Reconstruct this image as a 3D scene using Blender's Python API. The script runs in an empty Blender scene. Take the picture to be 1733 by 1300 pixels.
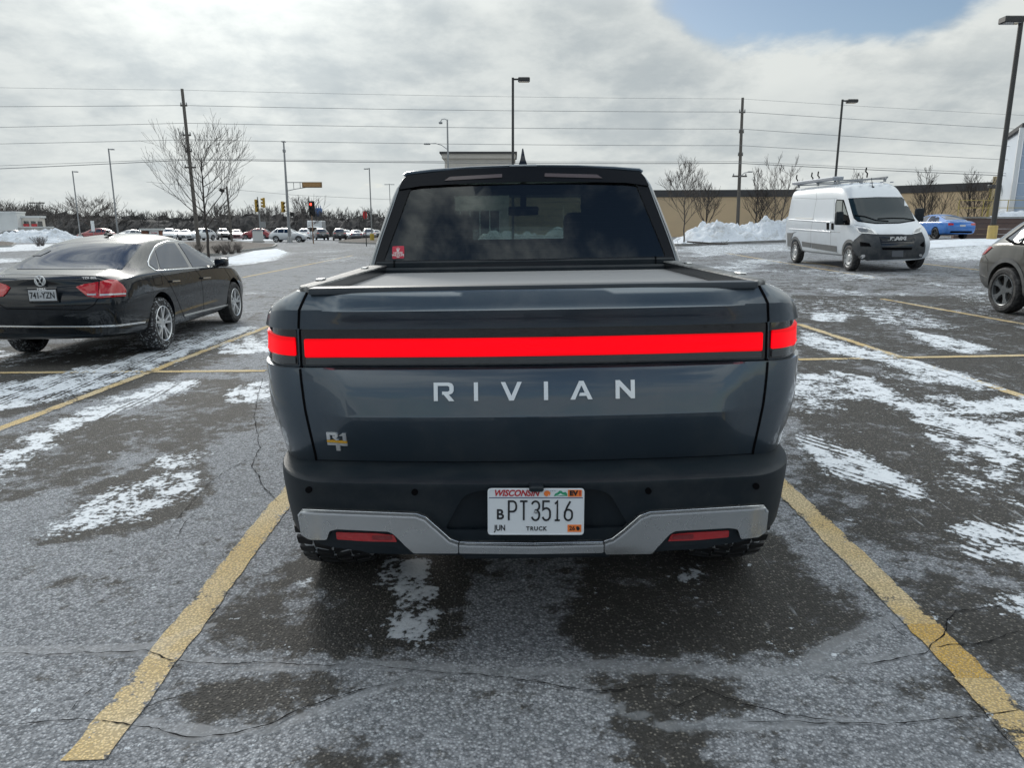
import bpy, bmesh, math, random
import numpy as np
from math import sin, cos, pi, radians, sqrt, atan, tan, exp
from mathutils import Vector, Matrix
from mathutils.bvhtree import BVHTree
from mathutils.geometry import delaunay_2d_cdt

scene = bpy.context.scene
COL = scene.collection

# ------------------------------------------------------------------ camera
FPX, PITCH, HCAM = 1220.0, radians(12.1), 1.45
cam_d = bpy.data.cameras.new('camera')
cam_d.sensor_width = 36.0
cam_d.lens = 36.0 * FPX / 1733.0
cam_d.clip_start = 0.05
cam_d.clip_end = 4000.0
cam = bpy.data.objects.new('camera', cam_d)
COL.objects.link(cam)
cam.location = (0, 0, HCAM)
cam.rotation_euler = (pi / 2 - PITCH, 0, 0)
scene.camera = cam
cam_d.dof.use_dof = False

# ------------------------------------------------------------------ world, sun, exposure
SUN_AZ, SUN_EL = radians(-21.0), radians(24.0)      # azimuth from +Y, clockwise positive
SUN_DIR = Vector((sin(SUN_AZ) * cos(SUN_EL), cos(SUN_AZ) * cos(SUN_EL), sin(SUN_EL)))


class NT:
    """small helper around a node tree"""
    def __init__(s, tree):
        s.t = tree; s.n = tree.nodes; s.l = tree.links

    def link(s, a, b): s.l.new(a, b)

    def setin(s, sock, v):
        if v is None: return
        if isinstance(v, bpy.types.NodeSocket): s.l.new(v, sock)
        else:
            if sock.type == 'RGBA' and len(v) == 3: v = (*v, 1)
            sock.default_value = v

    def m(s, op, a, b=None, c=None, clamp=False):
        nd = s.n.new('ShaderNodeMath'); nd.operation = op; nd.use_clamp = clamp
        s.setin(nd.inputs[0], a); s.setin(nd.inputs[1], b)
        if c is not None: s.setin(nd.inputs[2], c)
        return nd.outputs[0]

    def vm(s, op, a, b=None, sc=None):
        nd = s.n.new('ShaderNodeVectorMath'); nd.operation = op
        s.setin(nd.inputs[0], a); s.setin(nd.inputs[1], b)
        if sc is not None: s.setin(nd.inputs[3], sc)
        return nd.outputs['Value'] if op in ('DOT_PRODUCT', 'LENGTH', 'DISTANCE') else nd.outputs[0]

    def noise(s, vec, scale, detail=4, rough=.5, dist=0., lac=2.):
        nd = s.n.new('ShaderNodeTexNoise'); s.setin(nd.inputs['Vector'], vec)
        nd.inputs['Scale'].default_value = scale; nd.inputs['Detail'].default_value = detail
        nd.inputs['Roughness'].default_value = rough; nd.inputs['Distortion'].default_value = dist
        nd.inputs['Lacunarity'].default_value = lac
        return nd.outputs['Fac']

    def vor(s, vec, scale, feature='F1', out='Distance', rnd=1.0):
        nd = s.n.new('ShaderNodeTexVoronoi'); nd.feature = feature; s.setin(nd.inputs['Vector'], vec)
        nd.inputs['Scale'].default_value = scale; nd.inputs['Randomness'].default_value = rnd
        return nd.outputs[out]

    def mapping(s, vec, loc=(0, 0, 0), rot=(0, 0, 0), sc=(1, 1, 1)):
        nd = s.n.new('ShaderNodeMapping'); s.setin(nd.inputs[0], vec)
        nd.inputs[1].default_value = loc; nd.inputs[2].default_value = rot; nd.inputs[3].default_value = sc
        return nd.outputs[0]

    def step(s, v, a, b, lo=0., hi=1., smooth=True):
        nd = s.n.new('ShaderNodeMapRange'); s.setin(nd.inputs[0], v)
        s.setin(nd.inputs[1], a); s.setin(nd.inputs[2], b)
        nd.inputs[3].default_value = lo; nd.inputs[4].default_value = hi
        nd.interpolation_type = 'SMOOTHSTEP' if smooth else 'LINEAR'; nd.clamp = True
        return nd.outputs[0]

    def mix(s, f, a, b):
        nd = s.n.new('ShaderNodeMix'); nd.data_type = 'RGBA'
        s.setin(nd.inputs[0], f); s.setin(nd.inputs[6], a); s.setin(nd.inputs[7], b)
        return nd.outputs[2]

    def mixf(s, f, a, b):
        nd = s.n.new('ShaderNodeMix'); nd.data_type = 'FLOAT'
        s.setin(nd.inputs[0], f); s.setin(nd.inputs[2], a); s.setin(nd.inputs[3], b)
        return nd.outputs[0]

    def mulc(s, f, a, b):
        nd = s.n.new('ShaderNodeMix'); nd.data_type = 'RGBA'; nd.blend_type = 'MULTIPLY'
        s.setin(nd.inputs[0], f); s.setin(nd.inputs[6], a); s.setin(nd.inputs[7], b)
        return nd.outputs[2]

    def rgb(s, r, g, b):
        nd = s.n.new('ShaderNodeCombineColor'); s.setin(nd.inputs[0], r); s.setin(nd.inputs[1], g); s.setin(nd.inputs[2], b)
        return nd.outputs[0]

    def attr(s, name):
        nd = s.n.new('ShaderNodeAttribute'); nd.attribute_name = name
        return nd.outputs['Fac']

    def bump(s, h, strength=.5, dist=.01, normal=None):
        nd = s.n.new('ShaderNodeBump'); nd.inputs['Strength'].default_value = strength
        nd.inputs['Distance'].default_value = dist; s.setin(nd.inputs['Height'], h)
        if normal is not None: s.l.new(normal, nd.inputs['Normal'])
        return nd.outputs[0]

    def coord(s, which='Object'):
        nd = s.n.new('ShaderNodeTexCoord'); return nd.outputs[which]

    def pos(s):
        nd = s.n.new('ShaderNodeNewGeometry'); return nd.outputs['Position']


world = bpy.data.worlds.new('World')
scene.world = world
world.use_nodes = True
wt = NT(world.node_tree)
world.node_tree.nodes.clear()
w_out = wt.n.new('ShaderNodeOutputWorld')
w_bg = wt.n.new('ShaderNodeBackground')
w_bg.inputs['Strength'].default_value = 0.10
wt.link(w_bg.outputs[0], w_out.inputs[0])
w_sky = wt.n.new('ShaderNodeTexSky')
w_sky.sky_type = 'NISHITA'
w_sky.sun_disc = False
w_sky.sun_elevation = SUN_EL
w_sky.sun_rotation = SUN_AZ
w_sky.air_density = 1.0; w_sky.dust_density = 0.6; w_sky.ozone_density = 1.2
w_dir = wt.vm('NORMALIZE', wt.coord('Generated'))
w_sep = wt.n.new('ShaderNodeSeparateXYZ'); wt.link(w_dir, w_sep.inputs[0])
wz = wt.m('MAXIMUM', w_sep.outputs[2], 0.0)
wden = wt.m('ADD', wz, 0.30)
wcmb = wt.n.new('ShaderNodeCombineXYZ')
wt.link(wt.m('DIVIDE', w_sep.outputs[0], wden), wcmb.inputs[0])
wt.link(wt.m('DIVIDE', w_sep.outputs[1], wden), wcmb.inputs[1])
wt.link(wt.m('MULTIPLY', wz, 1.5), wcmb.inputs[2])
wp = wcmb.outputs[0]
n_big = wt.noise(wt.mapping(wp, loc=(3.1, 1.7, .4)), 0.85, 9, .56, .2)
n_bil = wt.noise(wt.mapping(wp, loc=(7.7, 2.2, 3.3), sc=(1, .9, 1)), 2.3, 14, .58, .15)
n_fine = wt.noise(wt.mapping(wp, loc=(1.2, 9.4, 6.1)), 6.5, 9, .62, .1)
sund = wt.vm('DOT_PRODUCT', w_dir, tuple(SUN_DIR))
sunp = wt.m('MAXIMUM', sund, 0.0)
glow1 = wt.m('POWER', sunp, 9.0)
glow2 = wt.m('POWER', sunp, 55.0)
# the blue break in the cloud, up and to the right of the view, and more broken cloud behind the viewer
def hole(dx, dy, dz, a, b):
    d = Vector((dx, dy, dz)).normalized()
    return wt.step(wt.vm('DOT_PRODUCT', w_dir, tuple(d)), a, b)
h1 = hole(.38, 1.0, .40, .972, .998)
h2 = hole(.66, 1.0, .50, .965, .998)
h3 = hole(.10, -1.0, .45, .30, .90)
h4 = hole(-.45, .62, .95, .78, .97)
holes = wt.m('ADD', wt.m('ADD', wt.m('MULTIPLY', h1, .30), wt.m('MULTIPLY', h2, .27)), wt.m('ADD', wt.m('MULTIPLY', h3, .26), wt.m('MULTIPLY', h4, .24)))
cov_v = wt.m('SUBTRACT', wt.m('ADD', wt.m('MULTIPLY', n_big, .75), wt.m('MULTIPLY', n_bil, .45)), holes)
cover = wt.step(cov_v, .34, .47)
# light and dark within the cloud
body = wt.m('ADD', wt.m('MULTIPLY', n_bil, .60), wt.m('ADD', wt.m('MULTIPLY', n_big, .22), wt.m('MULTIPLY', n_fine, .26)))
lit = wt.step(body, .44, .66)
thin = wt.step(cov_v, .56, .82)       # thick cloud is greyer underneath
lit2 = wt.m('MULTIPLY', lit, wt.m('SUBTRACT', 1.0, wt.m('MULTIPLY', thin, .35)))
lowb = wt.step(wz, 0.0, .16)          # towards the horizon the cloud evens out
litv = wt.mixf(lowb, wt.m('ADD', wt.m('MULTIPLY', lit2, .65), .42), lit2)
rim = wt.m('MULTIPLY', wt.step(cov_v, .36, .46), wt.step(cov_v, .60, .47))
litv = wt.m('ADD', litv, wt.m('MULTIPLY', rim, .40), clamp=True)
c_dark = (.56, .61, .645); c_light = (.93, .955, .945)
ccol = wt.mix(litv, c_dark, c_light)
warm = wt.mix(glow2, (.97, .985, .97), (1.0, .985, .93))
gain = wt.m('ADD', .58, wt.m('ADD', wt.m('MULTIPLY', glow1, .10), wt.m('MULTIPLY', glow2, .60)))
ccol = wt.vm('SCALE', wt.vm('MULTIPLY', ccol, warm), None, gain)
CLOUD_GAIN = 7.6
# an overcast sky brightens from the horizon to the zenith
ccol = wt.vm('SCALE', ccol, None, wt.m('MULTIPLY', wt.step(wz, .26, 1.0, 1.0, 3.2, False), CLOUD_GAIN))
skyc = wt.vm('SCALE', w_sky.outputs[0], None, .50)
wcol = wt.mix(cover, skyc, ccol)
wt.link(wcol, w_bg.inputs['Color'])

sun_d = bpy.data.lights.new('sun', 'SUN')
sun_d.energy = 1.0
sun_d.angle = radians(15)
sun_d.color = (1.0, .965, .90)
sun = bpy.data.objects.new('sun', sun_d)
COL.objects.link(sun)
sun.rotation_euler = (-SUN_DIR).to_track_quat('-Z', 'Y').to_euler()

scene.view_settings.view_transform = 'Standard'
scene.view_settings.look = 'None'
scene.view_settings.exposure = 0.90
scene.view_settings.gamma = 1.0
scene.view_settings.use_curve_mapping = False
scene.render.engine = 'CYCLES'
scene.cycles.max_bounces = 6
scene.cycles.transparent_max_bounces = 12
scene.cycles.use_denoising = True
scene.cycles.caustics_reflective = False
scene.cycles.caustics_refractive = False

# ------------------------------------------------------------------ terrain and photo geometry
def smooth01(t):
    t = np.clip(t, 0, 1); return t * t * (3 - 2 * t)

def G(x, y):
    """height of the ground"""
    x = np.asarray(x, float); y = np.asarray(y, float)
    base = .0145 * np.clip(x, -7, 12) * (1 - .8 * smooth01((y - 30) / 40) * (x < 0))
    a = np.clip((x - 2) / 22, 0, .95) * np.clip((y - 8) / 25, 0, 1.0) * .76
    return base + a

def Gs(x, y): return float(G(x, y))

def ray(px, py):
    xc = (px - 866.5) / FPX; yc = (650 - py) / FPX
    return Vector((xc, cos(PITCH) + yc * sin(PITCH), -sin(PITCH) + yc * cos(PITCH)))

def pt(px, py, D):
    """the point a picture position shows at forward distance D"""
    r = ray(px, py); t = D / r.y
    return Vector((r.x * t, D, HCAM + r.z * t))

def gnd(px, py):
    r = ray(px, py); t = 10.
    for _ in range(60):
        h = HCAM - Gs(r.x * t, r.y * t)
        t += .6 * (h / max(-r.z, .004) - t)
        t = min(t, 400)
    return Vector((r.x * t, r.y * t, Gs(r.x * t, r.y * t)))

def gx(px, D, up=0.):
    """ground point at distance D under picture column px"""
    r = ray(px, 400); x = r.x / r.y * D
    return Vector((x, D, Gs(x, D) + up))

# ------------------------------------------------------------------ mesh helpers
class MB:
    def __init__(s): s.v = []; s.f = []; s.mi = []; s.cur = 0
    def add(s, vs, fs):
        o = len(s.v); s.v += [tuple(p) for p in vs]
        for f in fs: s.f.append([i + o for i in f]); s.mi.append(s.cur)
        return s
    def box(s, c, d, R=None, bev=0., seg=1):
        bm = bmesh.new(); bmesh.ops.create_cube(bm, size=1)
        for v in bm.verts: v.co = Vector((v.co.x * d[0], v.co.y * d[1], v.co.z * d[2]))
        if bev > 0: bmesh.ops.bevel(bm, geom=bm.edges[:], offset=min(bev, min(d) * .49), segments=seg, affect='EDGES', profile=.6)
        c = Vector(c)
        vs = [((R @ v.co) if R else v.co) + c for v in bm.verts]
        bm.verts.index_update()
        fs = [[v.index for v in f.verts] for f in bm.faces]
        bm.free(); return s.add(vs, fs)
    def tube(s, pts, rad, n=6, cap=True):
        pts = [Vector(p) for p in pts]
        if not hasattr(rad, '__len__'): rad = [rad] * len(pts)
        vs = []; fs = []; up = None
        for i, p in enumerate(pts):
            d = (pts[min(i + 1, len(pts) - 1)] - pts[max(i - 1, 0)])
            if d.length < 1e-9: d = Vector((0, 0, 1))
            d.normalize()
            if up is None: up = Vector((0, 0, 1)) if abs(d.z) < .9 else Vector((0, 1, 0))
            a = d.cross(up)
            if a.length < 1e-4: a = d.cross(Vector((1, 0, 0)))
            a.normalize(); b = a.cross(d).normalized(); up = b
            for k in range(n):
                t = 2 * pi * k / n
                vs.append(p + (a * cos(t) + b * sin(t)) * rad[i])
        for i in range(len(pts) - 1):
            for k in range(n):
                k2 = (k + 1) % n
                fs.append([i * n + k, i * n + k2, (i + 1) * n + k2, (i + 1) * n + k])
        if cap:
            fs.append(list(range(n))); m = (len(pts) - 1) * n
            fs.append([m + k for k in reversed(range(n))])
        return s.add(vs, fs)
    def lathe(s, prof, n=32, axis='x', c=(0, 0, 0), close=False):
        """prof: (a, r) along the axis; points with r>0"""
        vs = []; fs = []; c = Vector(c); L = len(prof)
        for (a, r) in prof:
            for k in range(n):
                t = 2 * pi * k / n
                if axis == 'x': p = Vector((a, r * cos(t), r * sin(t)))
                elif axis == 'y': p = Vector((r * sin(t), a, r * cos(t)))
                else: p = Vector((r * cos(t), r * sin(t), a))
                vs.append(p + c)
        m = L if close else L - 1
        for i in range(m):
            i2 = (i + 1) % L
            for k in range(n):
                k2 = (k + 1) % n
                fs.append([i * n + k, i * n + k2, i2 * n + k2, i2 * n + k])
        return s.add(vs, fs)
    def prism(s, poly, fn, w0, w1):
        """poly in 2D, extruded between w0 and w1; fn(u,v,w)->3D"""
        n = len(poly)
        vs = [fn(u, v, w0) for u, v in poly] + [fn(u, v, w1) for u, v in poly]
        fs = [list(range(n)), [n + k for k in reversed(range(n))]]
        for k in range(n):
            k2 = (k + 1) % n; fs.append([k, n + k, n + k2, k2])
        return s.add(vs, fs)
    def build(s, name, mat, parent=None, smooth=35, fix=True):
        me = bpy.data.meshes.new(name)
        me.from_pydata(s.v, [], s.f)
        mats = mat if isinstance(mat, (list, tuple)) else [mat]
        for m_ in mats: me.materials.append(m_)
        if len(mats) > 1: me.polygons.foreach_set('material_index', s.mi)
        if fix:
            bm = bmesh.new(); bm.from_mesh(me); bmesh.ops.recalc_face_normals(bm, faces=bm.faces[:]); bm.to_mesh(me); bm.free()
        if smooth:
            me.polygons.foreach_set('use_smooth', [True] * len(me.polygons))
            me.set_sharp_from_angle(angle=radians(smooth))
        me.update()
        o = bpy.data.objects.new(name, me); COL.objects.link(o)
        if parent is not None: o.parent = parent
        return o

def tag(o, label=None, cat=None, group=None, kind=None):
    if label: o['label'] = label
    if cat: o['category'] = cat
    if group: o['group'] = group
    if kind: o['kind'] = kind
    return o

def empty(name, loc, rot=(0, 0, 0), label=None, cat=None, group=None):
    o = bpy.data.objects.new(name, None); COL.objects.link(o)
    o.location = loc; o.rotation_euler = rot; o.empty_display_size = .3
    return tag(o, label, cat, group)

def mat_of(o):
    """matrix of a (parentless) root computed without a depsgraph update"""
    return Matrix.LocRotScale(o.location, o.rotation_euler, o.scale)

def obj_copy(o, parent=None, name=None):
    c = o.copy(); COL.objects.link(c)
    if parent is not None: c.parent = parent
    return c

def tree_copy(root, loc, rot, label=None, cat=None, group=None):
    r = root.copy(); COL.objects.link(r); r.location = loc; r.rotation_euler = rot
    if label: r['label'] = label
    if group: r['group'] = group
    for ch in [o for o in COL.objects if o.parent == root]:
        c = obj_copy(ch, r)
        for g in [o for o in COL.objects if o.parent == ch]: obj_copy(g, c)
    return r

def densify(poly, step, closed=True):
    out = []; n = len(poly); rng = n if closed else n - 1
    for i in range(rng):
        a = Vector(poly[i]); b = Vector(poly[(i + 1) % n]); L = (b - a).length
        k = max(1, int(math.ceil(L / step)))
        for j in range(k): out.append(tuple(a + (b - a) * (j / k)))
    if not closed: out.append(tuple(poly[-1]))
    return out

def rounded(poly, r, seg=4):
    """round the corners of a closed 2D polygon"""
    out = []; n = len(poly)
    for i in range(n):
        p = Vector(poly[i]); a = Vector(poly[i - 1]); b = Vector(poly[(i + 1) % n])
        rr = r[i] if hasattr(r, '__len__') else r
        da = (a - p); db = (b - p)
        k = min(rr, da.length * .45, db.length * .45)
        p0 = p + da.normalized() * k; p1 = p + db.normalized() * k
        for j in range(seg + 1):
            t = j / seg
            out.append(tuple(p0 * (1 - t) ** 2 + p * 2 * t * (1 - t) + p1 * t * t))
    return out

def inside(poly, x, y):
    c = False; n = len(poly); j = n - 1
    for i in range(n):
        xi, yi = poly[i]; xj, yj = poly[j]
        if (yi > y) != (yj > y) and x < (xj - xi) * (y - yi) / (yj - yi) + xi: c = not c
        j = i
    return c

def bvh_of(o):
    me = o.data
    return BVHTree.FromPolygons([v.co[:] for v in me.vertices], [list(p.vertices) for p in me.polygons])

def make_caster(view, root=None):
    """view -> function (u,v) giving ray origin and direction in the root's local space"""
    if view == 'cam':
        inv = mat_of(root).inverted(); o = inv @ Vector((0, 0, HCAM)); R = inv.to_3x3()
        return lambda u, v: (o, (R @ ray(u, v)).normalized())
    if view == 'rear': return lambda u, v: (Vector((u, -20, v)), Vector((0, 1, 0)))
    if view == 'front': return lambda u, v: (Vector((u, 20, v)), Vector((0, -1, 0)))
    if view == 'right': return lambda u, v: (Vector((20, u, v)), Vector((-1, 0, 0)))
    if view == 'left': return lambda u, v: (Vector((-20, u, v)), Vector((1, 0, 0)))
    if view == 'top': return lambda u, v: (Vector((u, v, 20)), Vector((0, 0, -1)))

def hit(bvh, oc, off):
    p, n, i, d = bvh.ray_cast(oc[0], oc[1])
    if p is None: return None, None
    if n.dot(oc[1]) > 0: n = -n
    return p + n * off, n

def decal(name, bvh, poly, view, mat, parent, off=.004, thick=None, grid=None, holes=(), root=None, mirror=False, smooth=40, bulge=0.):
    """a panel of its own thickness that follows the surface under a 2D outline"""
    root = root or parent
    cast = make_caster(view, root)
    xs = [p[0] for p in poly]; ys = [p[1] for p in poly]
    w = max(xs) - min(xs); h = max(ys) - min(ys)
    if grid is None: grid = max(w, h) / 14
    P = densify(poly, grid); H = [densify(hh, grid) for hh in holes]
    verts = [Vector(p) for p in P]; edges = [(i, (i + 1) % len(P)) for i in range(len(P))]
    for hh in H:
        o = len(verts); verts += [Vector(p) for p in hh]
        edges += [(o + i, o + (i + 1) % len(hh)) for i in range(len(hh))]
    nx = int(w / grid) + 1; ny = int(h / grid) + 1
    for i in range(nx):
        for j in range(ny):
            x = min(xs) + (i + .5) * grid; y = min(ys) + (j + .5) * grid
            if inside(P, x, y) and not any(inside(hh, x, y) for hh in H): verts.append(Vector((x, y)))
    res = delaunay_2d_cdt(verts, edges, [], 0, 1e-7)
    vv, ff = res[0], res[2]
    tris = []
    for f in ff:
        cx = sum(vv[i][0] for i in f) / len(f); cy = sum(vv[i][1] for i in f) / len(f)
        if inside(P, cx, cy) and not any(inside(hh, cx, cy) for hh in H): tris.append(list(f))
    hits = [hit(bvh, cast(q[0], q[1]), 0) for q in vv]
    tris = [t for t in tris if all(hits[i][0] is not None for i in t)]
    if not tris: return None
    thick = off + .004 if thick is None else thick
    used = sorted({i for t in tris for i in t}); ix = {i: k for k, i in enumerate(used)}
    cnt = {}
    for t in tris:
        for a, b in zip(t, t[1:] + t[:1]): cnt[(a, b)] = cnt.get((a, b), 0) + 1
    rim = [(a, b) for (a, b) in cnt if (b, a) not in cnt]
    rimv = {a for a, b in rim} | {b for a, b in rim}
    top = [hits[i][0] + hits[i][1] * (off + (bulge if i not in rimv else 0)) for i in used]
    low = [hits[i][0] + hits[i][1] * (off - thick) for i in used]
    n = len(used)
    fs = [[ix[i] for i in t] for t in tris]
    fs += [[ix[b], ix[a], n + ix[a], n + ix[b]] for a, b in rim]
    mb = MB().add(top + low, fs)
    # make the outside face out
    f0 = fs[0]; a, b, c = (Vector(mb.v[k]) for k in f0[:3]); nn = (b - a).cross(c - a)
    if nn.dot(hits[used[f0[0]]][1]) < 0: mb.f = [list(reversed(f)) for f in mb.f]
    o = mb.build(name, mat, parent, smooth, fix=False)
    if mirror:
        mm = MB(); mm.v = [(-x, y, z) for x, y, z in mb.v]; mm.f = [list(reversed(f)) for f in mb.f]; mm.mi = mb.mi
        mm.build(name, mat, parent, smooth, fix=False)
    return o

def ribbon(name, bvh, line, view, mat, parent, width=.006, off=.002, thick=.004, step=None, root=None, mirror=False, closed=False, mb=None, round_=False):
    """a strip along a line that follows the surface"""
    root = root or parent
    cast = make_caster(view, root)
    xs = [p[0] for p in line]; ys = [p[1] for p in line]
    if step is None: step = max(max(xs) - min(xs), max(ys) - min(ys)) / 24
    L = densify(line, step, closed)
    pts = []
    for p in L:
        q, n = hit(bvh, cast(*p), 0)
        if q is not None: pts.append((q, n))
    if len(pts) < 2: return None
    vs = []; fs = []; m = len(pts)
    for i, (q, n) in enumerate(pts):
        if closed: d = pts[(i + 1) % m][0] - pts[i - 1][0]
        else: d = pts[min(i + 1, m - 1)][0] - pts[max(i - 1, 0)][0]
        s_ = d.cross(n)
        if s_.length < 1e-9: s_ = Vector((0, 0, 1))
        s_.normalize()
        if round_: prof = [(-.5, off - thick), (-.42, off * .6), (-.2, off), (.2, off), (.42, off * .6), (.5, off - thick)]
        else: prof = [(-.5, off - thick), (-.5, off), (.5, off), (.5, off - thick)]
        for a, b in prof: vs.append(q + s_ * (a * width) + n * b)
    k = len(prof)
    for i in range(m if closed else m - 1):
        i2 = (i + 1) % m
        for j in range(k - 1):
            fs.append([i * k + j, i * k + j + 1, i2 * k + j + 1, i2 * k + j])
    own = mb is None
    if own: mb = MB()
    mb.add(vs, fs)
    if own and mirror: MB().add([(-x, y, z) for x, y, z in [tuple(v) for v in vs]], fs).build(name, mat, parent, 40)
    elif mirror: mb.add([(-x, y, z) for x, y, z in [tuple(v) for v in vs]], [list(reversed(f)) for f in fs])
    if own: return mb.build(name, mat, parent, 40)
    return mb

def bool_cut(o, cutters):
    """cut convex cutter meshes (list of MB) out of o and return the new mesh"""
    tmp = []
    for c in cutters:
        me = bpy.data.meshes.new('cut'); me.from_pydata(c.v, [], c.f)
        bm = bmesh.new(); bm.from_mesh(me); bmesh.ops.recalc_face_normals(bm, faces=bm.faces[:]); bm.to_mesh(me); bm.free()
        co = bpy.data.objects.new('cut', me); COL.objects.link(co); tmp.append(co)
        md = o.modifiers.new('b', 'BOOLEAN'); md.operation = 'DIFFERENCE'; md.object = co; md.solver = 'EXACT'
    bake(o)
    for co in tmp: bpy.data.objects.remove(co)

def bake(o):
    par = o.parent; o.parent = None; mw = o.matrix_basis.copy(); o.matrix_basis = Matrix.Identity(4)
    dg = bpy.context.evaluated_depsgraph_get(); dg.update()
    me = bpy.data.meshes.new_from_object(o.evaluated_get(dg))
    old = o.data; o.modifiers.clear(); o.data = me
    o.parent = par; o.matrix_basis = mw
    return me

def text_obj(name, s, size, mat, parent, M, extrude=.001, sx=1., shear=0., bold=0., align='CENTER', space=1.):
    cu = bpy.data.curves.new(name, 'FONT'); cu.body = s; cu.size = size; cu.extrude = extrude
    cu.shear = shear; cu.offset = bold; cu.align_x = align; cu.align_y = 'CENTER'; cu.space_character = space
    t = bpy.data.objects.new(name, cu); COL.objects.link(t)
    dg = bpy.context.evaluated_depsgraph_get(); dg.update()
    me = bpy.data.meshes.new_from_object(t.evaluated_get(dg))
    bpy.data.objects.remove(t); me.materials.clear(); me.materials.append(mat)
    me.transform(M @ Matrix.Diagonal((sx, 1, 1, 1)))
    o = bpy.data.objects.new(name, me); COL.objects.link(o); o.parent = parent
    return o

# ------------------------------------------------------------------ materials
MATS = {}
def principled(name, col, rough=.5, metal=0., spec=None, coat=0., coat_r=.03, emis=None, es=0.):
    m = bpy.data.materials.new(name); m.use_nodes = True
    b = m.node_tree.nodes['Principled BSDF']
    b.inputs['Base Color'].default_value = (*col, 1)
    b.inputs['Roughness'].default_value = rough; b.inputs['Metallic'].default_value = metal
    if spec is not None: b.inputs['Specular IOR Level'].default_value = spec
    b.inputs['Coat Weight'].default_value = coat; b.inputs['Coat Roughness'].default_value = coat_r
    if emis: b.inputs['Emission Color'].default_value = (*emis, 1); b.inputs['Emission Strength'].default_value = es
    MATS[name] = m
    return m

def grime(m, amount=.3, dirt=(.22, .215, .205), scale=6., low=None, bumps=0., speck=0.):
    """road salt and dust: noise-broken dirt over the base colour, thicker low down"""
    t = NT(m.node_tree); b = m.node_tree.nodes['Principled BSDF']
    base = tuple(b.inputs['Base Color'].default_value)
    oc = t.coord('Object')
    n = t.noise(oc, scale, 6, .62)
    n2 = t.noise(t.mapping(oc, sc=(1, 1, .35)), scale * 4.5, 4, .6)
    f = t.m('MULTIPLY', t.step(n, .38, .72), amount)
    f = t.m('ADD', f, t.m('MULTIPLY', t.step(n2, .55, .78), amount * .5))
    if low:
        sp = t.n.new('ShaderNodeSeparateXYZ'); t.link(oc, sp.inputs[0])
        g = t.step(sp.outputs[2], low[1], low[0])
        f = t.m('MULTIPLY', f, t.m('ADD', t.m('MULTIPLY', g, 1.6), .35))
    if speck > 0:
        v = t.noise(oc, 170, 2, .5)
        f = t.m('ADD', f, t.m('MULTIPLY', t.step(v, .72, .78), t.m('MULTIPLY', t.step(n, .45, .6), speck)))
    f = t.m('MINIMUM', f, 1.0)
    t.link(t.mix(f, base, (*dirt, 1)), b.inputs['Base Color'])
    r0 = b.inputs['Roughness'].default_value
    t.link(t.mixf(f, r0, .75), b.inputs['Roughness'])
    c0 = b.inputs['Coat Weight'].default_value
    if c0 > 0: t.link(t.mixf(f, c0, c0 * .25), b.inputs['Coat Weight'])
    if bumps: t.link(t.bump(t.noise(oc, 260, 3, .6), bumps, .002), b.inputs['Normal'])
    return m

def glass_mat(name, tint=(.1, .11, .12), refl=1.0, rough=.01):
    m = bpy.data.materials.new(name); m.use_nodes = True; t = NT(m.node_tree); t.n.clear()
    out = t.n.new('ShaderNodeOutputMaterial'); mx = t.n.new('ShaderNodeMixShader')
    tr = t.n.new('ShaderNodeBsdfTransparent'); tr.inputs[0].default_value = (*tint, 1)
    gl = t.n.new('ShaderNodeBsdfGlossy'); gl.inputs['Roughness'].default_value = rough
    fr = t.n.new('ShaderNodeFresnel'); fr.inputs[0].default_value = 1.5
    t.link(t.m('MULTIPLY', fr.outputs[0], refl, clamp=True), mx.inputs[0]); t.link(tr.outputs[0], mx.inputs[1]); t.link(gl.outputs[0], mx.inputs[2])
    t.link(mx.outputs[0], out.inputs[0]); MATS[name] = m
    return m

M_paint = grime(principled('slate_blue_paint', (.052, .076, .102), .30, .55, coat=1., coat_r=.025), .15, scale=3., speck=.22)
M_black_gloss = principled('gloss_black', (.006, .006, .008), .10, coat=1., coat_r=.02)
M_black_plastic = grime(principled('black_plastic', (.008, .014, .020), .5, spec=.25), .05, scale=8, bumps=.25, speck=.14)
M_gap = principled('panel_gap', (.002, .002, .003), .9, spec=.1)
M_rubber = grime(principled('tyre_rubber', (.012, .012, .014), .75), .30, (.25, .25, .25), 14)
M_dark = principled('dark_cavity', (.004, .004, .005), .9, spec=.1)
M_satin = principled('satin_silver', (.55, .56, .56), .34, .85, coat=.2)
M_chrome = principled('chrome', (.82, .84, .86), .10, 1.)
M_redlight = principled('lit_red_bar', (.3, .0, .004), .4, emis=(1., .0, .006), es=.60, coat=.15)
_t = NT(M_redlight.node_tree); _b = M_redlight.node_tree.nodes['Principled BSDF']; _o = _t.coord('Object')
_sp = _t.n.new('ShaderNodeSeparateXYZ'); _t.link(_o, _sp.inputs[0])
_v = _t.m('ABSOLUTE', _t.m('SUBTRACT', _sp.outputs[2], 1.0675))
_e = _t.step(_v, .018, .033, 1.0, .62)
_s = _t.noise(_t.mapping(_o, sc=(3., 1, 60)), 1.2, 3, .5)
_l = _t.m('MULTIPLY', _e, _t.step(_s, .3, .7, .86, 1.08))
_t.link(_t.m('MULTIPLY', _l, .60), _b.inputs['Emission Strength']); _b.inputs['Specular IOR Level'].default_value = .15; _b.inputs['Coat Weight'].default_value = .05
M_redlens = principled('red_lens', (.42, .008, .012), .12, coat=1.)
M_redlens2 = principled('red_lens_dark', (.20, .004, .008), .15, coat=1.)
M_clearlens = principled('clear_lens', (.55, .56, .58), .12, .3, coat=1.)
M_white_plastic = principled('white_plastic', (.75, .77, .78), .4)
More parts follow.
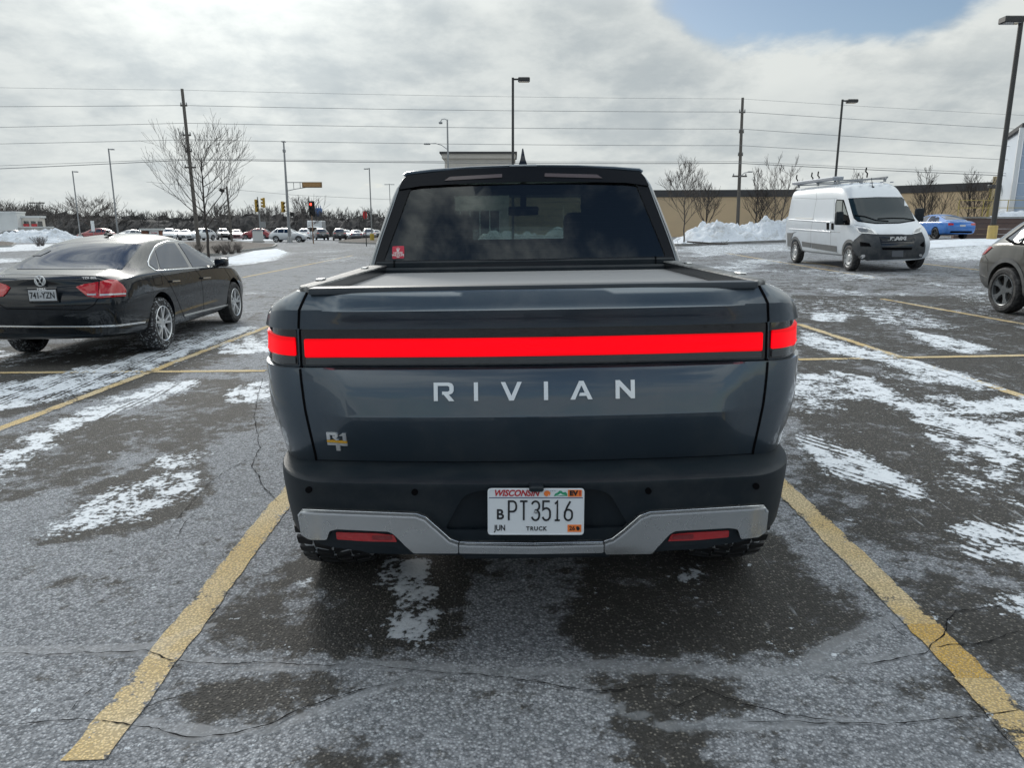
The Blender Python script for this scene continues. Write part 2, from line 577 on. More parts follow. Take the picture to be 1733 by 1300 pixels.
M_darkglass = principled('dark_glass', (.010, .014, .018), .02, spec=.6, coat=1., coat_r=.01)
M_seat = principled('seat_cloth', (.006, .007, .008), .9, spec=.1)
# ------------------------------------------------------------------ noise and masks for the pavement
def _lat(seed, n=256):
    return np.random.RandomState(seed).rand(n, n)
_L = {}
def vnoise(x, y, seed=0):
    if seed not in _L: _L[seed] = _lat(seed)
    L = _L[seed]; xi = np.floor(x).astype(int); yi = np.floor(y).astype(int)
    fx = x - xi; fy = y - yi; fx = fx * fx * (3 - 2 * fx); fy = fy * fy * (3 - 2 * fy)
    a = L[xi % 256, yi % 256]; b = L[(xi + 1) % 256, yi % 256]; c = L[xi % 256, (yi + 1) % 256]; d = L[(xi + 1) % 256, (yi + 1) % 256]
    return (a * (1 - fx) + b * fx) * (1 - fy) + (c * (1 - fx) + d * fx) * fy
def fbm(x, y, seed=0, oct=5, rough=.55):
    s = 0; a = 1; t = 0
    for k in range(oct):
        s = s + a * vnoise(x * 2 ** k + 17.3 * k, y * 2 ** k + 5.1 * k, seed + k); t += a; a *= rough
    return s / t

def sdist(poly, X, Y):
    """signed distance, positive inside"""
    P = np.array(poly, float); n = len(P)
    d = np.full(X.shape, 1e9); ins = np.zeros(X.shape, bool)
    for i in range(n):
        x0, y0 = P[i - 1]; x1, y1 = P[i]
        ex, ey = x1 - x0, y1 - y0
        t = np.clip(((X - x0) * ex + (Y - y0) * ey) / (ex * ex + ey * ey + 1e-12), 0, 1)
        d = np.minimum(d, np.hypot(X - x0 - t * ex, Y - y0 - t * ey))
        c = ((y0 > Y) != (y1 > Y)) & (X < (x1 - x0) * (Y - y0) / (y1 - y0 + 1e-12) + x0)
        ins ^= c
    return np.where(ins, d, -d)

def ldist(line, X, Y):
    P = np.array(line, float); d = np.full(X.shape, 1e9)
    for i in range(1, len(P)):
        x0, y0 = P[i - 1]; ex, ey = P[i] - P[i - 1]
        t = np.clip(((X - x0) * ex + (Y - y0) * ey) / (ex * ex + ey * ey + 1e-12), 0, 1)
        d = np.minimum(d, np.hypot(X - x0 - t * ex, Y - y0 - t * ey))
    return d

def wpoly(pp): return [tuple(gnd(*p).xy) for p in pp]

SNOW = [(wpoly(p), s, k) for p, s, k in [
    ([(-60, 705), (-60, 655), (60, 640), (170, 615), (290, 580), (400, 553), (445, 552), (432, 562), (330, 596), (225, 636), (100, 680)], .16, .95),
    ([(-40, 800), (30, 745), (120, 700), (230, 660), (290, 645), (350, 640), (335, 655), (270, 680), (190, 705), (110, 740), (40, 790), (-40, 830)], .14, .92),
    ([(75, 905), (125, 855), (200, 822), (275, 800), (335, 800), (352, 822), (310, 850), (240, 878), (180, 890), (130, 905), (60, 920)], .10, .80),
    ([(372, 672), (395, 655), (430, 645), (470, 643), (470, 680), (400, 682)], .10, .86),
    ([(366, 592), (410, 580), (460, 572), (460, 598), (395, 600)], .12, .95),
    ([(-30, 588), (26, 592), (26, 600), (-30, 612)], .12, .95),
    ([(270, 770), (330, 762), (345, 785), (290, 800), (240, 800)], .08, .66),
    ([(375, 446), (440, 425), (492, 427), (470, 440), (400, 450)], .3, 1.1),
    ([(-60, 416), (120, 412), (180, 420), (-60, 428)], .4, 1.0),
    ([(-60, 440), (40, 436), (52, 441), (-60, 449)], .4, 1.0),
    ([(658, 935), (742, 938), (737, 1102), (660, 1085)], .018, .92),
    ([(1130, 965), (1185, 962), (1198, 980), (1180, 992), (1135, 990)], .03, .62),
    ([(500, 985), (530, 960), (545, 965), (520, 1000), (480, 1010)], .03, .52),
    ([(1335, 722), (1400, 742), (1480, 772), (1572, 832), (1562, 848), (1480, 826), (1400, 800), (1345, 755)], .10, 1.0),
    ([(1408, 622), (1480, 642), (1560, 682), (1640, 705), (1760, 748), (1760, 785), (1640, 748), (1560, 716), (1500, 684), (1428, 655)], .14, 1.0),
    ([(1352, 556), (1420, 575), (1500, 598), (1600, 622), (1700, 652), (1690, 665), (1560, 646), (1490, 615), (1400, 597), (1352, 580)], .14, .92),
    ([(1615, 692), (1690, 672), (1790, 672), (1790, 700), (1660, 702)], .12, 1.0),
    ([(1530, 556), (1600, 568), (1690, 588), (1640, 600), (1560, 582)], .14, .92),
    ([(1598, 892), (1680, 884), (1790, 880), (1790, 965), (1690, 955), (1640, 940)], .07, .88),
    ([(1676, 1002), (1790, 985), (1790, 1050), (1700, 1045)], .06, .88),
    ([(1352, 628), (1392, 634), (1386, 652), (1350, 652)], .1, .9),
    ([(1368, 528), (1440, 533), (1430, 545), (1372, 543)], .1, .95),
    ([(1420, 880), (1470, 882), (1460, 893), (1425, 893)], .05, .72),
    ([(1580, 780), (1680, 800), (1700, 850), (1600, 840)], .1, .56),
    ([(1590, 690), (1733, 740), (1733, 830), (1640, 800), (1560, 730)], .15, .60),
    ([(1150, 418), (1340, 412), (1345, 424), (1180, 432)], .3, .75),
    ([(1430, 515), (1560, 525), (1640, 560), (1480, 548)], .2, .62),
    ([(1560, 422), (1740, 408), (1760, 440), (1570, 440)], .6, .9),
]]
WET = [(wpoly(p), s, k) for p, s, k in [
    ([(340, 1062), (420, 1010), (480, 965), (520, 925), (640, 900), (1310, 900), (1385, 985), (1490, 1050), (1370, 1105), (1240, 1108), (1000, 1112), (880, 1070), (820, 1010), (800, 1085), (640, 1112), (450, 1100), (380, 1085)], .13, 1.0),
    ([(275, 1185), (330, 1150), (430, 1135), (560, 1138), (625, 1145), (560, 1185), (470, 1222), (350, 1238), (285, 1222)], .10, .98),
    ([(985, 1150), (1100, 1136), (1250, 1126), (1262, 1180), (1190, 1215), (1080, 1232), (1020, 1190)], .10, .95),
    ([(1040, 1222), (1200, 1232), (1220, 1320), (1070, 1330)], .10, .95),
    ([(490, 1330), (520, 1258), (655, 1205), (650, 1330)], .10, .85),
    ([(55, 925), (120, 835), (260, 780), (345, 745), (365, 840), (290, 885), (170, 915)], .10, .9),
    ([(-60, 880), (-60, 760), (100, 700), (260, 700), (200, 800), (60, 840)], .14, .75),
    ([(120, 760), (330, 640), (450, 640), (450, 720), (300, 760)], .16, .7),
    ([(1335, 860), (1335, 500), (1790, 500), (1790, 1000), (1600, 960), (1470, 920)], .25, .82),
    ([(1480, 960), (1600, 940), (1790, 1010), (1790, 1150), (1640, 1120), (1560, 1060)], .12, .75),
    ([(-60, 720), (-60, 590), (440, 560), (440, 590), (220, 660)], .2, .95),
]]
# salt haze under the truck's middle: dry again
DRY = [(wpoly(p), s, k) for p, s, k in [
    ([(800, 935), (990, 940), (960, 1060), (990, 1110), (860, 1125), (800, 1040)], .10, .75),
    ([(455, 1000), (520, 970), (560, 1010), (500, 1055), (430, 1040)], .07, .6),
]]
SEAL = [(wpoly(p), w) for p, w in [
    ([(-60, 1104), (110, 1102), (240, 1100), (300, 1112), (430, 1130), (600, 1124), (740, 1132), (860, 1140), (1000, 1126), (1150, 1132), (1300, 1140), (1430, 1128), (1580, 1096)], .030),
    ([(200, 1225), (330, 1240), (450, 1237), (560, 1200), (650, 1160), (760, 1135)], .026),
    ([(960, 1150), (1060, 1205), (1150, 1232), (1280, 1228), (1420, 1220), (1640, 1210)], .022),
    ([(1370, 1115), (1440, 1080), (1520, 1045)], .03),
    ([(230, 1100), (290, 1085), (350, 1060)], .02),
]]
TRACK = [(wpoly(p), k) for p, k in [
    ([(-60, 700), (-60, 640), (300, 570), (445, 540), (445, 565), (230, 650)], 1.0),
    ([(60, 800), (160, 700), (360, 630), (330, 690), (230, 730)], 1.2),
    ([(1335, 730), (1400, 740), (1580, 860), (1733, 980), (1660, 990), (1500, 890)], 1.2),
    ([(1540, 690), (1700, 760), (1733, 800), (1600, 760)], .8),
    ([(1590, 870), (1760, 870), (1760, 960)], .7),
]]

def near_max(lst, X, Y, cur):
    for poly, s, k in lst:
        P = np.array(poly); m = (X > P[:, 0].min() - 2 * s) & (X < P[:, 0].max() + 2 * s) & (Y > P[:, 1].min() - 2 * s) & (Y < P[:, 1].max() + 2 * s)
        if not m.any(): continue
        d = sdist(poly, X[m], Y[m]); cur[m] = np.maximum(cur[m], smooth01(.5 + d / (2 * s)) * k)
    return cur

def masks(X, Y):
    wob = .10 * (fbm(X * 1.7, Y * 1.7, 11, 4) - .5) + .05 * (fbm(X * 6, Y * 6, 31, 3) - .5)
    Xw = X + wob * 1.6; Yw = Y + wob * 2.2
    snow = np.zeros(X.shape); near_max(SNOW, Xw, Yw, snow)
    n1 = fbm(X * .55 + 4, Y * .30, 3, 5, .6); n2 = fbm(X * .16, Y * .13 + 8, 9, 4)
    far = smooth01((Y - 9) / 8) * (np.abs(X) > 1.6)
    base = smooth01((n1 - .50) / .16) * (.25 + .75 * n2) * .95
    rightside = .80 + .35 * smooth01((X - 2) / 6) - .45 * smooth01((Y - 17) / 4) * smooth01((24 - Y) / 4) * (X < 9)
    snow = np.maximum(snow, far * base * rightside)
    mid = smooth01((X - 1.9) / .6) * smooth01((Y - 2.5) / 1.5) * (1 - far) * 1.3 + smooth01((-2.2 - X) / .8) * smooth01((Y - 4) / 2) * (1 - far)
    snow = np.maximum(snow, mid * smooth01((n1 - .47) / .16) * .60)
    wet = np.full(X.shape, .16); near_max(WET, Xw, Yw, wet)
    n3 = fbm(X * .8, Y * .8, 21, 5); n4 = fbm(X * 2.2, Y * 2.2, 41, 4)
    wet = wet + .34 * (n3 - .5) + .22 * (n4 - .5)
    wet = np.where(Y > 9, wet * .7 + .22 + .5 * (n2 - .5), wet)
    d = np.zeros(X.shape); near_max(DRY, Xw, Yw, d); wet = wet - d
    seal = np.zeros(X.shape)
    for line, w in SEAL:
        P = np.array(line); m = (X > P[:, 0].min() - .3) & (X < P[:, 0].max() + .3) & (Y > P[:, 1].min() - .3) & (Y < P[:, 1].max() + .3)
        dd = ldist(line, X[m], Y[m]); ww = w * (1 + 1.2 * (fbm(X[m] * 3, Y[m] * 3, 51, 3) - .5))
        seal[m] = np.maximum(seal[m], 1 - dd / (2 * ww))      # 1 on the line, .5 at its edge
    track = np.zeros(X.shape)
    for poly, k in TRACK:
        P = np.array(poly); m = (X > P[:, 0].min()) & (X < P[:, 0].max()) & (Y > P[:, 1].min()) & (Y < P[:, 1].max())
        if m.any(): track[m] = np.maximum(track[m], smooth01(.5 + sdist(poly, X[m], Y[m]) / .25) * k)
    return snow, wet, seal, track

def pavement_material(name, paint=None):
    m = bpy.data.materials.new(name); m.use_nodes = True; t = NT(m.node_tree)
    b = m.node_tree.nodes['Principled BSDF']; P = t.pos()
    snow, wet, seal, track = (t.attr(a) for a in ('snow', 'wet', 'seal', 'track'))
    nb = t.noise(P, 2.3, 6, .62); nm = t.noise(P, 11, 5, .6); nf = t.noise(P, 60, 4, .65); nff = t.noise(P, 230, 2, .6)
    cell = t.vor(P, 98, out='Color'); dist = t.vor(P, 98); sc = t.n.new('ShaderNodeSeparateColor'); t.link(cell, sc.inputs[0])
    chip = t.step(dist, .62, .15)                                     # 1 on the stone, 0 between stones
    rnd = sc.outputs[0]
    fw = t.step(t.m('ADD', wet, t.m('ADD', t.m('ADD', t.m('MULTIPLY', t.m('SUBTRACT', nm, .5), 2.0), t.m('MULTIPLY', t.m('SUBTRACT', nb, .5), 2.1)), t.m('MULTIPLY', t.m('SUBTRACT', nf, .5), 1.2))), .24, .74)
    dry_c = t.mix(t.m('MULTIPLY', rnd, .8), (.24, .26, .29), (.84, .88, .95))
    dry_c = t.mix(t.m('MULTIPLY', chip, .6), t.vm('SCALE', dry_c, None, .42), dry_c)
    wet_c = t.mix(t.m('MULTIPLY', t.step(rnd, .55, .98), chip), (.040, .039, .037), (.25, .235, .21))
    wet_c = t.mix(t.step(nf, .5, .75, 0, .5), wet_c, (.13, .125, .12))
    col = t.mix(fw, dry_c, wet_c)
    col = t.mix(t.step(nb, .30, .70, .16, 0), col, (.05, .05, .052))
    # salt crust in light veins
    salt = t.m('MULTIPLY', t.step(nf, .56, .80), t.step(nb, .42, .66))
    col = t.mix(t.m('MULTIPLY', salt, t.mixf(fw, .55, .16)), col, (.43, .46, .50))
    if paint is not None:
        wear = t.m('ADD', t.m('MULTIPLY', nf, .45), t.m('ADD', t.m('MULTIPLY', nm, .35), t.m('MULTIPLY', t.noise(P, 3.1, 3, .5), .40)))
        wear = t.m('ADD', wear, t.m('MULTIPLY', t.attr('edge'), .09))
        wf = t.step(wear, .665, .74)
        old = t.step(t.noise(P, 1.7, 2, .5), .40, .62)
        pc = t.mix(old, paint[0], paint[1])
        pc = t.mix(t.m('MULTIPLY', t.step(nff, .38, .64), .55), pc, (.66, .57, .42))
        pc = t.mix(t.m('MULTIPLY', t.step(nf, .50, .72), .45), pc, (.40, .33, .22))
        pc = t.mix(t.m('MULTIPLY', t.step(dist, .35, .6), .55), pc, (.20, .16, .10))
        col = t.mix(wf, pc, col)
    # scrape marks and blown salt, drawn out along the driving direction
    sk1 = t.noise(t.mapping(P, rot=(0, 0, .10), sc=(1, .085, 1)), 34, 3, .55); sk2 = t.noise(P, 1.4, 3, .55)
    sk = t.m('MULTIPLY', t.step(sk1, .66, .73), t.step(sk2, .50, .62))
    sk3 = t.noise(t.mapping(P, rot=(0, 0, -.75), sc=(1, .10, 1)), 26, 3, .55); sk4 = t.noise(t.mapping(P, loc=(5, 3, 0)), 1.9, 3, .55)
    sk = t.m('MAXIMUM', sk, t.m('MULTIPLY', t.step(sk3, .68, .74), t.step(sk4, .52, .63)))
    col = t.mix(t.m('MULTIPLY', sk, .45), col, (.50, .53, .57))
    # crack filler band, with pale veins along its edge
    fs = t.step(t.m('ADD', seal, t.m('MULTIPLY', t.m('SUBTRACT', nm, .5), .9)), .38, .62)
    edge = t.m('MULTIPLY', t.step(t.m('ABSOLUTE', t.m('SUBTRACT', seal, t.m('ADD', .48, t.m('MULTIPLY', t.m('SUBTRACT', nm, .5), .5)))), .09, .0), t.step(nf, .44, .60))
    sc_ = t.mix(t.step(nm, .3, .7), (.12, .13, .14), (.30, .315, .34))
    sc_ = t.mix(t.m('MULTIPLY', edge, .75), sc_, (.36, .385, .41))
    col = t.mix(t.m('MULTIPLY', t.m('MULTIPLY', fs, t.step(nb, .25, .6, .45, 1.)), .62 if paint is None else .2), col, sc_)
    # snow: polygon masks broken up by streaky noise, cut by tyre grooves
    st1 = t.noise(t.mapping(P, sc=(1., .8, 1)), 7, 7, .66, .3); st2 = t.noise(P, 34, 4, .62)
    sep = t.n.new('ShaderNodeSeparateXYZ'); t.link(P, sep.inputs[0]); X, Y = sep.outputs[0], sep.outputs[1]
    ul = t.m('ADD', X, t.m('MULTIPLY', Y, .06)); ur = t.m('ADD', t.m('MULTIPLY', X, .86), t.m('MULTIPLY', Y, .42))
    left = t.m('LESS_THAN', X, 0.)
    u = t.mixf(left, ur, ul)
    g1 = t.m('SINE', t.m('ADD', t.m('MULTIPLY', u, 105), t.m('MULTIPLY', t.noise(P, .9, 2, .5), 16)))
    lane = t.step(t.m('SINE', t.m('ADD', t.m('MULTIPLY', u, 14.), t.m('MULTIPLY', t.noise(P, .5, 1, .5), 9))), -.25, .25)
    groove = t.m('MULTIPLY', t.m('MULTIPLY', t.step(g1, -.1, .5), lane), track)
    lines = t.m('MULTIPLY', t.m('MULTIPLY', t.step(g1, .2, .75), t.m('SUBTRACT', 1., lane)), track)
    sv = t.m('ADD', t.m('MULTIPLY', snow, .81), t.m('ADD', t.m('MULTIPLY', t.m('SUBTRACT', st1, .5), 2.5), t.m('MULTIPLY', t.m('SUBTRACT', st2, .5), 1.9)))
    sv = t.m('SUBTRACT', sv, t.m('MULTIPLY', groove, .42))
    sv = t.m('ADD', sv, t.m('MULTIPLY', t.m('MULTIPLY', lines, t.step(snow, .1, .5)), .14))
    fsn = t.step(sv, .50, .60)
    thin = t.step(sv, .38, .56, 0, .30)                      # thin frost round the snow
    thin = t.m('MULTIPLY', thin, t.step(snow, .05, .35))
    col = t.mix(thin, col, (.36, .385, .42))
    snc = t.mix(t.step(sv, .52, .85), (.42, .46, .51), (.64, .68, .73))
    snc = t.mix(t.step(t.noise(P, 19, 5, .7), .55, .8, 0, .45), snc, (.40, .42, .45))
    col = t.mix(fsn, col, snc)
    t.link(col, b.inputs['Base Color'])
    rough = t.mixf(fw, .88, .80); rough = t.mixf(fs, rough, .75); rough = t.mixf(fsn, rough, .75)
    t.link(rough, b.inputs['Roughness']); b.inputs['Specular IOR Level'].default_value = .25
    hgt = t.m('ADD', t.m('MULTIPLY', t.mixf(fs, chip, .5), .0040), t.m('MULTIPLY', nf, .0035))
    hgt = t.m('ADD', t.mixf(fsn, hgt, t.m('MULTIPLY', st2, .008)), t.m('MULTIPLY', fsn, .010))
    bp = t.n.new('ShaderNodeBump'); bp.inputs['Strength'].default_value = .8; bp.inputs['Distance'].default_value = 1.0
    t.link(hgt, bp.inputs['Height']); t.link(bp.outputs[0], b.inputs['Normal'])
    return m

M_pave = pavement_material('parking_lot_asphalt')
M_line = pavement_material('yellow_line_paint', ((.70, .50, .20), (.76, .61, .36)))
M_line_gold = pavement_material('fresh_yellow_paint', ((.62, .36, .03), (.58, .38, .09)))

def grid_mesh(name, xs, ys, mat, up=0., attrs=True, keep=None):
    X, Y = np.meshgrid(xs, ys, indexing='xy'); Z = G(X, Y) + up
    nx, ny = len(xs), len(ys)
    me = bpy.data.meshes.new(name)
    co = np.stack([X.ravel(), Y.ravel(), Z.ravel()], 1).astype(np.float32)
    i = np.arange((nx - 1) * (ny - 1)); cx = i % (nx - 1); cy = i // (nx - 1); a = cy * nx + cx
    fc = np.stack([a, a + 1, a + 1 + nx, a + nx], 1)
    me.vertices.add(len(co)); me.vertices.foreach_set('co', co.ravel())
    me.loops.add(fc.size); me.loops.foreach_set('vertex_index', fc.ravel().astype(np.int32))
    me.polygons.add(len(fc)); me.polygons.foreach_set('loop_start', (np.arange(len(fc)) * 4).astype(np.int32))
    me.polygons.foreach_set('use_smooth', np.ones(len(fc), bool))
    me.update(calc_edges=True)
    if attrs: add_masks(me, X.ravel(), Y.ravel())
    me.materials.append(mat)
    o = bpy.data.objects.new(name, me); COL.objects.link(o)
    return o

def add_masks(me, X, Y):
    for nme, v in zip(('snow', 'wet', 'seal', 'track'), masks(np.asarray(X, float), np.asarray(Y, float))):
        at = me.attributes.new(nme, 'FLOAT', 'POINT'); at.data.foreach_set('value', v.astype(np.float32))

def axis(lo, hi, d, far_lo, far_hi, k=1.09):
    mid = list(np.arange(lo, hi + 1e-6, d)); up = []; s = d; v = hi
    while v < far_hi: s *= k; v += s; up.append(v)
    dn = []; s = d; v = lo
    while v > far_lo: s *= k; v -= s; dn.append(v)
    return np.array(dn[::-1] + mid + up)

gxs = axis(-6.5, 7.5, .045, -900, 900, 1.07)
gys = axis(1.3, 13, .045, -700, 1500, 1.06)
pavement = grid_mesh('parking_lot', gxs, gys, M_pave)
tag(pavement, 'grey salt-stained asphalt of the parking lot with thin patches of snow', kind='structure')

# painted lines: sheets 4 mm above the asphalt
def line_sheet(p0, p1, w, mat, d=.05, skew=True, nm='painted_line'):
    p0 = Vector(p0); p1 = Vector(p1); L = (p1 - p0).length; u = (p1 - p0) / L; s_ = Vector((u.y, -u.x))
    nu = max(2, int(L / d)); nw = 4; vs = []; fs = []; xs = []; ys = []
    rr = random.Random(int(abs(p0.x * 100) + abs(p0.y * 10)))
    for i in range(nu + 1):
        jl = rr.uniform(-.006, .006); jr = rr.uniform(-.006, .006)
        for j in range(nw + 1):
            a = (j / nw - .5) * w
            if j == 0: a += jl
            if j == nw: a += jr
            q = p0 + u * (L * i / nu) + s_ * a
            vs.append((q.x, q.y, Gs(q.x, q.y) + .004)); xs.append(q.x); ys.append(q.y)
    for i in range(nu):
        for j in range(nw):
            k = i * (nw + 1) + j; fs.append([k, k + 1, k + nw + 2, k + nw + 1])
    me = bpy.data.meshes.new(nm); me.from_pydata(vs, [], fs); me.materials.append(mat); add_masks(me, np.array(xs), np.array(ys))
    at = me.attributes.new('edge', 'FLOAT', 'POINT'); at.data.foreach_set('value', np.array([1. if k % (nw + 1) in (0, nw) else 0. for k in range(len(vs))], np.float32))
    o = bpy.data.objects.new(nm, me); COL.objects.link(o); o['kind'] = 'structure'
    return o

def g2(px, py): return gnd(px, py).xy
line_sheet(g2(142, 1289), g2(478, 850), .125, M_line)
line_sheet(g2(478, 850), (g2(478, 850).x - .01, 13.6), .11, M_line)
b0 = g2(1720, 1232); b1 = g2(1578, 1075); b2 = g2(1335, 835)
line_sheet((b0.x + (b0.x - b1.x) * .5, b0.y + (b0.y - b1.y) * .5), g2(1650, 1150), .125, M_line)
line_sheet(g2(1650, 1150), g2(1560, 1058), .125, M_line_gold)
line_sheet(g2(1560, 1058), b2, .125, M_line)
line_sheet(b2, (b2.x + .02, 13.6), .11, M_line)
for p, q in [((-6, 729), (440, 558)), ((1352, 549), (1745, 676)), ((1492, 506), (1745, 551)), ((-200, 633), (450, 628)), ((1350, 609), (1900, 599))]:
    line_sheet(g2(*p), g2(*q), .11, M_line, .07)
la = g2(440, 558); line_sheet((la.x, la.y), (la.x + .05, 13.8), .11, M_line, .08)
line_sheet((g2(-6, 729).x, g2(-6, 729).y), (-3.98, 1.8), .11, M_line, .07)
# rows farther off
line_sheet((-8.9, 24), (-9.6, 44), .14, M_line, .3)
for p, q in [((1225, 428), (1480, 470)), ((1345, 441), (1420, 452))]:
    line_sheet(g2(*p), g2(*q), .11, M_line, .3)
for k in range(3):
    line_sheet((12.9 + 2.8 * k, 17.5), (12.9 + 2.8 * k, 24), .11, M_line, .3)

# cracks: narrow dark slots with ragged sides
M_crack = principled('crack', (.012, .012, .013), .95, spec=.1)
def crack(pp, w=.006, seed=0):
    rr = random.Random(seed); L = densify([tuple(gnd(*p).xy) for p in pp], .02, False)
    vs = []; fs = []; ox = oy = 0.
    n = len(L)
    for i, (x, y) in enumerate(L):
        ox = ox * .8 + rr.uniform(-.004, .004); oy = oy * .8 + rr.uniform(-.005, .005)
        a = Vector(L[min(i + 1, n - 1)]) - Vector(L[max(i - 1, 0)]); a.normalize(); s_ = Vector((a.y, -a.x))
        e = min(1, min(i, n - 1 - i) / 8 + .15); ww = w * e * rr.choice([.25, .5, .8, 1, 1.3, .35]) * .5
        q = Vector((x + ox, y + oy))
        for sg in (-1, 1):
            r = q + s_ * sg * ww; vs.append((r.x, r.y, Gs(r.x, r.y) + .006))
    for i in range(n - 1): fs.append([2 * i, 2 * i + 1, 2 * i + 3, 2 * i + 2])
    o = MB().add(vs, fs).build('pavement_crack', M_crack, None, 0); o['kind'] = 'structure'
for k, (pp, w) in enumerate([
    ([(-30, 1110), (80, 1110), (160, 1107), (250, 1104), (290, 1119), (380, 1127), (430, 1125), (520, 1130), (600, 1126)], .007),
    ([(210, 1118), (170, 1160), (130, 1190), (105, 1218)], .006),
    ([(-30, 1229), (60, 1226), (130, 1222), (200, 1226), (250, 1236), (330, 1250), (400, 1243), (450, 1230), (520, 1200), (600, 1175), (690, 1150)], .007),
    ([(200, 1222), (270, 1190), (330, 1170), (370, 1148)], .006),
    ([(600, 1126), (700, 1140), (800, 1142), (900, 1155), (960, 1165), (1010, 1170)], .005),
    ([(860, 1148), (980, 1168), (1010, 1170), (1160, 1160), (1180, 1165), (1260, 1195), (1330, 1212), (1400, 1222), (1440, 1232)], .006),
    ([(1440, 1130), (1520, 1118), (1570, 1105), (1620, 1035), (1690, 1029), (1733, 1022)], .007),
    ([(1250, 1225), (1400, 1228), (1500, 1230), (1560, 1222), (1690, 1210), (1733, 1195)], .006),
    ([(1100, 1160), (1140, 1195), (1180, 1180), (1200, 1170)], .005),
    ([(1570, 1100), (1660, 1090), (1733, 1065)], .008),
    ([(1570, 1105), (1520, 1070), (1500, 1050)], .006),
    ([(445, 640), (430, 700), (440, 760), (425, 790), (450, 830), (470, 850)], .008),
    ([(440, 770), (380, 800), (340, 830), (310, 870), (280, 905)], .006),
    ([(300, 880), (330, 870), (310, 890), (300, 920)], .005),
    ([(700, 1150), (730, 1180), (700, 1210)], .003),
]): crack(pp, w * .75, k + 5)
# ------------------------------------------------------------------ the pickup truck
TX, TY = .088, 2.10
TR = empty('pickup_truck', (TX, TY, Gs(TX, 4)), (0, -.0150, 0),
           'dark slate blue pickup truck seen from behind with a full-width lit red light bar', 'pickup truck')

NC = 20
def contour(w, yr, bow, seam, ry, yf, rec=0., z_=0.):
    """half plan outline from the rear centre to the front centre"""
    P = []; rx = w - seam
    for i in range(NC + 1):
        x = seam * i / NC; P.append([x, yr + bow * (x / seam) ** 2])
    y1 = yr + bow
    for i in range(1, 13):
        t = pi / 2 * i / 12; P.append([seam + rx * sin(t), y1 + ry * (1 - cos(t) ** .92)])
    ya = y1 + ry; yb = yf - .55
    for i in range(1, 41): P.append([w, ya + (yb - ya) * i / 40])
    for i in range(1, 9):
        t = pi / 2 * i / 8; P.append([w - .35 * (1 - cos(t)), yb + .45 * sin(t)])
    for i in range(1, 5): P.append([(w - .35) * (1 - i / 4), yb + .45 + .1 * (1 - (1 - i / 4) ** 2)])
    ys_ = float(np.interp(z_, [.665, .76, .85, .93, 1.0, 1.13, 1.165, 1.20, 1.23, 1.258], [.262, .247, .239, .240, .250, .258, .250, .240, .255, .272]))
    if z_ > .66:
        for p in P:
            q_ = min(1, max(0, (p[0] - seam + .135) / .075)); p[1] += (ys_ - yr) * q_ * q_ * (3 - 2 * q_) if p[1] < 1.5 else 0
    ex = float(np.interp(z_, [1.15, 1.26], [0, .035]))
    for p in P:
        q_ = min(1, max(0, (p[1] - .40) / 1.4)); p[0] += ex * q_ * q_ * (3 - 2 * q_) if p[0] > .6 and p[1] < 5 else 0
    if rec:
        for p in P:
            k = rec * max(0, min(1, (.85 - p[1]) / .2))
            p[1] += k if p[0] < w - .03 else 0; p[0] -= k * (p[0] > seam) * (p[0] - seam) / max(rx, .01)
    return P

def seam_x(z):
    return float(np.interp(z, [.45, .70, .86, 1.0, 1.13, 1.2, 1.264], [.750, .762, .780, .790, .788, .773, .745]))

LV = [  # z, half width, rear y, bow, corner depth, recess
    (1.258, .805, .272, .030, .10, 0), (1.252, .822, .262, .032, .13, 0), (1.236, .865, .250, .034, .18, 0), (1.215, .908, .236, .036, .25, 0), (1.200, .932, .226, .040, .30, 0),
    (1.196, .937, .222, .040, .31, 0), (1.190, .943, .225, .040, .32, 0), (1.165, .966, .242, .042, .36, 0), (1.140, .980, .256, .045, .38, 0), (1.134, .982, .258, .045, .38, 0),
    (1.131, .984, .260, .045, .38, .018), (1.006, .992, .262, .045, .40, .018), (1.003, .993, .262, .045, .40, 0),
    (.997, .993, .248, .045, .40, 0), (.96, .993, .232, .045, .41, 0), (.90, .991, .220, .045, .41, 0), (.852, .988, .213, .045, .41, 0), (.842, .986, .211, .045, .41, 0),
    (.832, .984, .214, .045, .41, 0), (.79, .977, .226, .045, .41, 0), (.74, .966, .240, .045, .42, 0), (.665, .948, .260, .045, .42, 0), (.60, .930, .290, .05, .44, 0), (.54, .91, .36, .05, .42, 0), (.47, .89, .46, .05, .36, 0)]
rings = []
for z, w, yr, bow, ry, rec in LV:
    h = contour(w, yr, bow, seam_x(z), ry, 5.38 - max(0, (z - .9)) * .5, rec, z)
    rings.append([(x, y, z) for x, y in h] + [(-x, y, z) for x, y in reversed(h[1:-1])])
NR = len(rings[0])
bodyv = [p for r in rings for p in r]; gate = MB(); side = MB()
gate_f = []; side_f = []
for i in range(len(rings) - 1):
    for k in range(NR):
        k2 = (k + 1) % NR; f = [i * NR + k, (i + 1) * NR + k, (i + 1) * NR + k2, i * NR + k2]
        isg = (k < NC or k >= NR - NC) and LV[i + 1][0] > .66
        (gate_f if isg else side_f).append(f)
gate.v = bodyv; gate.f = gate_f; gate.mi = [0] * len(gate_f)
side.v = bodyv; side.f = side_f + [[k + (len(rings) - 1) * NR for k in range(NR)]]; side.mi = [0] * len(side.f)
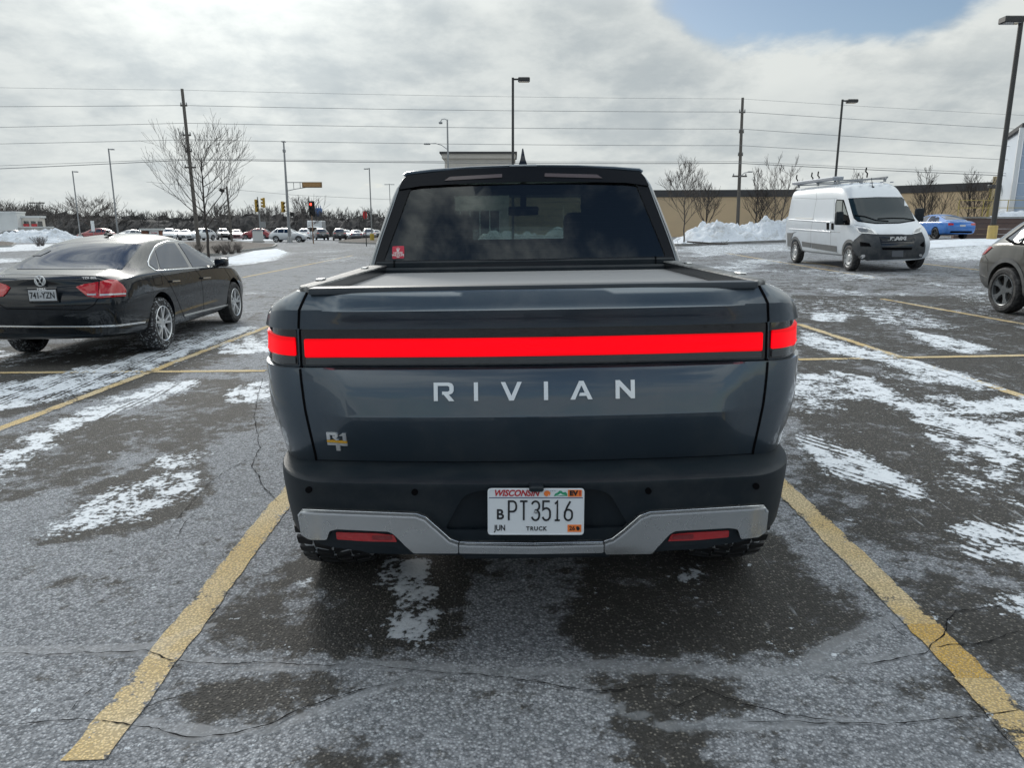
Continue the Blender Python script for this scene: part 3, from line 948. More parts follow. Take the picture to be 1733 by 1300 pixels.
# closed proxy for casting panels on to
inner = []
for (x, y, z) in rings[0]: inner.append((x * .925, y + .05 - .10 * y / 5.4, z))
floor_ = [(x, y, 1.205) for x, y, z in inner]
prox = MB(); prox.v = bodyv; prox.f = gate_f + side_f + [list(range(NR)), [k + (len(rings) - 1) * NR for k in range(NR)]]; prox.mi = [0] * len(prox.f)
t_bvh = BVHTree.FromPolygons(prox.v, prox.f)
def drop_loose(o):
    bm = bmesh.new(); bm.from_mesh(o.data); bmesh.ops.delete(bm, geom=[v for v in bm.verts if not v.link_faces], context='VERTS'); bm.to_mesh(o.data); bm.free()
tailgate = gate.build('tailgate', M_paint, TR, 22); drop_loose(tailgate)
side.f = side_f + [list(range(NR)), [k + (len(rings) - 1) * NR for k in range(NR)]]; side.f += gate_f; side.mi = [0] * len(side.f)
side.f = [f for f in side.f if len(f) != NR] + [[k + (len(rings) - 1) * NR for k in range(NR)]]
nb0 = len(bodyv); side.v = bodyv + inner + floor_
for k in range(NR):
    k2 = (k + 1) % NR; side.f.append([nb0 + k, k, k2, nb0 + k2]); side.f.append([nb0 + NR + k, nb0 + k, nb0 + k2, nb0 + NR + k2])
side.f.append([nb0 + NR + k for k in range(NR)]); side.mi = [0] * len(side.f)
tbody = side.build('body', [M_paint, M_dark], None, 28)
WR = .405; AX_R, AX_F = .99, 4.44
cuts = []
for y in (AX_R, AX_F):
    for s in (-1, 1):
        c = MB(); c.lathe([(s * .62, .455), (s * 1.2, .455)], 40, 'x', (0, y, WR + .02)); n = 40
        c.f += [list(range(n)), [n + k for k in range(n)]]; c.mi += [0, 0]; cuts.append(c)
bool_cut(tbody, cuts)
tbody.parent = TR
# take the tailgate's share (now its own part) back out of the body, and darken the wheel wells
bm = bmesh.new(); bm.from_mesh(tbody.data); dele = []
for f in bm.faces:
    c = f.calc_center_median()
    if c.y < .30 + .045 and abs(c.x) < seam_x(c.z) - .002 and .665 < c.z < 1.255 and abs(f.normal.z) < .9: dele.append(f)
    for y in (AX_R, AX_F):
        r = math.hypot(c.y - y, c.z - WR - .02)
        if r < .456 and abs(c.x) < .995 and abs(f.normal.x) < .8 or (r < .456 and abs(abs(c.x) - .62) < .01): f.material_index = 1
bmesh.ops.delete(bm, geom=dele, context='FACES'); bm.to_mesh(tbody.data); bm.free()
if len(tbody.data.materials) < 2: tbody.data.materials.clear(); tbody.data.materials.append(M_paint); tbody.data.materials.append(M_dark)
tbody.data.polygons.foreach_set('use_smooth', [True] * len(tbody.data.polygons)); tbody.data.set_sharp_from_angle(angle=radians(28))

# panel gaps
gp = MB()
for s in (-1, 1):
    ribbon('g', t_bvh, [(s * seam_x(z), z) for z in np.linspace(.668, 1.256, 22)], 'rear', M_gap, TR, .0075, .0025, .006, .008, mb=gp)
ribbon('g', t_bvh, [(-.757, .668), (.757, .668)], 'rear', M_gap, TR, .012, .0012, .004, .05, mb=gp)
gp.build('panel_gap', M_gap, TR, 0)

# light bar
def zline(x0, x1, z0, z1, r=.01): return rounded([(x0, z0), (x1, z0), (x1, z1), (x0, z1)], r)
decal('light_bar_housing', t_bvh, zline(-.783, .783, 1.0085, 1.130, .004), 'rear', M_black_gloss, TR, .004, .012, .05)
lb = decal('light_bar', t_bvh, zline(-.772, .772, 1.036, 1.099, .006), 'rear', M_redlight, TR, .010, .012, .05)
M_smoke = principled('smoked_lens', (.045, .05, .055), .15, coat=1.)
decal('lower_lens', t_bvh, zline(-.770, .770, 1.0125, 1.033, .004), 'rear', M_smoke, TR, .009, .010, .05)
for s in (-1, 1):
    hp = [(s * .800, 1.0085), (s * .988, 1.0085), (s * .979, 1.130), (s * .800, 1.130)]
    hl = decal('corner_lamp', t_bvh, rounded(hp, .004), 'rear', M_black_gloss, TR, .004, .014, .02)
    decal('red_lens', t_bvh, rounded([(s * .804, 1.042), (s * .985, 1.046), (s * .979, 1.110), (s * .804, 1.104)], .004), 'rear', M_redlight, hl, .012, .012, .02, root=TR)
    decal('clear_lens', t_bvh, rounded([(s * .806, 1.014), (s * .985, 1.014), (s * .985, 1.039), (s * .806, 1.038)], .004), 'rear', M_smoke, hl, .010, .010, .02, root=TR)
    decal('reflector', t_bvh, rounded([(s * .955, 1.018), (s * .982, 1.018), (s * .982, 1.036), (s * .970, 1.036)], .003), 'rear', M_clearlens, hl, .0125, .004, .01, root=TR)

# R I V I A N : raised letters on the tailgate
def letter(name, polys, x0, w, z0, h, mat, off=.006, holes=None):
    for q in polys:
        P = [(x0 + u * w, z0 + v * h) for u, v in q]
        decal(name, t_bvh, P, 'rear', mat, tailgate, off, off + .001, .02, root=TR, smooth=30)
M_letter = principled('brushed_letter', (.80, .82, .84), .32, .6)
LZ, LH = .897, .060
lw = {'R': .066, 'I': .0135, 'V': .069, 'A': .073, 'N': .064}
RP = [[(0, 0), (0, 1), (.72, 1), (.90, .95), (1, .82), (1, .52), (.93, .40), (.80, .33), (1, 0), (.76, 0), (.52, .42), (.34, .42), (.34, .22), (.16, .0)][0:0]]
R_poly = [[(0, 0), (0, 1), (.20, 1), (.20, 0)], [(.20, .82), (.20, 1), (.75, 1), (.92, .94), (1, .80), (1, .54), (.92, .40), (.76, .34), (.42, .34), (.42, .51), (.70, .51), (.79, .56), (.79, .76), (.70, .82)], [(.50, .34), (.76, .34), (1.02, 0), (.76, 0)]]
V_poly = [[(0, 1), (.21, 1), (.5, .26), (.79, 1), (1, 1), (.61, 0), (.39, 0)]]
A_poly = [[(0, 0), (.40, 1), (.60, 1), (1, 0), (.79, 0), (.72, .19), (.38, .19), (.44, .36), (.65, .36), (.5, .76), (.21, 0)]]
N_poly = [[(0, 0), (0, 1), (.22, 1), (.79, .36), (.79, 1), (1, 1), (1, 0), (.80, 0), (.21, .67), (.21, 0)]]
I_poly = [[(0, 0), (0, 1), (1, 1), (1, 0)]]
for nm, P, cx in (('R', R_poly, -.300), ('I', I_poly, -.193), ('V', V_poly, -.076), ('I', I_poly, .038), ('A', A_poly, .155), ('N', N_poly, .300)):
    letter('badge_letter', P, cx - lw[nm] / 2, lw[nm], LZ, LH, M_letter)
# R1T badge
BX, BZ = -.712, .714
bR = [[(0, .60), (0, 1), (.16, 1), (.16, .60)], [(.16, .88), (.16, 1), (.52, 1), (.58, .94), (.58, .80), (.50, .74), (.30, .74), (.30, .84), (.44, .84), (.46, .88)], [(.30, .74), (.46, .74), (.60, .60), (.44, .60)]]
b1 = [[(.66, .86), (.80, 1), (.98, 1), (.98, .60), (.82, .60), (.82, .88), (.66, .88)]]
bT = [[(0, .30), (0, .44), (1, .44), (1, .30), (.62, .30), (.62, 0), (.42, 0), (.42, .30)]]
for q in bR + b1 + bT: letter('badge_letter', [q], BX, .072, BZ, .066, M_letter, .005)
letter('badge_stripe', [[(0, .47), (0, .57), (1, .57), (1, .47)]], BX, .072, BZ, .066, principled('yellow_stripe', (.75, .42, .05), .4), .006)

# bed rails, tonneau cover, tailgate cap
M_satin_black = principled('satin_black', (.006, .007, .009), .22, spec=.35)
cap = MB()
cap.box((0, .320, 1.2600), (1.478, .075, .022), bev=.004, seg=2)
M_cap = grime(principled('charcoal_trim', (.030, .040, .052), .5), .08, scale=9, speck=.3)
cap.build('tailgate_cap', M_cap, TR)
for s in (-1, 1):
    m = MB()
    ys = np.concatenate([np.linspace(.300, .40, 6), np.linspace(.43, 1.83, 22)])
    so_ = lambda y: .748 + .055 * math.sqrt(min(1, max(0, (y - .300) / .10))) + .035 * (lambda q: q * q * (3 - 2 * q))(min(1, max(0, (y - .40) / 1.4)))
    prof = lambda y: [(.740, 1.215), (.740, 1.268), (.744, 1.273), (.5 * (.744 + so_(y)), 1.275), (so_(y) - .004, 1.272), (so_(y), 1.266), (so_(y) - .002, 1.250)]
    vs = []; fs = []
    for y in ys:
        vs += [(s * x, y, z) for x, z in prof(y)]
    n = 7
    for i in range(len(ys) - 1):
        for j in range(n - 1): fs.append([i * n + j, i * n + j + 1, (i + 1) * n + j + 1, (i + 1) * n + j])
    fs.append(list(range(n)))
    m.add(vs, fs)
    m.mi = [1 if (i_ < (len(ys) - 1) * (n - 1) and i_ % (n - 1) in (0,)) else 0 for i_ in range(len(m.f))]
    r_ = m.build('bed_rail', [grime(principled('rail_plastic', (.05, .053, .056), .55), .75, (.36, .37, .37), 20, bumps=1., speck=.6), M_satin_black], TR)
    for y in (.62, 1.45):
        q = MB(); q.box((s * .785, y, 1.278), (.026, .07, .008), bev=.003)
        q.build('tie_down', M_satin, r_)
M_cover = grime(principled('cover_vinyl', (.27, .275, .285), .8, spec=.15), .25, (.30, .305, .31), 5, speck=.4)
cv = MB(); cv.box((0, 1.10, 1.226), (1.497, 1.49, .012))
cv.build('tonneau_cover', M_cover, TR)
cv = MB(); cv.box((0, 1.80, 1.236), (1.50, .05, .045), bev=.01); cv.build('cover_canister', M_black_plastic, TR)

# cab
def ry_(z): return 1.83 + .36 * (z - 1.25)
def half_w(z): return float(np.interp(z, [1.20, 1.27, 1.36, 1.58, 1.68, 1.73, 1.755], [.868, .852, .822, .745, .700, .668, .640]))
def yfz(z): return float(np.interp(z, [1.20, 1.26, 1.74, 1.78], [4.92, 4.82, 3.82, 3.70]))
zl = [1.20, 1.27, 1.36, 1.47, 1.58, 1.66, 1.70, 1.73, 1.752]
cab = MB(); vs = []; fs = []
for s in (1, -1):
    rows = []
    for z in zl:
        y0, y1 = ry_(z) + .015, yfz(z)
        rows.append([(s * (half_w(z) - (.02 if a in (0,) else 0) - .10 * max(0, (a - .8) / .2) ** 2), y0 + (y1 - y0) * a, z + (.022 * sin(pi * min(1, max(0, a))) if z > 1.74 else 0)) for a in (0, .015, .05, .2, .4, .6, .8, .9, 1.)])
    o = len(vs)
    for r in rows: vs += r
    n = 9
    for i in range(len(zl) - 1):
        for j in range(n - 1): fs.append([o + i * n + j, o + i * n + j + 1, o + (i + 1) * n + j + 1, o + (i + 1) * n + j])
# roof
o = len(vs); nx_ = 15
ys = [0, .015, .05, .2, .4, .6, .8, .9, 1.]
for a in ys:
    z = zl[-1]; y0, y1 = ry_(z) + .015, yfz(z)
    for i in range(nx_):
        x = -1 + 2 * i / (nx_ - 1)
        w = half_w(z) - (.02 if a == 0 else 0) - .10 * max(0, (a - .8) / .2) ** 2
        zz = z + .022 * sin(pi * a) + .042 * (1 - abs(x) ** 2.4)
        vs.append((x * w, y0 + (y1 - y0) * a, zz))
for j in range(len(ys) - 1):
    for i in range(nx_ - 1): fs.append([o + j * nx_ + i, o + j * nx_ + i + 1, o + (j + 1) * nx_ + i + 1, o + (j + 1) * nx_ + i])
cab.add(vs, fs)
cab_o = cab.build('cab_shell', M_paint, TR, 40, fix=True)
# inner shell so the glass looks into a dark cabin
inn = MB()
for s in (1, -1):
    inn.add([(s * .80, 1.9, 1.0), (s * .80, 4.7, 1.0), (s * .62, 3.8, 1.70), (s * .64, 2.06, 1.70)], [[0, 1, 2, 3]])
inn.add([(-.64, 2.06, 1.70), (.64, 2.06, 1.70), (.62, 3.78, 1.715), (-.62, 3.78, 1.715)], [[0, 1, 2, 3]])
inn.add([(-.80, 1.9, 1.0), (.80, 1.9, 1.0), (.80, 4.7, 1.0), (-.80, 4.7, 1.0)], [[0, 1, 2, 3]])
inn.build('cabin_lining', M_seat, TR, 0)
st = MB()
st.box((0, 2.62, 1.18), (1.36, .14, .42), bev=.05, seg=2)
st.build('rear_seat', M_seat, TR)
for x in (-.56, .58):
    st = MB(); st.box((x, 2.60, 1.44), (.24, .10, .14), bev=.03, seg=2); st.build('headrest', M_seat, TR)
for x in (-.64, .60):
    fsit = MB(); fsit.box((x, 3.45, 1.24), (.56, .15, .66), bev=.07, seg=3)
    fsit.box((x + (.02 if x > 0 else -.02), 3.46, 1.63), (.34, .11, .18), bev=.05, seg=3)
    fsit.build('front_seat', M_seat, TR)
ds = MB(); ds.box((0, 4.35, 1.13), (1.5, .5, .36), bev=.06, seg=2); ds.build('dashboard', M_seat, TR)
mr = MB(); mr.box((.03, 4.02, 1.60), (.25, .03, .075), bev=.015, seg=2); mr.box((.03, 4.02, 1.69), (.05, .03, .12)); mr.build('rear_view_mirror', M_seat, TR)
# windscreen and its surround
ws = MB()
n = 9
for (z, k) in ((1.27, 0), (1.42, .1), (1.58, .1), (1.735, 0)):
    w = half_w(z) - .10
    for i in range(n):
        x = -1 + 2 * i / (n - 1)
        ws.v.append((x * w, yfz(z) + .10 * (1 - x * x) - .02, z + .03 * (1 - x * x) * (z > 1.7)))
for j in range(3):
    for i in range(n - 1): ws.f.append([j * n + i, j * n + i + 1, (j + 1) * n + i + 1, (j + 1) * n + i]); ws.mi.append(0)
ws.build('windscreen', glass_mat('windscreen_glass', (.85, .92, .88), .5), TR, 40)
# rear plane of the cab: frame with opening, glass, spoiler
def rp(u, v, w):
    bowy = -.03 * (1 - (abs(u) / .8) ** 2)
    return (u, ry_(v) + bowy - w, v)
def rear_panel(name, outer, mat, w0, w1, holes=(), grid=.09, parent=None, smooth=40, curve=0.):
    P = densify(outer, grid); H = [densify(h, grid) for h in holes]
    verts = [Vector(p) for p in P]; edges = [(i, (i + 1) % len(P)) for i in range(len(P))]
    for h in H:
        o = len(verts); verts += [Vector(p) for p in h]; edges += [(o + i, o + (i + 1) % len(h)) for i in range(len(h))]
    xs = [p[0] for p in P]; zs = [p[1] for p in P]
    for x in np.arange(min(xs) + grid / 2, max(xs), grid):
        for z in np.arange(min(zs) + grid / 2, max(zs), grid):
            if inside(P, x, z) and not any(inside(h, x, z) for h in H): verts.append(Vector((x, z)))
    r = delaunay_2d_cdt(verts, edges, [], 0, 1e-7); vv, ff = r[0], r[2]
    tr = [list(f) for f in ff if inside(P, sum(vv[i][0] for i in f) / 3, sum(vv[i][1] for i in f) / 3) and not any(inside(h, sum(vv[i][0] for i in f) / 3, sum(vv[i][1] for i in f) / 3) for h in H)]
    cnt = {}
    for t_ in tr:
        for a, b in zip(t_, t_[1:] + t_[:1]): cnt[(a, b)] = 1
    rim = [(a, b) for (a, b) in cnt if (b, a) not in cnt]; n = len(vv)
    vs = [rp(v[0], v[1], w1) for v in vv] + [rp(v[0], v[1], w0) for v in vv]
    fs = tr + [[b, a, n + a, n + b] for a, b in rim] + [[n + a for a in reversed(t_)] for t_ in tr]
    return MB().add(vs, fs).build(name, mat, parent or TR, smooth)
outer = [(-.850, 1.235), (.850, 1.235), (.832, 1.32), (.80, 1.42), (.742, 1.58), (.70, 1.68), (.672, 1.725), (.645, 1.748), (.35, 1.777), (0, 1.787), (-.35, 1.777), (-.645, 1.748), (-.672, 1.725), (-.70, 1.68), (-.742, 1.58), (-.80, 1.42), (-.832, 1.32)]
win = rounded([(-.762, 1.295), (.762, 1.295), (.612, 1.690), (.3, 1.700), (0, 1.704), (-.3, 1.700), (-.612, 1.690)], .02)
rear_panel('rear_window_frame', [(x * (.975 if abs(x) > .5 else 1), z) for x, z in outer], M_satin_black, -.03, 0, [win])
gl_o = rear_panel('rear_window', win, glass_mat('rear_window_glass', (.46, .52, .50), 2.0), -.014, -.008)
# defroster lines
df = MB()
for z in np.arange(1.34, 1.68, .036):
    w = .72 - (z - 1.295) * .36
    df.box((0, 0, 0), (.01, .001, .001)) if 0 else None
    pts = [rp(x, z, -.016) for x in np.linspace(-w, w, 9)]
    df.tube(pts, .0008, 3, False)
df.build('defroster_lines', principled('defroster', (.05, .04, .035), .5), gl_o, 0)
M_paintlite = M_paint
# painted outer corner strips of the cab
for s in (-1, 1):
    zin = [(1.235, .822), (1.32, .800), (1.42, .768), (1.50, .740), (1.58, .712), (1.64, .692), (1.68, .678), (1.715, .660), (1.745, .640)]
    zo = [(1.235, .872), (1.32, .845), (1.42, .812), (1.50, .782), (1.58, .754), (1.64, .732), (1.68, .714), (1.715, .690), (1.750, .655)]
    vs = []; fs = []
    for (z, xi), (_, xo) in zip(zin, zo):
        for j in range(7):
            t_ = pi / 2 * j / 6; p_ = rp(xi + (xo - xi) * sin(t_), z, .004); vs.append((s * p_[0], p_[1] + .16 * (1 - cos(t_)), z))
    for i in range(len(zin) - 1):
        for j in range(6): a_ = i * 7 + j; fs.append([a_, a_ + 1, a_ + 8, a_ + 7])
    MB().add(vs, fs).build('corner_pillar', M_paint, TR, 60)
re_ = MB(); re_.tube([(x, ry_(z) + .02, z) for x, z in [(-.655, 1.748), (-.64, 1.759), (-.5, 1.772), (-.3, 1.783), (0, 1.790), (.3, 1.783), (.5, 1.772), (.64, 1.759), (.655, 1.748)]], .012, 8)
re_.build('roof_edge', M_paint, TR, 60)
# spoiler with two slots
sp = rounded([(-.684, 1.672), (-.660, 1.722), (-.638, 1.748), (-.3, 1.777), (0, 1.785), (.3, 1.777), (.638, 1.748), (.660, 1.722), (.684, 1.672), (.56, 1.690), (.3, 1.699), (0, 1.703), (-.3, 1.699), (-.56, 1.690)], .008)
spl = rear_panel('rear_spoiler', sp, M_satin_black, -.02, .012)
M_slot = principled('slot_lamp', (.11, .085, .085), .25, coat=1.)
for s in (-1, 1):
    q = MB()
    P = rounded([(s * .115, 1.728), (s * .430, 1.716), (s * .40, 1.736), (s * .115, 1.747)], .005)
    q.prism(P, lambda u, v, w: rp(u, v, w), .010, .018)
    q.build('cargo_lamp', M_slot, spl)
rf = MB()
rf.box((0, 2.12, 1.790), (.16, .2, .02), bev=.008)
rf.build('antenna_base', M_paint, TR)
an = MB()
prof = [(0, .0), (.012, .020), (.02, .052), (.10, .115)]
P = [(2.07, 1.795), (2.085, 1.835), (2.093, 1.888), (2.10, 1.892), (2.13, 1.86), (2.20, 1.81), (2.24, 1.797)]
vs = []; fs = []
nP = len(P); cy = 2.13
for (k, wv) in ((0, -1), (1, 1)):
    for (y, z) in P: vs.append((wv * (.024 * max(.1, (1 - (z - 1.795) / .085)) ** 1.2 + .002), y, z))
fs = [list(range(nP)), [nP + k for k in reversed(range(nP))]] + [[k, nP + k, nP + (k + 1) % nP, (k + 1) % nP] for k in range(nP)]
an.add(vs, fs); an.box((0, 2.15, 1.797), (.062, .17, .008), bev=.003)
an.build('shark_fin_antenna', M_black_gloss, TR)
# trim below the window
tm = MB(); tm.box((0, 1.835, 1.262), (1.60, .05, .058), bev=.008); tm.build('window_trim', M_black_plastic, TR)
for x in (-.70, .70): tm = MB(); tm.box((x, 1.822, 1.272), (.004, .04, .05)); tm.build('trim_joint', M_gap, TR)
# side glass (dark) and mirrors
cb_bvh = bvh_of(cab_o)
decal('side_window', cb_bvh, rounded([(2.15, 1.32), (4.45, 1.30), (3.80, 1.66), (2.35, 1.67)], .05), 'right', M_darkglass, TR, .004, grid=.12, mirror=True)
for s in (-1, 1):
    m = MB(); m.box((s * .98, 4.25, 1.34), (.16, .10, .17), bev=.03, seg=2); m.box((s * .89, 4.28, 1.28), (.16, .05, .04)); m.build('wing_mirror', M_black_gloss, TR)
# sticker
stk = decal('sticker', bvh_of(gl_o), rounded([(664, 417), (684, 416), (684, 437), (664, 438)], 2), 'cam', principled('red_sticker', (.55, .035, .07), .5), gl_o, .0015, .001, 8, root=TR)
M_w = principled('white_print', (.8, .8, .8), .5)
MR = Matrix.Rotation(pi / 2, 4, 'X')
def on_back(x, y, z): return Matrix.Translation((x, y, z)) @ MR
_p, _n = hit(bvh_of(gl_o), make_caster('cam', TR)(674, 427), .003)
def stick_text(s_, dz, size):
    if s_: text_obj('lettering', s_, size, M_w, gl_o, on_back(_p.x, ry_(_p.z + dz) - .004 - .03 * (1 - (_p.x / .8) ** 2) + .008, _p.z + dz) @ Matrix.Rotation(-.34, 4, 'X'), .0004, 1., bold=.0003)
stick_text('HORSE', -.004, .016); stick_text('WILDLIFE', -.016, .0155); stick_text('2025', -.026, .008)
lg = MB()
for k in range(5):
    a = -1 + k * .5
    lg.tube([(_p.x + .002 + a * .003, ry_(_p.z + .006) - .029, _p.z + .004), (_p.x + .004 + a * .010, ry_(_p.z + .02) - .029, _p.z + .022 + .006 * (1 - abs(a)))], [.0016, .0006], 4)
lg.build('sticker_emblem', M_w, gl_o, 0)

# ------------------------------------------------------------------ rear bumper
BL = [(.672, .85, .262, .02, .40), (.670, .895, .11, .03, .40), (.667, .905, .072, .035, .42), (.663, .908, .062, .037, .43), (.656, .910, .060, .038, .44), (.635, .913, .064, .04, .44), (.590, .914, .071, .04, .45),
      (.52, .908, .078, .04, .45), (.46, .896, .082, .04, .44), (.425, .885, .086, .04, .43), (.405, .87, .094, .04, .42), (.395, .84, .16, .04, .36)]
def bcontour(w, yr, bow, ry, yend):
    P = []; sx = .66
    for i in range(13):
        x = sx * i / 12; P.append((x, yr + bow * (x / sx) ** 2))
    y1 = yr + bow; rx = w - sx
    for i in range(1, 15):
        t = pi / 2 * i / 14; P.append((sx + rx * sin(t) ** 1.0, y1 + ry * (1 - cos(t) ** .85)))
    P.append((w, yend)); return P
rg = []
for z, w, yr, bow, ry in BL:
    h = bcontour(w, yr, bow, ry, .79); rg.append([(-x, y, z) for x, y in reversed(h)] + [(x, y, z) for x, y in h[1:]])
nb_ = len(rg[0]); bp_ = MB(); bp_.v = [p for r in rg for p in r]
for i in range(len(rg) - 1):
    for k in range(nb_ - 1): bp_.f.append([i * nb_ + k, (i + 1) * nb_ + k, (i + 1) * nb_ + k + 1, i * nb_ + k + 1])
for r0 in (0, (len(rg) - 1)): bp_.f.append([r0 * nb_ + k for k in range(nb_)])
bp_.f.append([i * nb_ for i in range(len(rg))] + [i * nb_ + nb_ - 1 for i in reversed(range(len(rg)))])
bp_.mi = [0] * len(bp_.f)
b_bvh = BVHTree.FromPolygons(bp_.v, bp_.f)
# notch above the fog lamps' lower edge: cut the outer ends upward
M_bumper = M_black_plastic
bumper = bp_.build('rear_bumper', M_bumper, None, 30)
cuts = []
for s in (-1, 1):
    c = MB(); c.prism([(s * .55, .30), (s * .55, .400), (s * .58, .414), (s * .66, .424), (s * .96, .474), (s * 1.2, .50), (s * 1.2, .30)], lambda u, v, w: (u, w, v), -.5, 1.2); cuts.append(c)
    c = MB(); c.lathe([(s * .60, .47), (s * 1.2, .47)], 40, 'x', (0, AX_R, WR + .02)); c.f += [list(range(40)), [40 + k for k in range(40)]]; c.mi += [0, 0]; cuts.append(c)
# plate recess
c = MB(); c.prism(rounded([(-.30, .500), (-.235, .620), (-.19, .640), (.19, .640), (.235, .620), (.30, .500)], .02), lambda u, v, w: (u, w, v), -.3, .105); cuts.append(c)
bool_cut(bumper, cuts); bumper.parent = TR
bumper.data.materials.clear(); bumper.data.materials.append(M_bumper)
bumper.data.polygons.foreach_set('use_smooth', [True] * len(bumper.data.polygons)); bumper.data.set_sharp_from_angle(angle=radians(30))
# satin strip: a wide plate at each side dropping to a narrow bar in the middle
SL = [(515, 868), (519, 859), (706, 866), (722, 872), (748, 896), (762, 908), (772, 913), (777, 914), (777, 930), (703, 930), (688, 917), (670, 899), (661, 894), (575, 890), (562, 893), (557, 908), (533, 908), (521, 901)]
cen = [(778.5, 914), (900, 915.5), (1019.5, 913), (1019.5, 929), (900, 931), (778.5, 930)]
SR = [(1290, 858), (1285, 852), (1098, 863), (1082, 869), (1056, 893), (1042, 905), (1031, 911), (1021, 912.5), (1021, 929), (1100, 928), (1112, 917), (1130, 898), (1139, 893), (1229, 888), (1243, 890), (1249, 906), (1275, 903), (1286, 895)]
M_sat = grime(principled('satin_strip', (.52, .54, .55), .24, .95, coat=.2), .12, (.3, .3, .3), 7)
skel = []
for P_, nm in ((SL, 'skid_trim'), (cen, 'skid_trim'), (SR, 'skid_trim')):
    so = decal(nm, b_bvh, rounded(P_, 3) if nm else P_, 'cam', M_sat, TR, .026, .034, 11, bulge=0.)
    skel.append(so)
# bright bevel along its upper edge
M_edge = principled('bright_edge', (.80, .83, .86), .20, .9)
for ln in ([(517, 866), (521, 861), (706, 868), (721, 873.5), (748, 898), (762, 910.5), (776, 915.5)], [(779, 916), (900, 917.5), (1019, 915)], [(1022, 914), (1036, 909.5), (1055, 895), (1082, 871), (1098, 865), (1284, 854), (1288, 860)]):
    ribbon('trim_edge', b_bvh, ln, 'cam', M_edge, TR, .014, .033, .014, 7, round_=True)
# reflector pockets
for s, P_, L_, K_ in ((-1, [(557, 912), (562, 896), (575, 892), (662, 896), (672, 902), (697, 934), (670, 925), (600, 920)], [(570, 899), (640, 901), (668, 904), (673, 915), (620, 914), (572, 911)], [(631, 904), (664, 905), (665, 911), (632, 911)]),
                 (1, [(1247, 908), (1243, 893), (1230, 890), (1140, 895), (1130, 901), (1106, 933), (1133, 924), (1200, 918)], [(1232, 896), (1163, 900), (1135, 903), (1129, 914), (1180, 912), (1231, 907)], [(1172, 902), (1138, 904), (1136, 910), (1171, 909)])):
    pk = decal('reflector_housing', b_bvh, rounded(P_, 3), 'cam', M_black_plastic, TR, .006, .02, 10)
    rl = decal('reflector', b_bvh, rounded(L_, 2), 'cam', M_redlens, TR, .010, .008, 8)
    if rl: decal('inner_lens', b_bvh, rounded(K_, 2), 'cam', M_redlens2, rl, .013, .004, 5, root=TR)
# parking sensors
for px, py in ((523, 829), (702, 833), (1097, 831), (1279, 823)):
    decal('parking_sensor', b_bvh, [(px + 5.5 * cos(a), py + 5.5 * sin(a)) for a in np.linspace(0, 2 * pi, 17)[:-1]], 'cam', M_gap, TR, .003, .004, 4)
# ledge speckled with road salt: thin pad on the bumper top
# licence plate
pm = Matrix.Translation((-.004, .040, .578)) @ Matrix.Rotation(radians(-4), 4, 'X') @ Matrix.Rotation(radians(0.9), 4, 'Y')
def pl(u, v, w): return tuple(pm @ Vector((u, -w, v)))
PLM = principled('plate_white', (.66, .70, .74), .35)
plate = MB(); plate.prism(rounded([(-.152, -.076), (.152, -.076), (.152, .076), (-.152, .076)], .012), pl, 0, .003)
plate_o = plate.build('licence_plate', PLM, TR, 30)
rim = MB(); ring = rounded([(-.149, -.073), (.149, -.073), (.149, .073), (-.149, .073)], .010, 4)
rim.tube([pl(u, v, .0032) for u, v in ring + ring[:1]], .0012, 6, False); rim.build('plate_rim', PLM, plate_o)
hold = MB(); hold.box((0, .075, .58), (.24, .06, .10)); hold.build('plate_holder', M_black_plastic, TR)
P_blk = principled('plate_black', (.008, .009, .012), .4); P_red = principled('plate_red', (.42, .012, .02), .4)
P_org = principled('sticker_orange', (.82, .20, .035), .5); P_grn = principled('plate_green', (.02, .27, .14), .5); P_nav = principled('plate_navy', (.01, .02, .10), .4)
def PT(u, v, w=.0035): return pm @ Matrix.Translation((u, -w, v)) @ MR
def quad(name, u0, v0, u1, v1, mat, w=.0036, par=None):
    m = MB(); m.prism([(u0, v0), (u1, v0), (u1, v1), (u0, v1)], pl, .002, w); return m.build(name, mat, par or plate_o, 0)
quad('plate_line', -.147, .0445, .147, .0468, P_nav)
text_obj('lettering', 'WISCONSIN', .0275, P_red, plate_o, PT(-.062, .060), .0006, .93, shear=.28, bold=.0008)
quad('year_sticker', .100, .049, .144, .072, P_org)
text_obj('lettering', 'EV', .021, P_blk, plate_o, PT(.118, .0605, .0042), .0004, 1.1, bold=.0012)
text_obj('lettering', 'I', .021, P_red, plate_o, PT(.138, .0605, .0042), .0004, 1., bold=.0008)
quad('month_sticker', .100, -.066, .144, -.042, P_org)
text_obj('lettering', '26', .019, P_blk, plate_o, PT(.1145, -.054, .0042), .0004, 1., bold=.0003)
m = MB(); m.prism([(.127, -.050), (.130, -.047), (.137, -.049), (.139, -.056), (.135, -.061), (.130, -.060), (.128, -.055)], pl, .003, .0044); m.build('state_outline', P_blk, plate_o, 0)
text_obj('lettering', 'B', .046, P_blk, plate_o, PT(-.113, -.010), .0006, .95, bold=.0010)
text_obj('lettering', 'JUN', .026, P_blk, plate_o, PT(-.1135, -.0535), .0006, .78, bold=.0006)
text_obj('lettering', 'TRUCK', .0185, P_blk, plate_o, PT(.002, -.0555), .0006, .95, bold=.0005, space=1.2)
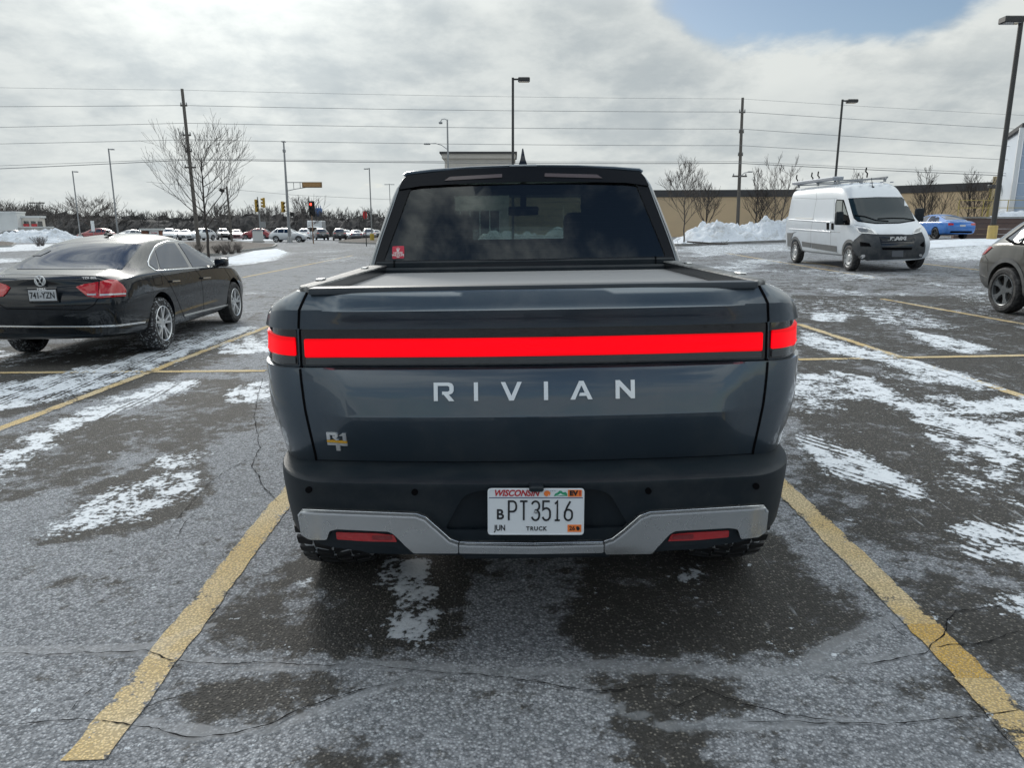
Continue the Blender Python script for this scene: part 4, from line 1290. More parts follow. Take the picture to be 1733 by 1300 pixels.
def strokes(glyph, x, w, z, h, t, mat):
    mb = MB()
    for line in glyph:
        L = [Vector((x + a * w, z + b * h)) for a, b in line]; nL = len(L); vs = []
        for i, p in enumerate(L):
            d0 = (L[i] - L[i - 1]).normalized() if i > 0 else (L[1] - L[0]).normalized()
            d1 = (L[i + 1] - L[i]).normalized() if i < nL - 1 else d0
            d = (d0 + d1); d = d.normalized() if d.length > 1e-6 else d0
            s_ = Vector((d.y, -d.x)); k = t / 2 / max(.5, abs(s_.dot(Vector((d0.y, -d0.x)))))
            for sg in (-1, 1): q = p + s_ * sg * k; vs += [pl(q.x, q.y, .0045), pl(q.x, q.y, .002)]
        fs = []
        for i in range(nL - 1):
            a = i * 4; b = a + 4
            fs += [[a, a + 2, b + 2, b], [a, b, b + 1, a + 1], [a + 2, a + 3, b + 3, b + 2]]
        fs += [[0, 1, 3, 2], [4 * nL - 4, 4 * nL - 2, 4 * nL - 1, 4 * nL - 3]]
        mb.add(vs, fs)
    return mb.build('plate_character', mat, plate_o, 0)
def arc(cx, cy, rx, ry, a0, a1, n=9): return [(cx + rx * cos(radians(a)), cy + ry * sin(radians(a))) for a in np.linspace(a0, a1, n)]
GL = {
    'P': [[(0, 0), (0, 1), (.55, 1)] + arc(.55, .76, .45, .24, 80, 0, 5) + arc(.55, .68, .45, .22, 0, -80, 5) + [(.5, .46), (0, .46)]],
    'T': [[(0, 1), (1, 1)], [(.5, 1), (.5, 0)]],
    '3': [arc(.5, .78, .5, .22, 165, 0, 8) + arc(.5, .72, .5, .20, 0, -80, 5) + [(.4, .52)], [(.4, .52)] + arc(.5, .34, .5, .18, 80, 0, 5) + arc(.5, .24, .5, .24, 0, -165, 9)],
    '5': [[(.95, 1), (.08, 1), (.06, .56), (.25, .62), (.5, .64)] + arc(.5, .42, .5, .22, 80, 0, 5) + arc(.5, .24, .5, .24, 0, -165, 9)],
    '1': [[(.1, .86), (.5, 1), (.5, 0)], [(.05, 0), (.95, 0)]],
    '6': [[(.75, 1), (.35, .72), (.05, .40), (0, .25)] + arc(.5, .22, .5, .22, 180, 360, 10) + [(1, .36)] + arc(.5, .38, .5, .18, 0, 180, 9)],
}
for ch, u in (('P', -.0855), ('T', -.050), ('3', -.013), ('5', .021), ('1', .0585), ('6', .0905)):
    strokes(GL[ch], u, .0235 if ch != '1' else .018, -.0275, .062, .0058, P_blk)
m = MB(); m.prism([(.035 + .0105 * cos(a), .0595 + .0095 * sin(a)) for a in np.linspace(0, 2 * pi, 15)[:-1]], pl, .002, .0038); m.build('sun_emblem', P_org, plate_o, 0)
m = MB(); m.prism([(.036, .050), (.0385, .050), (.042, .060)], pl, .002, .0046); m.build('sun_emblem', PLM, plate_o, 0)
m = MB(); m.prism([(.056, .0515), (.060, .059), (.068, .063), (.074, .069), (.080, .068), (.085, .063), (.093, .065), (.098, .059), (.098, .0515)], pl, .002, .0038); m.build('hill_emblem', P_grn, plate_o, 0)
m = MB(); m.prism([(.062, .0525), (.070, .0555), (.077, .060), (.084, .0560), (.094, .0535), (.080, .0545)], pl, .002, .0046); m.build('hill_emblem', PLM, plate_o, 0)
m = MB()
for u, v in ((.046, .067), (.052, .068), (.059, .068)): m.prism([(u - .002, v + .001), (u, v - .001), (u + .002, v + .001), (u, v)], pl, .002, .0042)
m.build('bird_emblem', P_nav, plate_o, 0)
for u, v in ((-.090, .064), (.090, .064), (-.088, -.059), (.088, -.058)):
    m = MB(); m.lathe([(-.001, .0055), (.0035, .005), (.0045, .0025), (.0045, .0001)], 14, 'y'); m.v = [pl(x, z, y + .003) for x, y, z in m.v]; m.build('screw', M_chrome, plate_o, 40)
m = MB(); m.box((-.002, .042, .6580), (.045, .045, .018), bev=.005); m.build('plate_lamp', M_black_plastic, TR)
# underbody, hitch area and bed floor shadow
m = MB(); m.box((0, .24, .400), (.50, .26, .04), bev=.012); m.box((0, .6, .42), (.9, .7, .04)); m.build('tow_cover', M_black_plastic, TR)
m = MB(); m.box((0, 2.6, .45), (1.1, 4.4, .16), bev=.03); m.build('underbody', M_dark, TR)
# wheels with chunky tread
def treaded_tyre(parent, x, y, side, R=.405, W=.275):
    s = side
    tyre = MB(); h = W / 2
    prof = [(-h + .03, R * .60), (-h + .005, R * .66), (-h, R * .80), (-h + .012, R * .93), (-h + .03, R - .012), (h - .03, R - .012), (h - .012, R * .93), (h, R * .80), (h - .005, R * .66), (h - .03, R * .60)]
    tyre.lathe(prof, 48, 'x')
    o = MB(); n = 40
    for k in range(n):
        for row, (a0, a1, dd, ph) in enumerate([(-h + .004, -h + .062, .042, 0), (-h + .072, -.006, .036, .5), (.006, h - .072, .036, .1), (h - .062, h - .004, .042, .6)]):
            t0 = 2 * pi * (k + ph) / n; hw = dd / R / 2 * (1.0 if (k + row) % 2 else .82)
            sk = .035 * (1 if row in (1, 2) else 0) * (1 if row == 1 else -1)
            vs = []
            for r in (R - .016, R):
                for (a, tt) in ((a0, t0 - hw + sk), (a1, t0 - hw - sk), (a1, t0 + hw - sk), (a0, t0 + hw + sk)):
                    rr = r - (.010 if (row == 0 and a == a0) or (row == 3 and a == a1) else 0)
                    vs.append((a, rr * sin(tt), rr * cos(tt)))
            o.add(vs, [[4, 5, 6, 7], [0, 1, 5, 4], [1, 2, 6, 5], [2, 3, 7, 6], [3, 0, 4, 7]])
    to = tyre.build('tyre', M_tread_snow, parent); to.location = (x, y, R)
    bo = o.build('tread_blocks', M_rubber_clean, to, 0); bo['kind'] = 'stuff'
    rm = MB(); rm.lathe([(s * (h - .05), .22), (s * (h - .02), .245), (s * (h - .05), .235), (s * (h - .09), .20), (s * (h - .10), .001)], 32, 'x')
    for k in range(7):
        a = 2 * pi * k / 7
        rm.box((s * (h - .055), .14 * sin(a), .14 * cos(a)), (.03, .05, .20), Matrix.Rotation(-a, 3, 'X'), .008)
    rm.build('rim', M_satin, to)
    return to
M_rubber_clean = principled('tread_rubber', (.014, .015, .017), .55)
M_tyre_snow = principled('tyre_with_snow', (.02, .02, .022), .8)
_t = NT(M_tyre_snow.node_tree); _b = M_tyre_snow.node_tree.nodes['Principled BSDF']; _oc = _t.coord('Object')
_t.link(_t.mix(_t.step(_t.noise(_oc, 40, 5, .62), .55, .64), (.02, .02, .022, 1), (.40, .43, .46, 1)), _b.inputs['Base Color'])
M_tread_snow = principled('tread_with_packed_snow', (.02, .02, .022), .8)
_t = NT(M_tread_snow.node_tree); _b = M_tread_snow.node_tree.nodes['Principled BSDF']; _oc = _t.coord('Object')
_sp = _t.n.new('ShaderNodeSeparateXYZ'); _t.link(_oc, _sp.inputs[0]); _ax = _t.step(_t.m('ABSOLUTE', _sp.outputs[0]), .115, .135, 1.0, .12)
_t.link(_t.mix(_t.m('MULTIPLY', _ax, _t.step(_t.noise(_oc, 22, 5, .65), .42, .50)), (.02, .02, .022, 1), (.68, .71, .75, 1)), _b.inputs['Base Color'])
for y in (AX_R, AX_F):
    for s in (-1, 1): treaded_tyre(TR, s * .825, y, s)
# ------------------------------------------------------------------ car builder
def cage_body(name, st, mat, parent, axles, WRr, level=2, bow_r=.07, bow_f=.12, arch=.0, trackw=.60, crease=.35, well=True, arch_cut=None):
    """st: stations rear to front: (ylow, ymid, ytop, zb, ws, zm, wm, wb, zbelt, wr, zr, zt)"""
    bm = bmesh.new(); R = []; Lf = []
    for s in st:
        yl, ym, yt, zb, ws, zm, wm, wb, zbelt, wr, zr, zt = s
        rails = [(0, yl, zb), (ws * .86, yl, zb), (ws, yl, zb + .07), (wm, ym, zm), ((wm * .62 + wb * .38), ym, zm * .45 + zbelt * .55), (wb, yt, zbelt), (wb - .035, yt, zbelt + .035 if zt > zbelt + .12 else zbelt + .01), (wr, yt, zr), (wr * .6, yt, zt - .012), (0, yt, zt)]
        r = [bm.verts.new(p) for p in rails]
        l = [r[0]] + [bm.verts.new((-p[0], p[1], p[2])) for p in rails[1:9]] + [r[9]]
        R.append(r); Lf.append(l)
    for i in range(len(st) - 1):
        for k in range(9):
            bm.faces.new((R[i][k], R[i + 1][k], R[i + 1][k + 1], R[i][k + 1]))
            bm.faces.new((Lf[i][k], Lf[i][k + 1], Lf[i + 1][k + 1], Lf[i + 1][k]))
    for e, bow in ((0, -bow_r), (-1, bow_f)):
        C = [R[e][0]] + [bm.verts.new((0, R[e][k].co.y + bow, R[e][k].co.z)) for k in range(1, 9)] + [R[e][9]]
        R[e][0].co.y += bow; R[e][9].co.y += bow
        for k in range(9):
            for S in (R[e], Lf[e]):
                vs = [S[k], S[k + 1], C[k + 1], C[k]]
                u = [];
                for v in vs:
                    if v not in u: u.append(v)
                bm.faces.new(u)
    bmesh.ops.recalc_face_normals(bm, faces=bm.faces[:])
    ce = bm.edges.layers.float.new('crease_edge')
    for S in (R, Lf):
        for i in range(len(st) - 1):
            for k, c in ((5, crease), (7, .25), (2, .4)):
                e = bm.edges.get((S[i][k], S[i + 1][k]))
                if e: e[ce] = c
    me = bpy.data.meshes.new(name); bm.to_mesh(me); bm.free()
    me.materials.append(mat); me.materials.append(M_dark)
    o = bpy.data.objects.new(name, me); COL.objects.link(o)
    md = o.modifiers.new('s', 'SUBSURF'); md.levels = level; md.render_levels = level
    bake(o)
    bv = bvh_of(o)
    if well:
        cuts = []
        for y in axles:
            for s in (-1, 1):
                c = MB(); rr = WRr + .055 + arch; c.lathe([(s * trackw, rr), (s * 1.4, rr)], 32, 'x', (0, y, WRr + .015))
                c.f += [list(range(32)), [32 + k for k in range(32)]]; c.mi += [0, 0]; cuts.append(c)
        bool_cut(o, cuts)
        for p in o.data.polygons:
            c = p.center
            for y in axles:
                r = math.hypot(c.y - y, c.z - WRr - .015)
                if r < WRr + .058 + arch and abs(c.x) > trackw - .02 and (abs(p.normal.x) < .75 or abs(c.x) < trackw + .02): p.material_index = 1
        o.data.materials.clear(); o.data.materials.append(mat); o.data.materials.append(M_dark)
    o.parent = parent
    o.data.polygons.foreach_set('use_smooth', [True] * len(o.data.polygons)); o.data.set_sharp_from_angle(angle=radians(42))
    return o, bv

M_rim_silver = principled('rim_silver', (.62, .64, .66), .28, .7)
M_rim_grey = principled('rim_grey', (.13, .14, .15), .35, .5)
M_rim_black = principled('rim_black', (.02, .02, .02), .3, .3)
def wheel(parent, x, y, s, R, W, style='twin', mat=None, seg=36, snowy=False):
    h = W / 2; rr = R * .70
    t = MB()
    prof = [(-h + .02, rr * .95), (-h, rr * 1.08), (-h, R * .90), (-h + .025, R * .985), (-h + .05, R), (h - .05, R), (h - .025, R * .985), (h, R * .90), (h, rr * 1.08), (h - .02, rr * .97), (h - .05, rr * .93), (h - .10, rr * .90), (h - .12, .02)]
    t.lathe([(s * a, r) for a, r in prof], seg, 'x')
    to = t.build('wheel', [M_tyre_snow if snowy else M_rubber], parent); to.location = (x, y, R)
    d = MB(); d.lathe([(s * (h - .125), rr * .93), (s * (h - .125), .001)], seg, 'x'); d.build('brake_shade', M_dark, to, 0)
    m = MB(); m.lathe([(s * (h - .01), rr * .985), (s * (h - .004), rr * .96), (s * (h - .012), rr * .91), (s * (h - .06), rr * .89)], seg, 'x')
    hub = .17 * rr / .22
    m.lathe([(s * (h - .055), .085), (s * (h - .03), .075), (s * (h - .026), .03), (s * (h - .028), .001)], 20, 'x')
    def blade(a, w0, w1, sk, d0, d1, r0=.05, r1=None):
        r1 = r1 or rr * .95
        P = [(r0, -w0), (r1, -w1 + sk), (r1, w1 + sk), (r0, w0)]
        vs = []
        for u, v in P:
            dd = d0 + (d1 - d0) * (u - r0) / (r1 - r0)
            for z in (0, -.028):
                vs.append((s * (h - dd + z), u * sin(a) + v * cos(a), u * cos(a) - v * sin(a)))
        m.add(vs, [[0, 2, 4, 6], [1, 7, 5, 3], [0, 1, 3, 2], [2, 3, 5, 4], [4, 5, 7, 6], [6, 7, 1, 0]])
    if style == 'twin':
        for k in range(5):
            a = 2 * pi * k / 5 + .1
            blade(a - .04, .018, .015, -.040, .022, .012); blade(a + .04, .018, .015, .040, .022, .012)
    elif style == 'five':
        for k in range(5):
            a = 2 * pi * k / 5 + .25
            blade(a, .034, .020, 0, .03, .012); blade(a, .012, .012, -.055, .03, .010, .09); blade(a, .012, .012, .055, .03, .010, .09)
    elif style == 'steel':
        m.lathe([(s * (h - .035), rr * .92), (s * (h - .02), rr * .72), (s * (h - .045), rr * .45), (s * (h - .02), rr * .30), (s * (h - .02), .001)], seg, 'x')
    m.build('rim', mat or M_rim_silver, to, 30)
    if style == 'steel':
        for k in range(8):
            q = MB(); a = 2 * pi * k / 8; q.box((s * (h - .024), rr * .80 * sin(a), rr * .80 * cos(a)), (.012, .05, .045), Matrix.Rotation(-a, 3, 'X'), .004); q.build('hand_hole', M_dark, to, 0)
    return to

def car_root(name, x, y, yaw, label, cat, group=None, L=2.8):
    z = Gs(x, y)
    # follow the ground's slope
    sx = (Gs(x + .8, y) - Gs(x - .8, y)) / 1.6; sy = (Gs(x, y + 1.4) - Gs(x, y - 1.4)) / 2.8
    n = Vector((-sx, -sy, 1)).normalized(); fw = Vector((-sin(yaw), cos(yaw), 0)); fw = (fw - n * fw.dot(n)).normalized(); rt = fw.cross(n)
    M = Matrix((rt, fw, n)).transposed()
    return empty(name, (x, y, z + .004), M.to_euler(), label, cat, group)

def cpx(px0, py0, k): return lambda pts: [(px0 + u * k, py0 + v * k) for u, v in pts]

# ------------------------------------------------------------------ black sedan at the left
M_blackpaint = grime(principled('black_car_paint', (.005, .008, .012), .35, 0., spec=.05, coat=.9, coat_r=.03), .07, (.20, .20, .195), 3., low=(.25, .85))
SED = car_root('sedan', -5.36, 9.17, radians(2.6), 'black sedan with snowy tyres parked left of the pickup truck', 'car')
sed_st = [  # ylow, ymid, ytop, zb, ws, zm, wm, wb, zbelt, wr, zr, zt
    (-1.02, -1.10, -1.02, .31, .76, .58, .78, .77, .90, .60, .975, .985),
    (-.98, -1.02, -.99, .29, .82, .58, .865, .82, .93, .64, 1.01, 1.025),
    (-.72, -.78, -.78, .26, .85, .58, .905, .865, .955, .66, 1.03, 1.05),
    (-.45, -.50, -.60, .24, .86, .56, .915, .88, .965, .665, 1.05, 1.075),
    (-.30, -.30, -.42, .22, .86, .55, .918, .885, .97, .655, 1.09, 1.135),
    (.05, .05, .02, .21, .87, .55, .918, .885, .975, .60, 1.27, 1.315),
    (.45, .45, .42, .20, .87, .55, .918, .885, .975, .585, 1.375, 1.425),
    (1.05, 1.05, 1.05, .20, .87, .55, .918, .885, .975, .585, 1.42, 1.482),
    (1.65, 1.65, 1.65, .20, .87, .55, .915, .885, .97, .58, 1.395, 1.46),
    (2.05, 2.05, 2.10, .20, .87, .55, .915, .88, .965, .60, 1.24, 1.285),
    (2.45, 2.45, 2.55, .20, .87, .55, .915, .875, .95, .66, 1.03, 1.06),
    (2.95, 2.95, 2.95, .21, .86, .55, .912, .85, .90, .64, .96, .985),
    (3.40, 3.40, 3.35, .23, .82, .53, .88, .80, .82, .60, .87, .89),
    (3.68, 3.70, 3.60, .25, .74, .50, .76, .70, .70, .52, .74, .755)]
sed, sb = cage_body('body', sed_st, M_blackpaint, SED, (0, 2.803), .334, 3, .09, .14, trackw=.66)
for y in (0, 2.803):
    for s in (-1, 1): wheel(SED, s * .80, y, s, .334, .225, 'twin', snowy=(y == 0))
A = cpx(0, 380, .1846); B = cpx(220, 380, .1846)
M_glass_sky = principled('car_glass', (.008, .022, .050), .02, spec=.5)
rw = decal('rear_window', sb, rounded(A([(150, 408), (1118, 412), (1300, 182), (1150, 174), (900, 172), (700, 174), (500, 184)]), 2), 'cam', M_glass_sky, SED, .004, .006, 8)
ant = MB(); ant.prism([(0, 0), (.03, .045), (.05, .06), (.07, .05), (.16, 0)], lambda u, v, w: (w, .62 + u, 1.455 + v), -.008, .008); ant.box((0, .70, 1.462), (.06, .17, .03), bev=.012); ant.build('roof_antenna', M_black_gloss, SED)
ribbon('antenna_trace', sb, A([(300, 290), (375, 288), (465, 245)]), 'cam', M_gap, rw or SED, .010, .007, .003, 3, root=SED)
lt = decal('tail_light', sb, rounded(A([(918, 522), (1000, 508), (1065, 510), (1120, 552), (1152, 600), (1146, 658), (905, 676)]), 1.2), 'cam', M_redlens, SED, .010, .012, 4, bulge=.004)
lu = decal('tail_light', sb, rounded(A([(697, 575), (780, 545), (905, 527), (905, 676), (805, 662)]), 1.2), 'cam', M_redlens, SED, .010, .012, 4, bulge=.004)
decal('tail_light', sb, rounded(A([(-160, 520), (0, 533), (60, 552), (98, 578), (62, 630), (32, 660), (-160, 680)]), 1.2), 'cam', M_redlens, SED, .010, .012, 4, bulge=.004)
if lt: decal('clear_lens', sb, A([(918, 640), (1142, 628), (1142, 642), (918, 656)]), 'cam', M_clearlens, lt, .017, .004, 2, root=SED)
if lu: decal('clear_lens', sb, A([(800, 638), (885, 636), (885, 650), (806, 652)]), 'cam', M_clearlens, lu, .017, .004, 2, root=SED)
gpm = MB()
for L in (A([(-100, 700), (0, 735), (60, 772), (780, 782), (860, 740), (900, 676)]), A([(905, 676), (1146, 662)]), A([(-100, 462), (100, 458), (500, 462), (900, 476), (1010, 505)]), A([(909, 520), (909, 676)])):
    ribbon('g', sb, L, 'cam', M_gap, SED, .008, .0015, .004, 4, mb=gpm)
for L in (B([(275, 425), (350, 520), (395, 600), (440, 700), (490, 830), (520, 882)]), B([(590, 400), (650, 480), (668, 600), (682, 845)]), B([(860, 392), (915, 480), (932, 600), (920, 780)]), B([(520, 882), (915, 790)]), B([(205, 472), (285, 462), (300, 548), (230, 560), (205, 472)])):
    ribbon('g', sb, L, 'cam', M_gap, SED, .007, .0015, .004, 4, mb=gpm)
gpm.build('panel_gap', M_gap, SED, 0)
ribbon('chrome_strip', sb, A([(-200, 925), (0, 934), (400, 940), (800, 938), (1100, 925), (1330, 895)]), 'cam', M_chrome, SED, .026, .008, .012, 6, round_=True)
decal('rear_valance', sb, A([(-200, 1000), (0, 1003), (900, 1006), (1000, 1040), (1040, 1070), (-200, 1068)]), 'cam', M_black_plastic, SED, .006, .01, 10)
ribbon('window_chrome', sb, B([(235, 422), (172, 378), (163, 345), (182, 285), (222, 210), (268, 178), (335, 155), (430, 150), (505, 160), (605, 200), (715, 284), (800, 365), (790, 385), (550, 402), (240, 424)]), 'cam', M_chrome, SED, .018, .007, .010, 2, round_=True)
decal('window_surround', sb, rounded(B([(235, 418), (175, 375), (167, 345), (186, 288), (226, 214), (272, 182), (335, 160), (430, 156), (503, 166), (600, 205), (710, 290), (790, 368), (785, 380), (550, 396)]), 1), 'cam', M_black_gloss, SED, .002, .004, 5)
for nm, P in (('side_window', [(228, 235), (262, 205), (330, 172), (405, 169), (470, 270), (538, 388), (278, 407)]), ('side_window', [(438, 170), (500, 177), (598, 216), (700, 295), (768, 366), (760, 378), (575, 392), (510, 280)]), ('quarter_window', [(216, 248), (222, 246), (242, 320), (258, 410), (240, 412), (180, 368), (184, 325)])):
    decal(nm, sb, rounded(B(P), .6), 'cam', M_glass_sky, SED, .006, .004, 4)
for c in ((405, 522), (688, 492)):
    ribbon('door_handle', sb, B([(c[0] - 36, c[1]), (c[0] + 34, c[1] - 4)]), 'cam', M_chrome, SED, .028, .035, .03, 3, round_=True)
ribbon('door_moulding', sb, B([(495, 836), (680, 790), (915, 733)]), 'cam', M_satin, SED, .03, .008, .01, 4, round_=True)
ribbon('sill', sb, B([(478, 918), (680, 862), (920, 797)]), 'cam', M_satin, SED, .05, .006, .01, 4, round_=True)
for s in (-1, 1):
    m = MB(); m.box((s * 1.0, 2.02, 1.02), (.20, .10, .13), bev=.04, seg=3); m.box((s * .90, 2.05, .96), (.10, .06, .05), bev=.01); m.build('wing_mirror', M_black_gloss, SED)
m = MB(); m.lathe([(-1.15, .03), (-1.0, .035)], 16, 'y', (-.72, 0, .25)); m.build('exhaust_pipe', M_chrome, SED)
M_plate2 = principled('plate_silver', (.48, .50, .52), .4)
pcast = make_caster('cam', SED)
pcx = [hit(sb, pcast(*q), 0)[0] for q in A([(290, 584), (540, 584), (540, 706), (290, 706), (412, 645)])]
pcy = min(q.y for q in pcx) - .012; pcc = Vector((sum(q.x for q in pcx) / 5, pcy, sum(q.z for q in pcx) / 5))
m = MB(); m.box(pcc, (.325, .012, .168), bev=.006); pf = m.build('plate_frame', M_black_gloss, SED)
m = MB(); m.box(pcc + Vector((0, -.008, -.002)), (.298, .006, .120), bev=.004); pp_ = m.build('licence_plate', M_plate2, SED)
for tx_, sz_, dz_, mt_, sx_, pr_ in (('741-YZN', .098, -.004, P_blk, .72, pp_), ('HALL', .030, .068, M_w, 1.4, pf)):
    text_obj('lettering', tx_, sz_, mt_, pr_, Matrix.Translation(pcc + Vector((0, -.0125 if mt_ is P_blk else -.008, dz_))) @ MR, .001, sx_, bold=.0012)
def on_surface(bvh, root, px, py, off):
    p, n = hit(bvh, make_caster('cam', root)(px, py), off); return p, n
def surf_text(name, s_, px, py, hpx, bvh, root, parent, mat, off=.006, sx=1., bold=0., D=None, shear=0., face='rear'):
    p, n = on_surface(bvh, root, px, py, off)
    if p is None: return
    o = mat_of(root).inverted() @ Vector((0, 0, HCAM)); size = hpx / FPX * (p - o).length * 1.38
    if face == 'rear': R_ = Matrix.Rotation(pi / 2, 4, 'X')
    else: R_ = Matrix.Rotation(pi, 4, 'Z') @ Matrix.Rotation(pi / 2, 4, 'X')
    text_obj(name, s_, size, mat, parent, Matrix.Translation(p) @ R_, .002, sx, shear, bold)
surf_text('badge_letter', 'TDI SEL', *A([(830, 500)])[0], 3.0, sb, SED, SED, M_w, .03, 1.5, .001)
surf_text('badge_letter', 'PASSAT', *A([(-12, 494)])[0], 3.0, sb, SED, SED, M_w, .03, 1.5, .001)
M_badge = principled('badge_silver', (.75, .77, .78), .4, .2)
# round badge
bp0, _ = on_surface(sb, SED, *A([(380, 516)])[0], .026)
if bp0:
    bg = MB(); r = .062
    bg.lathe([(-.006, r), (-.012, r - .004), (-.012, r - .010), (-.004, r - .012)], 28, 'y')
    def bst(pts):
        bg.tube([(a * r, -.009, b * r) for a, b in pts], .0065, 6)
    bst([(-.42, .75), (0, .08), (.42, .75)]); bst([(-.78, .42), (-.40, -.72), (0, -.02), (.40, -.72), (.78, .42)])
    bo = bg.build('round_badge', M_badge, SED); bo.location = bp0

# ------------------------------------------------------------------ white cargo van
M_vanwhite = grime(principled('van_white', (.58, .62, .67), .35, coat=.5, coat_r=.08), .15, (.34, .34, .34), 2., low=(.5, 1.6))
M_vangrey = grime(principled('van_grey_plastic', (.13, .135, .14), .6), .35, scale=5)
M_vanblack = grime(principled('van_black_plastic', (.020, .026, .034), .55), .22, scale=5)
M_rim_van = principled('rim_steel', (.42, .43, .44), .5, .3)
VAN = car_root('cargo_van', 10.70, 25.1, pi, 'white high-roof cargo van with a ladder rack and black front bumper', 'van')
van_st = [
    (-1.05, -1.08, -1.00, .42, .86, .85, .93, .94, 1.45, .80, 2.40, 2.47),
    (-.98, -1.0, -.94, .40, .93, .85, 1.0, .985, 1.45, .83, 2.42, 2.50),
    (-.5, -.5, -.5, .38, .95, .85, 1.02, .995, 1.45, .84, 2.44, 2.53),
    (1.0, 1.0, 1.0, .36, .95, .85, 1.02, .995, 1.45, .84, 2.44, 2.53),
    (2.4, 2.4, 2.4, .36, .95, .85, 1.02, .995, 1.45, .84, 2.44, 2.53),
    (3.0, 3.0, 2.95, .36, .95, .85, 1.02, .99, 1.42, .82, 2.38, 2.49),
    (3.35, 3.35, 3.28, .36, .95, .85, 1.02, .985, 1.40, .79, 2.18, 2.27),
    (3.75, 3.75, 3.72, .34, .95, .82, 1.02, .975, 1.34, .79, 1.80, 1.87),
    (4.1, 4.1, 4.08, .34, .94, .80, 1.015, .96, 1.26, .80, 1.44, 1.50),
    (4.45, 4.45, 4.42, .32, .92, .72, 1.0, .93, 1.14, .76, 1.26, 1.31),
    (4.78, 4.80, 4.72, .30, .86, .66, .93, .84, 1.0, .70, 1.08, 1.13),
    (4.86, 4.90, 4.82, .30, .78, .62, .80, .74, .90, .60, .97, 1.0)]
van, vb = cage_body('body', van_st, M_vanwhite, VAN, (0, 4.035), .365, 3, .03, .10, trackw=.72, crease=.2, arch=.02)
for y in (0, 4.035):
    for s in (-1, 1): wheel(VAN, s * .91, y, s, .365, .225, 'steel', M_rim_van)
C = cpx(1320, 290, .1307); D_ = cpx(1430, 290, .1308)
M_vanglass = principled('van_glass', (.010, .022, .030), .05, spec=.25)
decal('windscreen_seal', vb, rounded(D_([(42, 348), (400, 332), (780, 334), (905, 642), (700, 674), (400, 680), (165, 650), (112, 606)]), .8), 'cam', M_gap, VAN, .006, .006, 6)
wsc = decal('windscreen', vb, rounded(D_([(52, 358), (400, 342), (772, 343), (893, 634), (700, 665), (400, 671), (172, 641), (122, 600)]), .8), 'cam', M_vanglass, VAN, .016, .012, 6)
for L in (D_([(130, 575), (250, 590), (400, 640), (560, 652)]), D_([(420, 620), (600, 612), (760, 615), (900, 636)])):
    ribbon('wiper', vb, L, 'cam', M_gap, VAN, .03, .03, .02, 4)
decal('side_window_frame', vb, rounded(C([(735, 362), (828, 366), (868, 500), (908, 640), (905, 695), (725, 692), (712, 600), (718, 420)]), .8), 'cam', M_gap, VAN, .004, .005, 5)
M_vanside = principled('van_side_glass', (.20, .215, .20), .05, coat=1., coat_r=.02)
decal('side_window', vb, rounded(C([(742, 376), (812, 378), (800, 540), (760, 545), (726, 600), (724, 430)]), .5), 'cam', M_vanside, VAN, .008, .004, 4)
decal('side_window', vb, rounded(C([(822, 395), (856, 500), (880, 570), (812, 545)]), .4), 'cam', M_vanside, VAN, .008, .004, 4)
decal('front_bumper', vb, rounded(D_([(228, 806), (440, 822), (870, 824), (985, 790), (1022, 870), (1032, 960), (1024, 1040), (985, 1112), (940, 1124), (560, 1140), (160, 1146), (128, 1100), (104, 1000), (100, 930), (130, 890)]), .8), 'cam', M_vanblack, VAN, .03, .035, 6)
gr = decal('grille', vb, rounded(D_([(438, 850), (905, 850), (872, 962), (560, 972), (468, 968)]), .5), 'cam', M_black_gloss, VAN, .034, .006, 5)
for v in (866, 888, 912, 938):
    ribbon('grille_bar', vb, D_([(450 + (v - 850) * .2, v), (895 - (v - 850) * .25, v - 2)]), 'cam', M_vanblack, VAN, .018, .05, .018, 6)
surf_text('badge_letter', 'RAM', *D_([(668, 893)])[0], 4.6, vb, VAN, VAN, M_chrome, .10, 1.75, .012, face='front')
decal('lower_intake', vb, D_([(470, 984), (865, 984), (852, 1012), (485, 1014)]), 'cam', M_gap, VAN, .036, .006, 6)
decal('side_intake', vb, rounded(D_([(206, 912), (315, 932), (338, 972), (212, 968)]), .5), 'cam', M_gap, VAN, .036, .006, 5)
decal('side_intake', vb, rounded(D_([(958, 952), (1012, 908), (1012, 975), (985, 972)]), .5), 'cam', M_gap, VAN, .036, .006, 5)
for u, v, r in ((250, 1090, 24), (968, 1082, 20)):
    decal('fog_lamp', vb, D_([(u + r * cos(a), v + r * .85 * sin(a)) for a in np.linspace(0, 2 * pi, 13)[:-1]]), 'cam', M_clearlens, VAN, .042, .01, 2)
decal('front_plate', vb, D_([(600, 1028), (745, 1020), (742, 1104), (598, 1102)]), 'cam', principled('van_plate', (.13, .14, .16), .45), VAN, .045, .01, 5)
for P in ([(138, 716), (250, 728), (372, 756), (432, 822), (300, 812), (200, 804), (165, 780), (148, 750)], [(868, 808), (905, 748), (992, 708), (985, 750), (972, 790), (920, 806)]):
    h_ = decal('headlamp', vb, rounded(D_(P), .5), 'cam', M_clearlens, VAN, .010, .012, 4, bulge=.01)
    P2 = [(u * .70 + .30 * sum(p[0] for p in P) / len(P), v * .6 + .40 * sum(p[1] for p in P) / len(P)) for u, v in P]
    decal('lamp_core', vb, rounded(D_(P2), .4), 'cam', principled('lamp_dark', (.16, .17, .18), .2, coat=1.), h_ or VAN, .022, .004, 4, root=VAN)
for P in ([(95, 795), (160, 796), (215, 778), (175, 800), (150, 860), (150, 975), (100, 965)], [(285, 905), (400, 924), (400, 986), (292, 970)], [(408, 924), (735, 966), (735, 1042), (412, 992)]):
    decal('side_cladding', vb, C(P), 'cam', M_vangrey, VAN, .012, .014, 5)
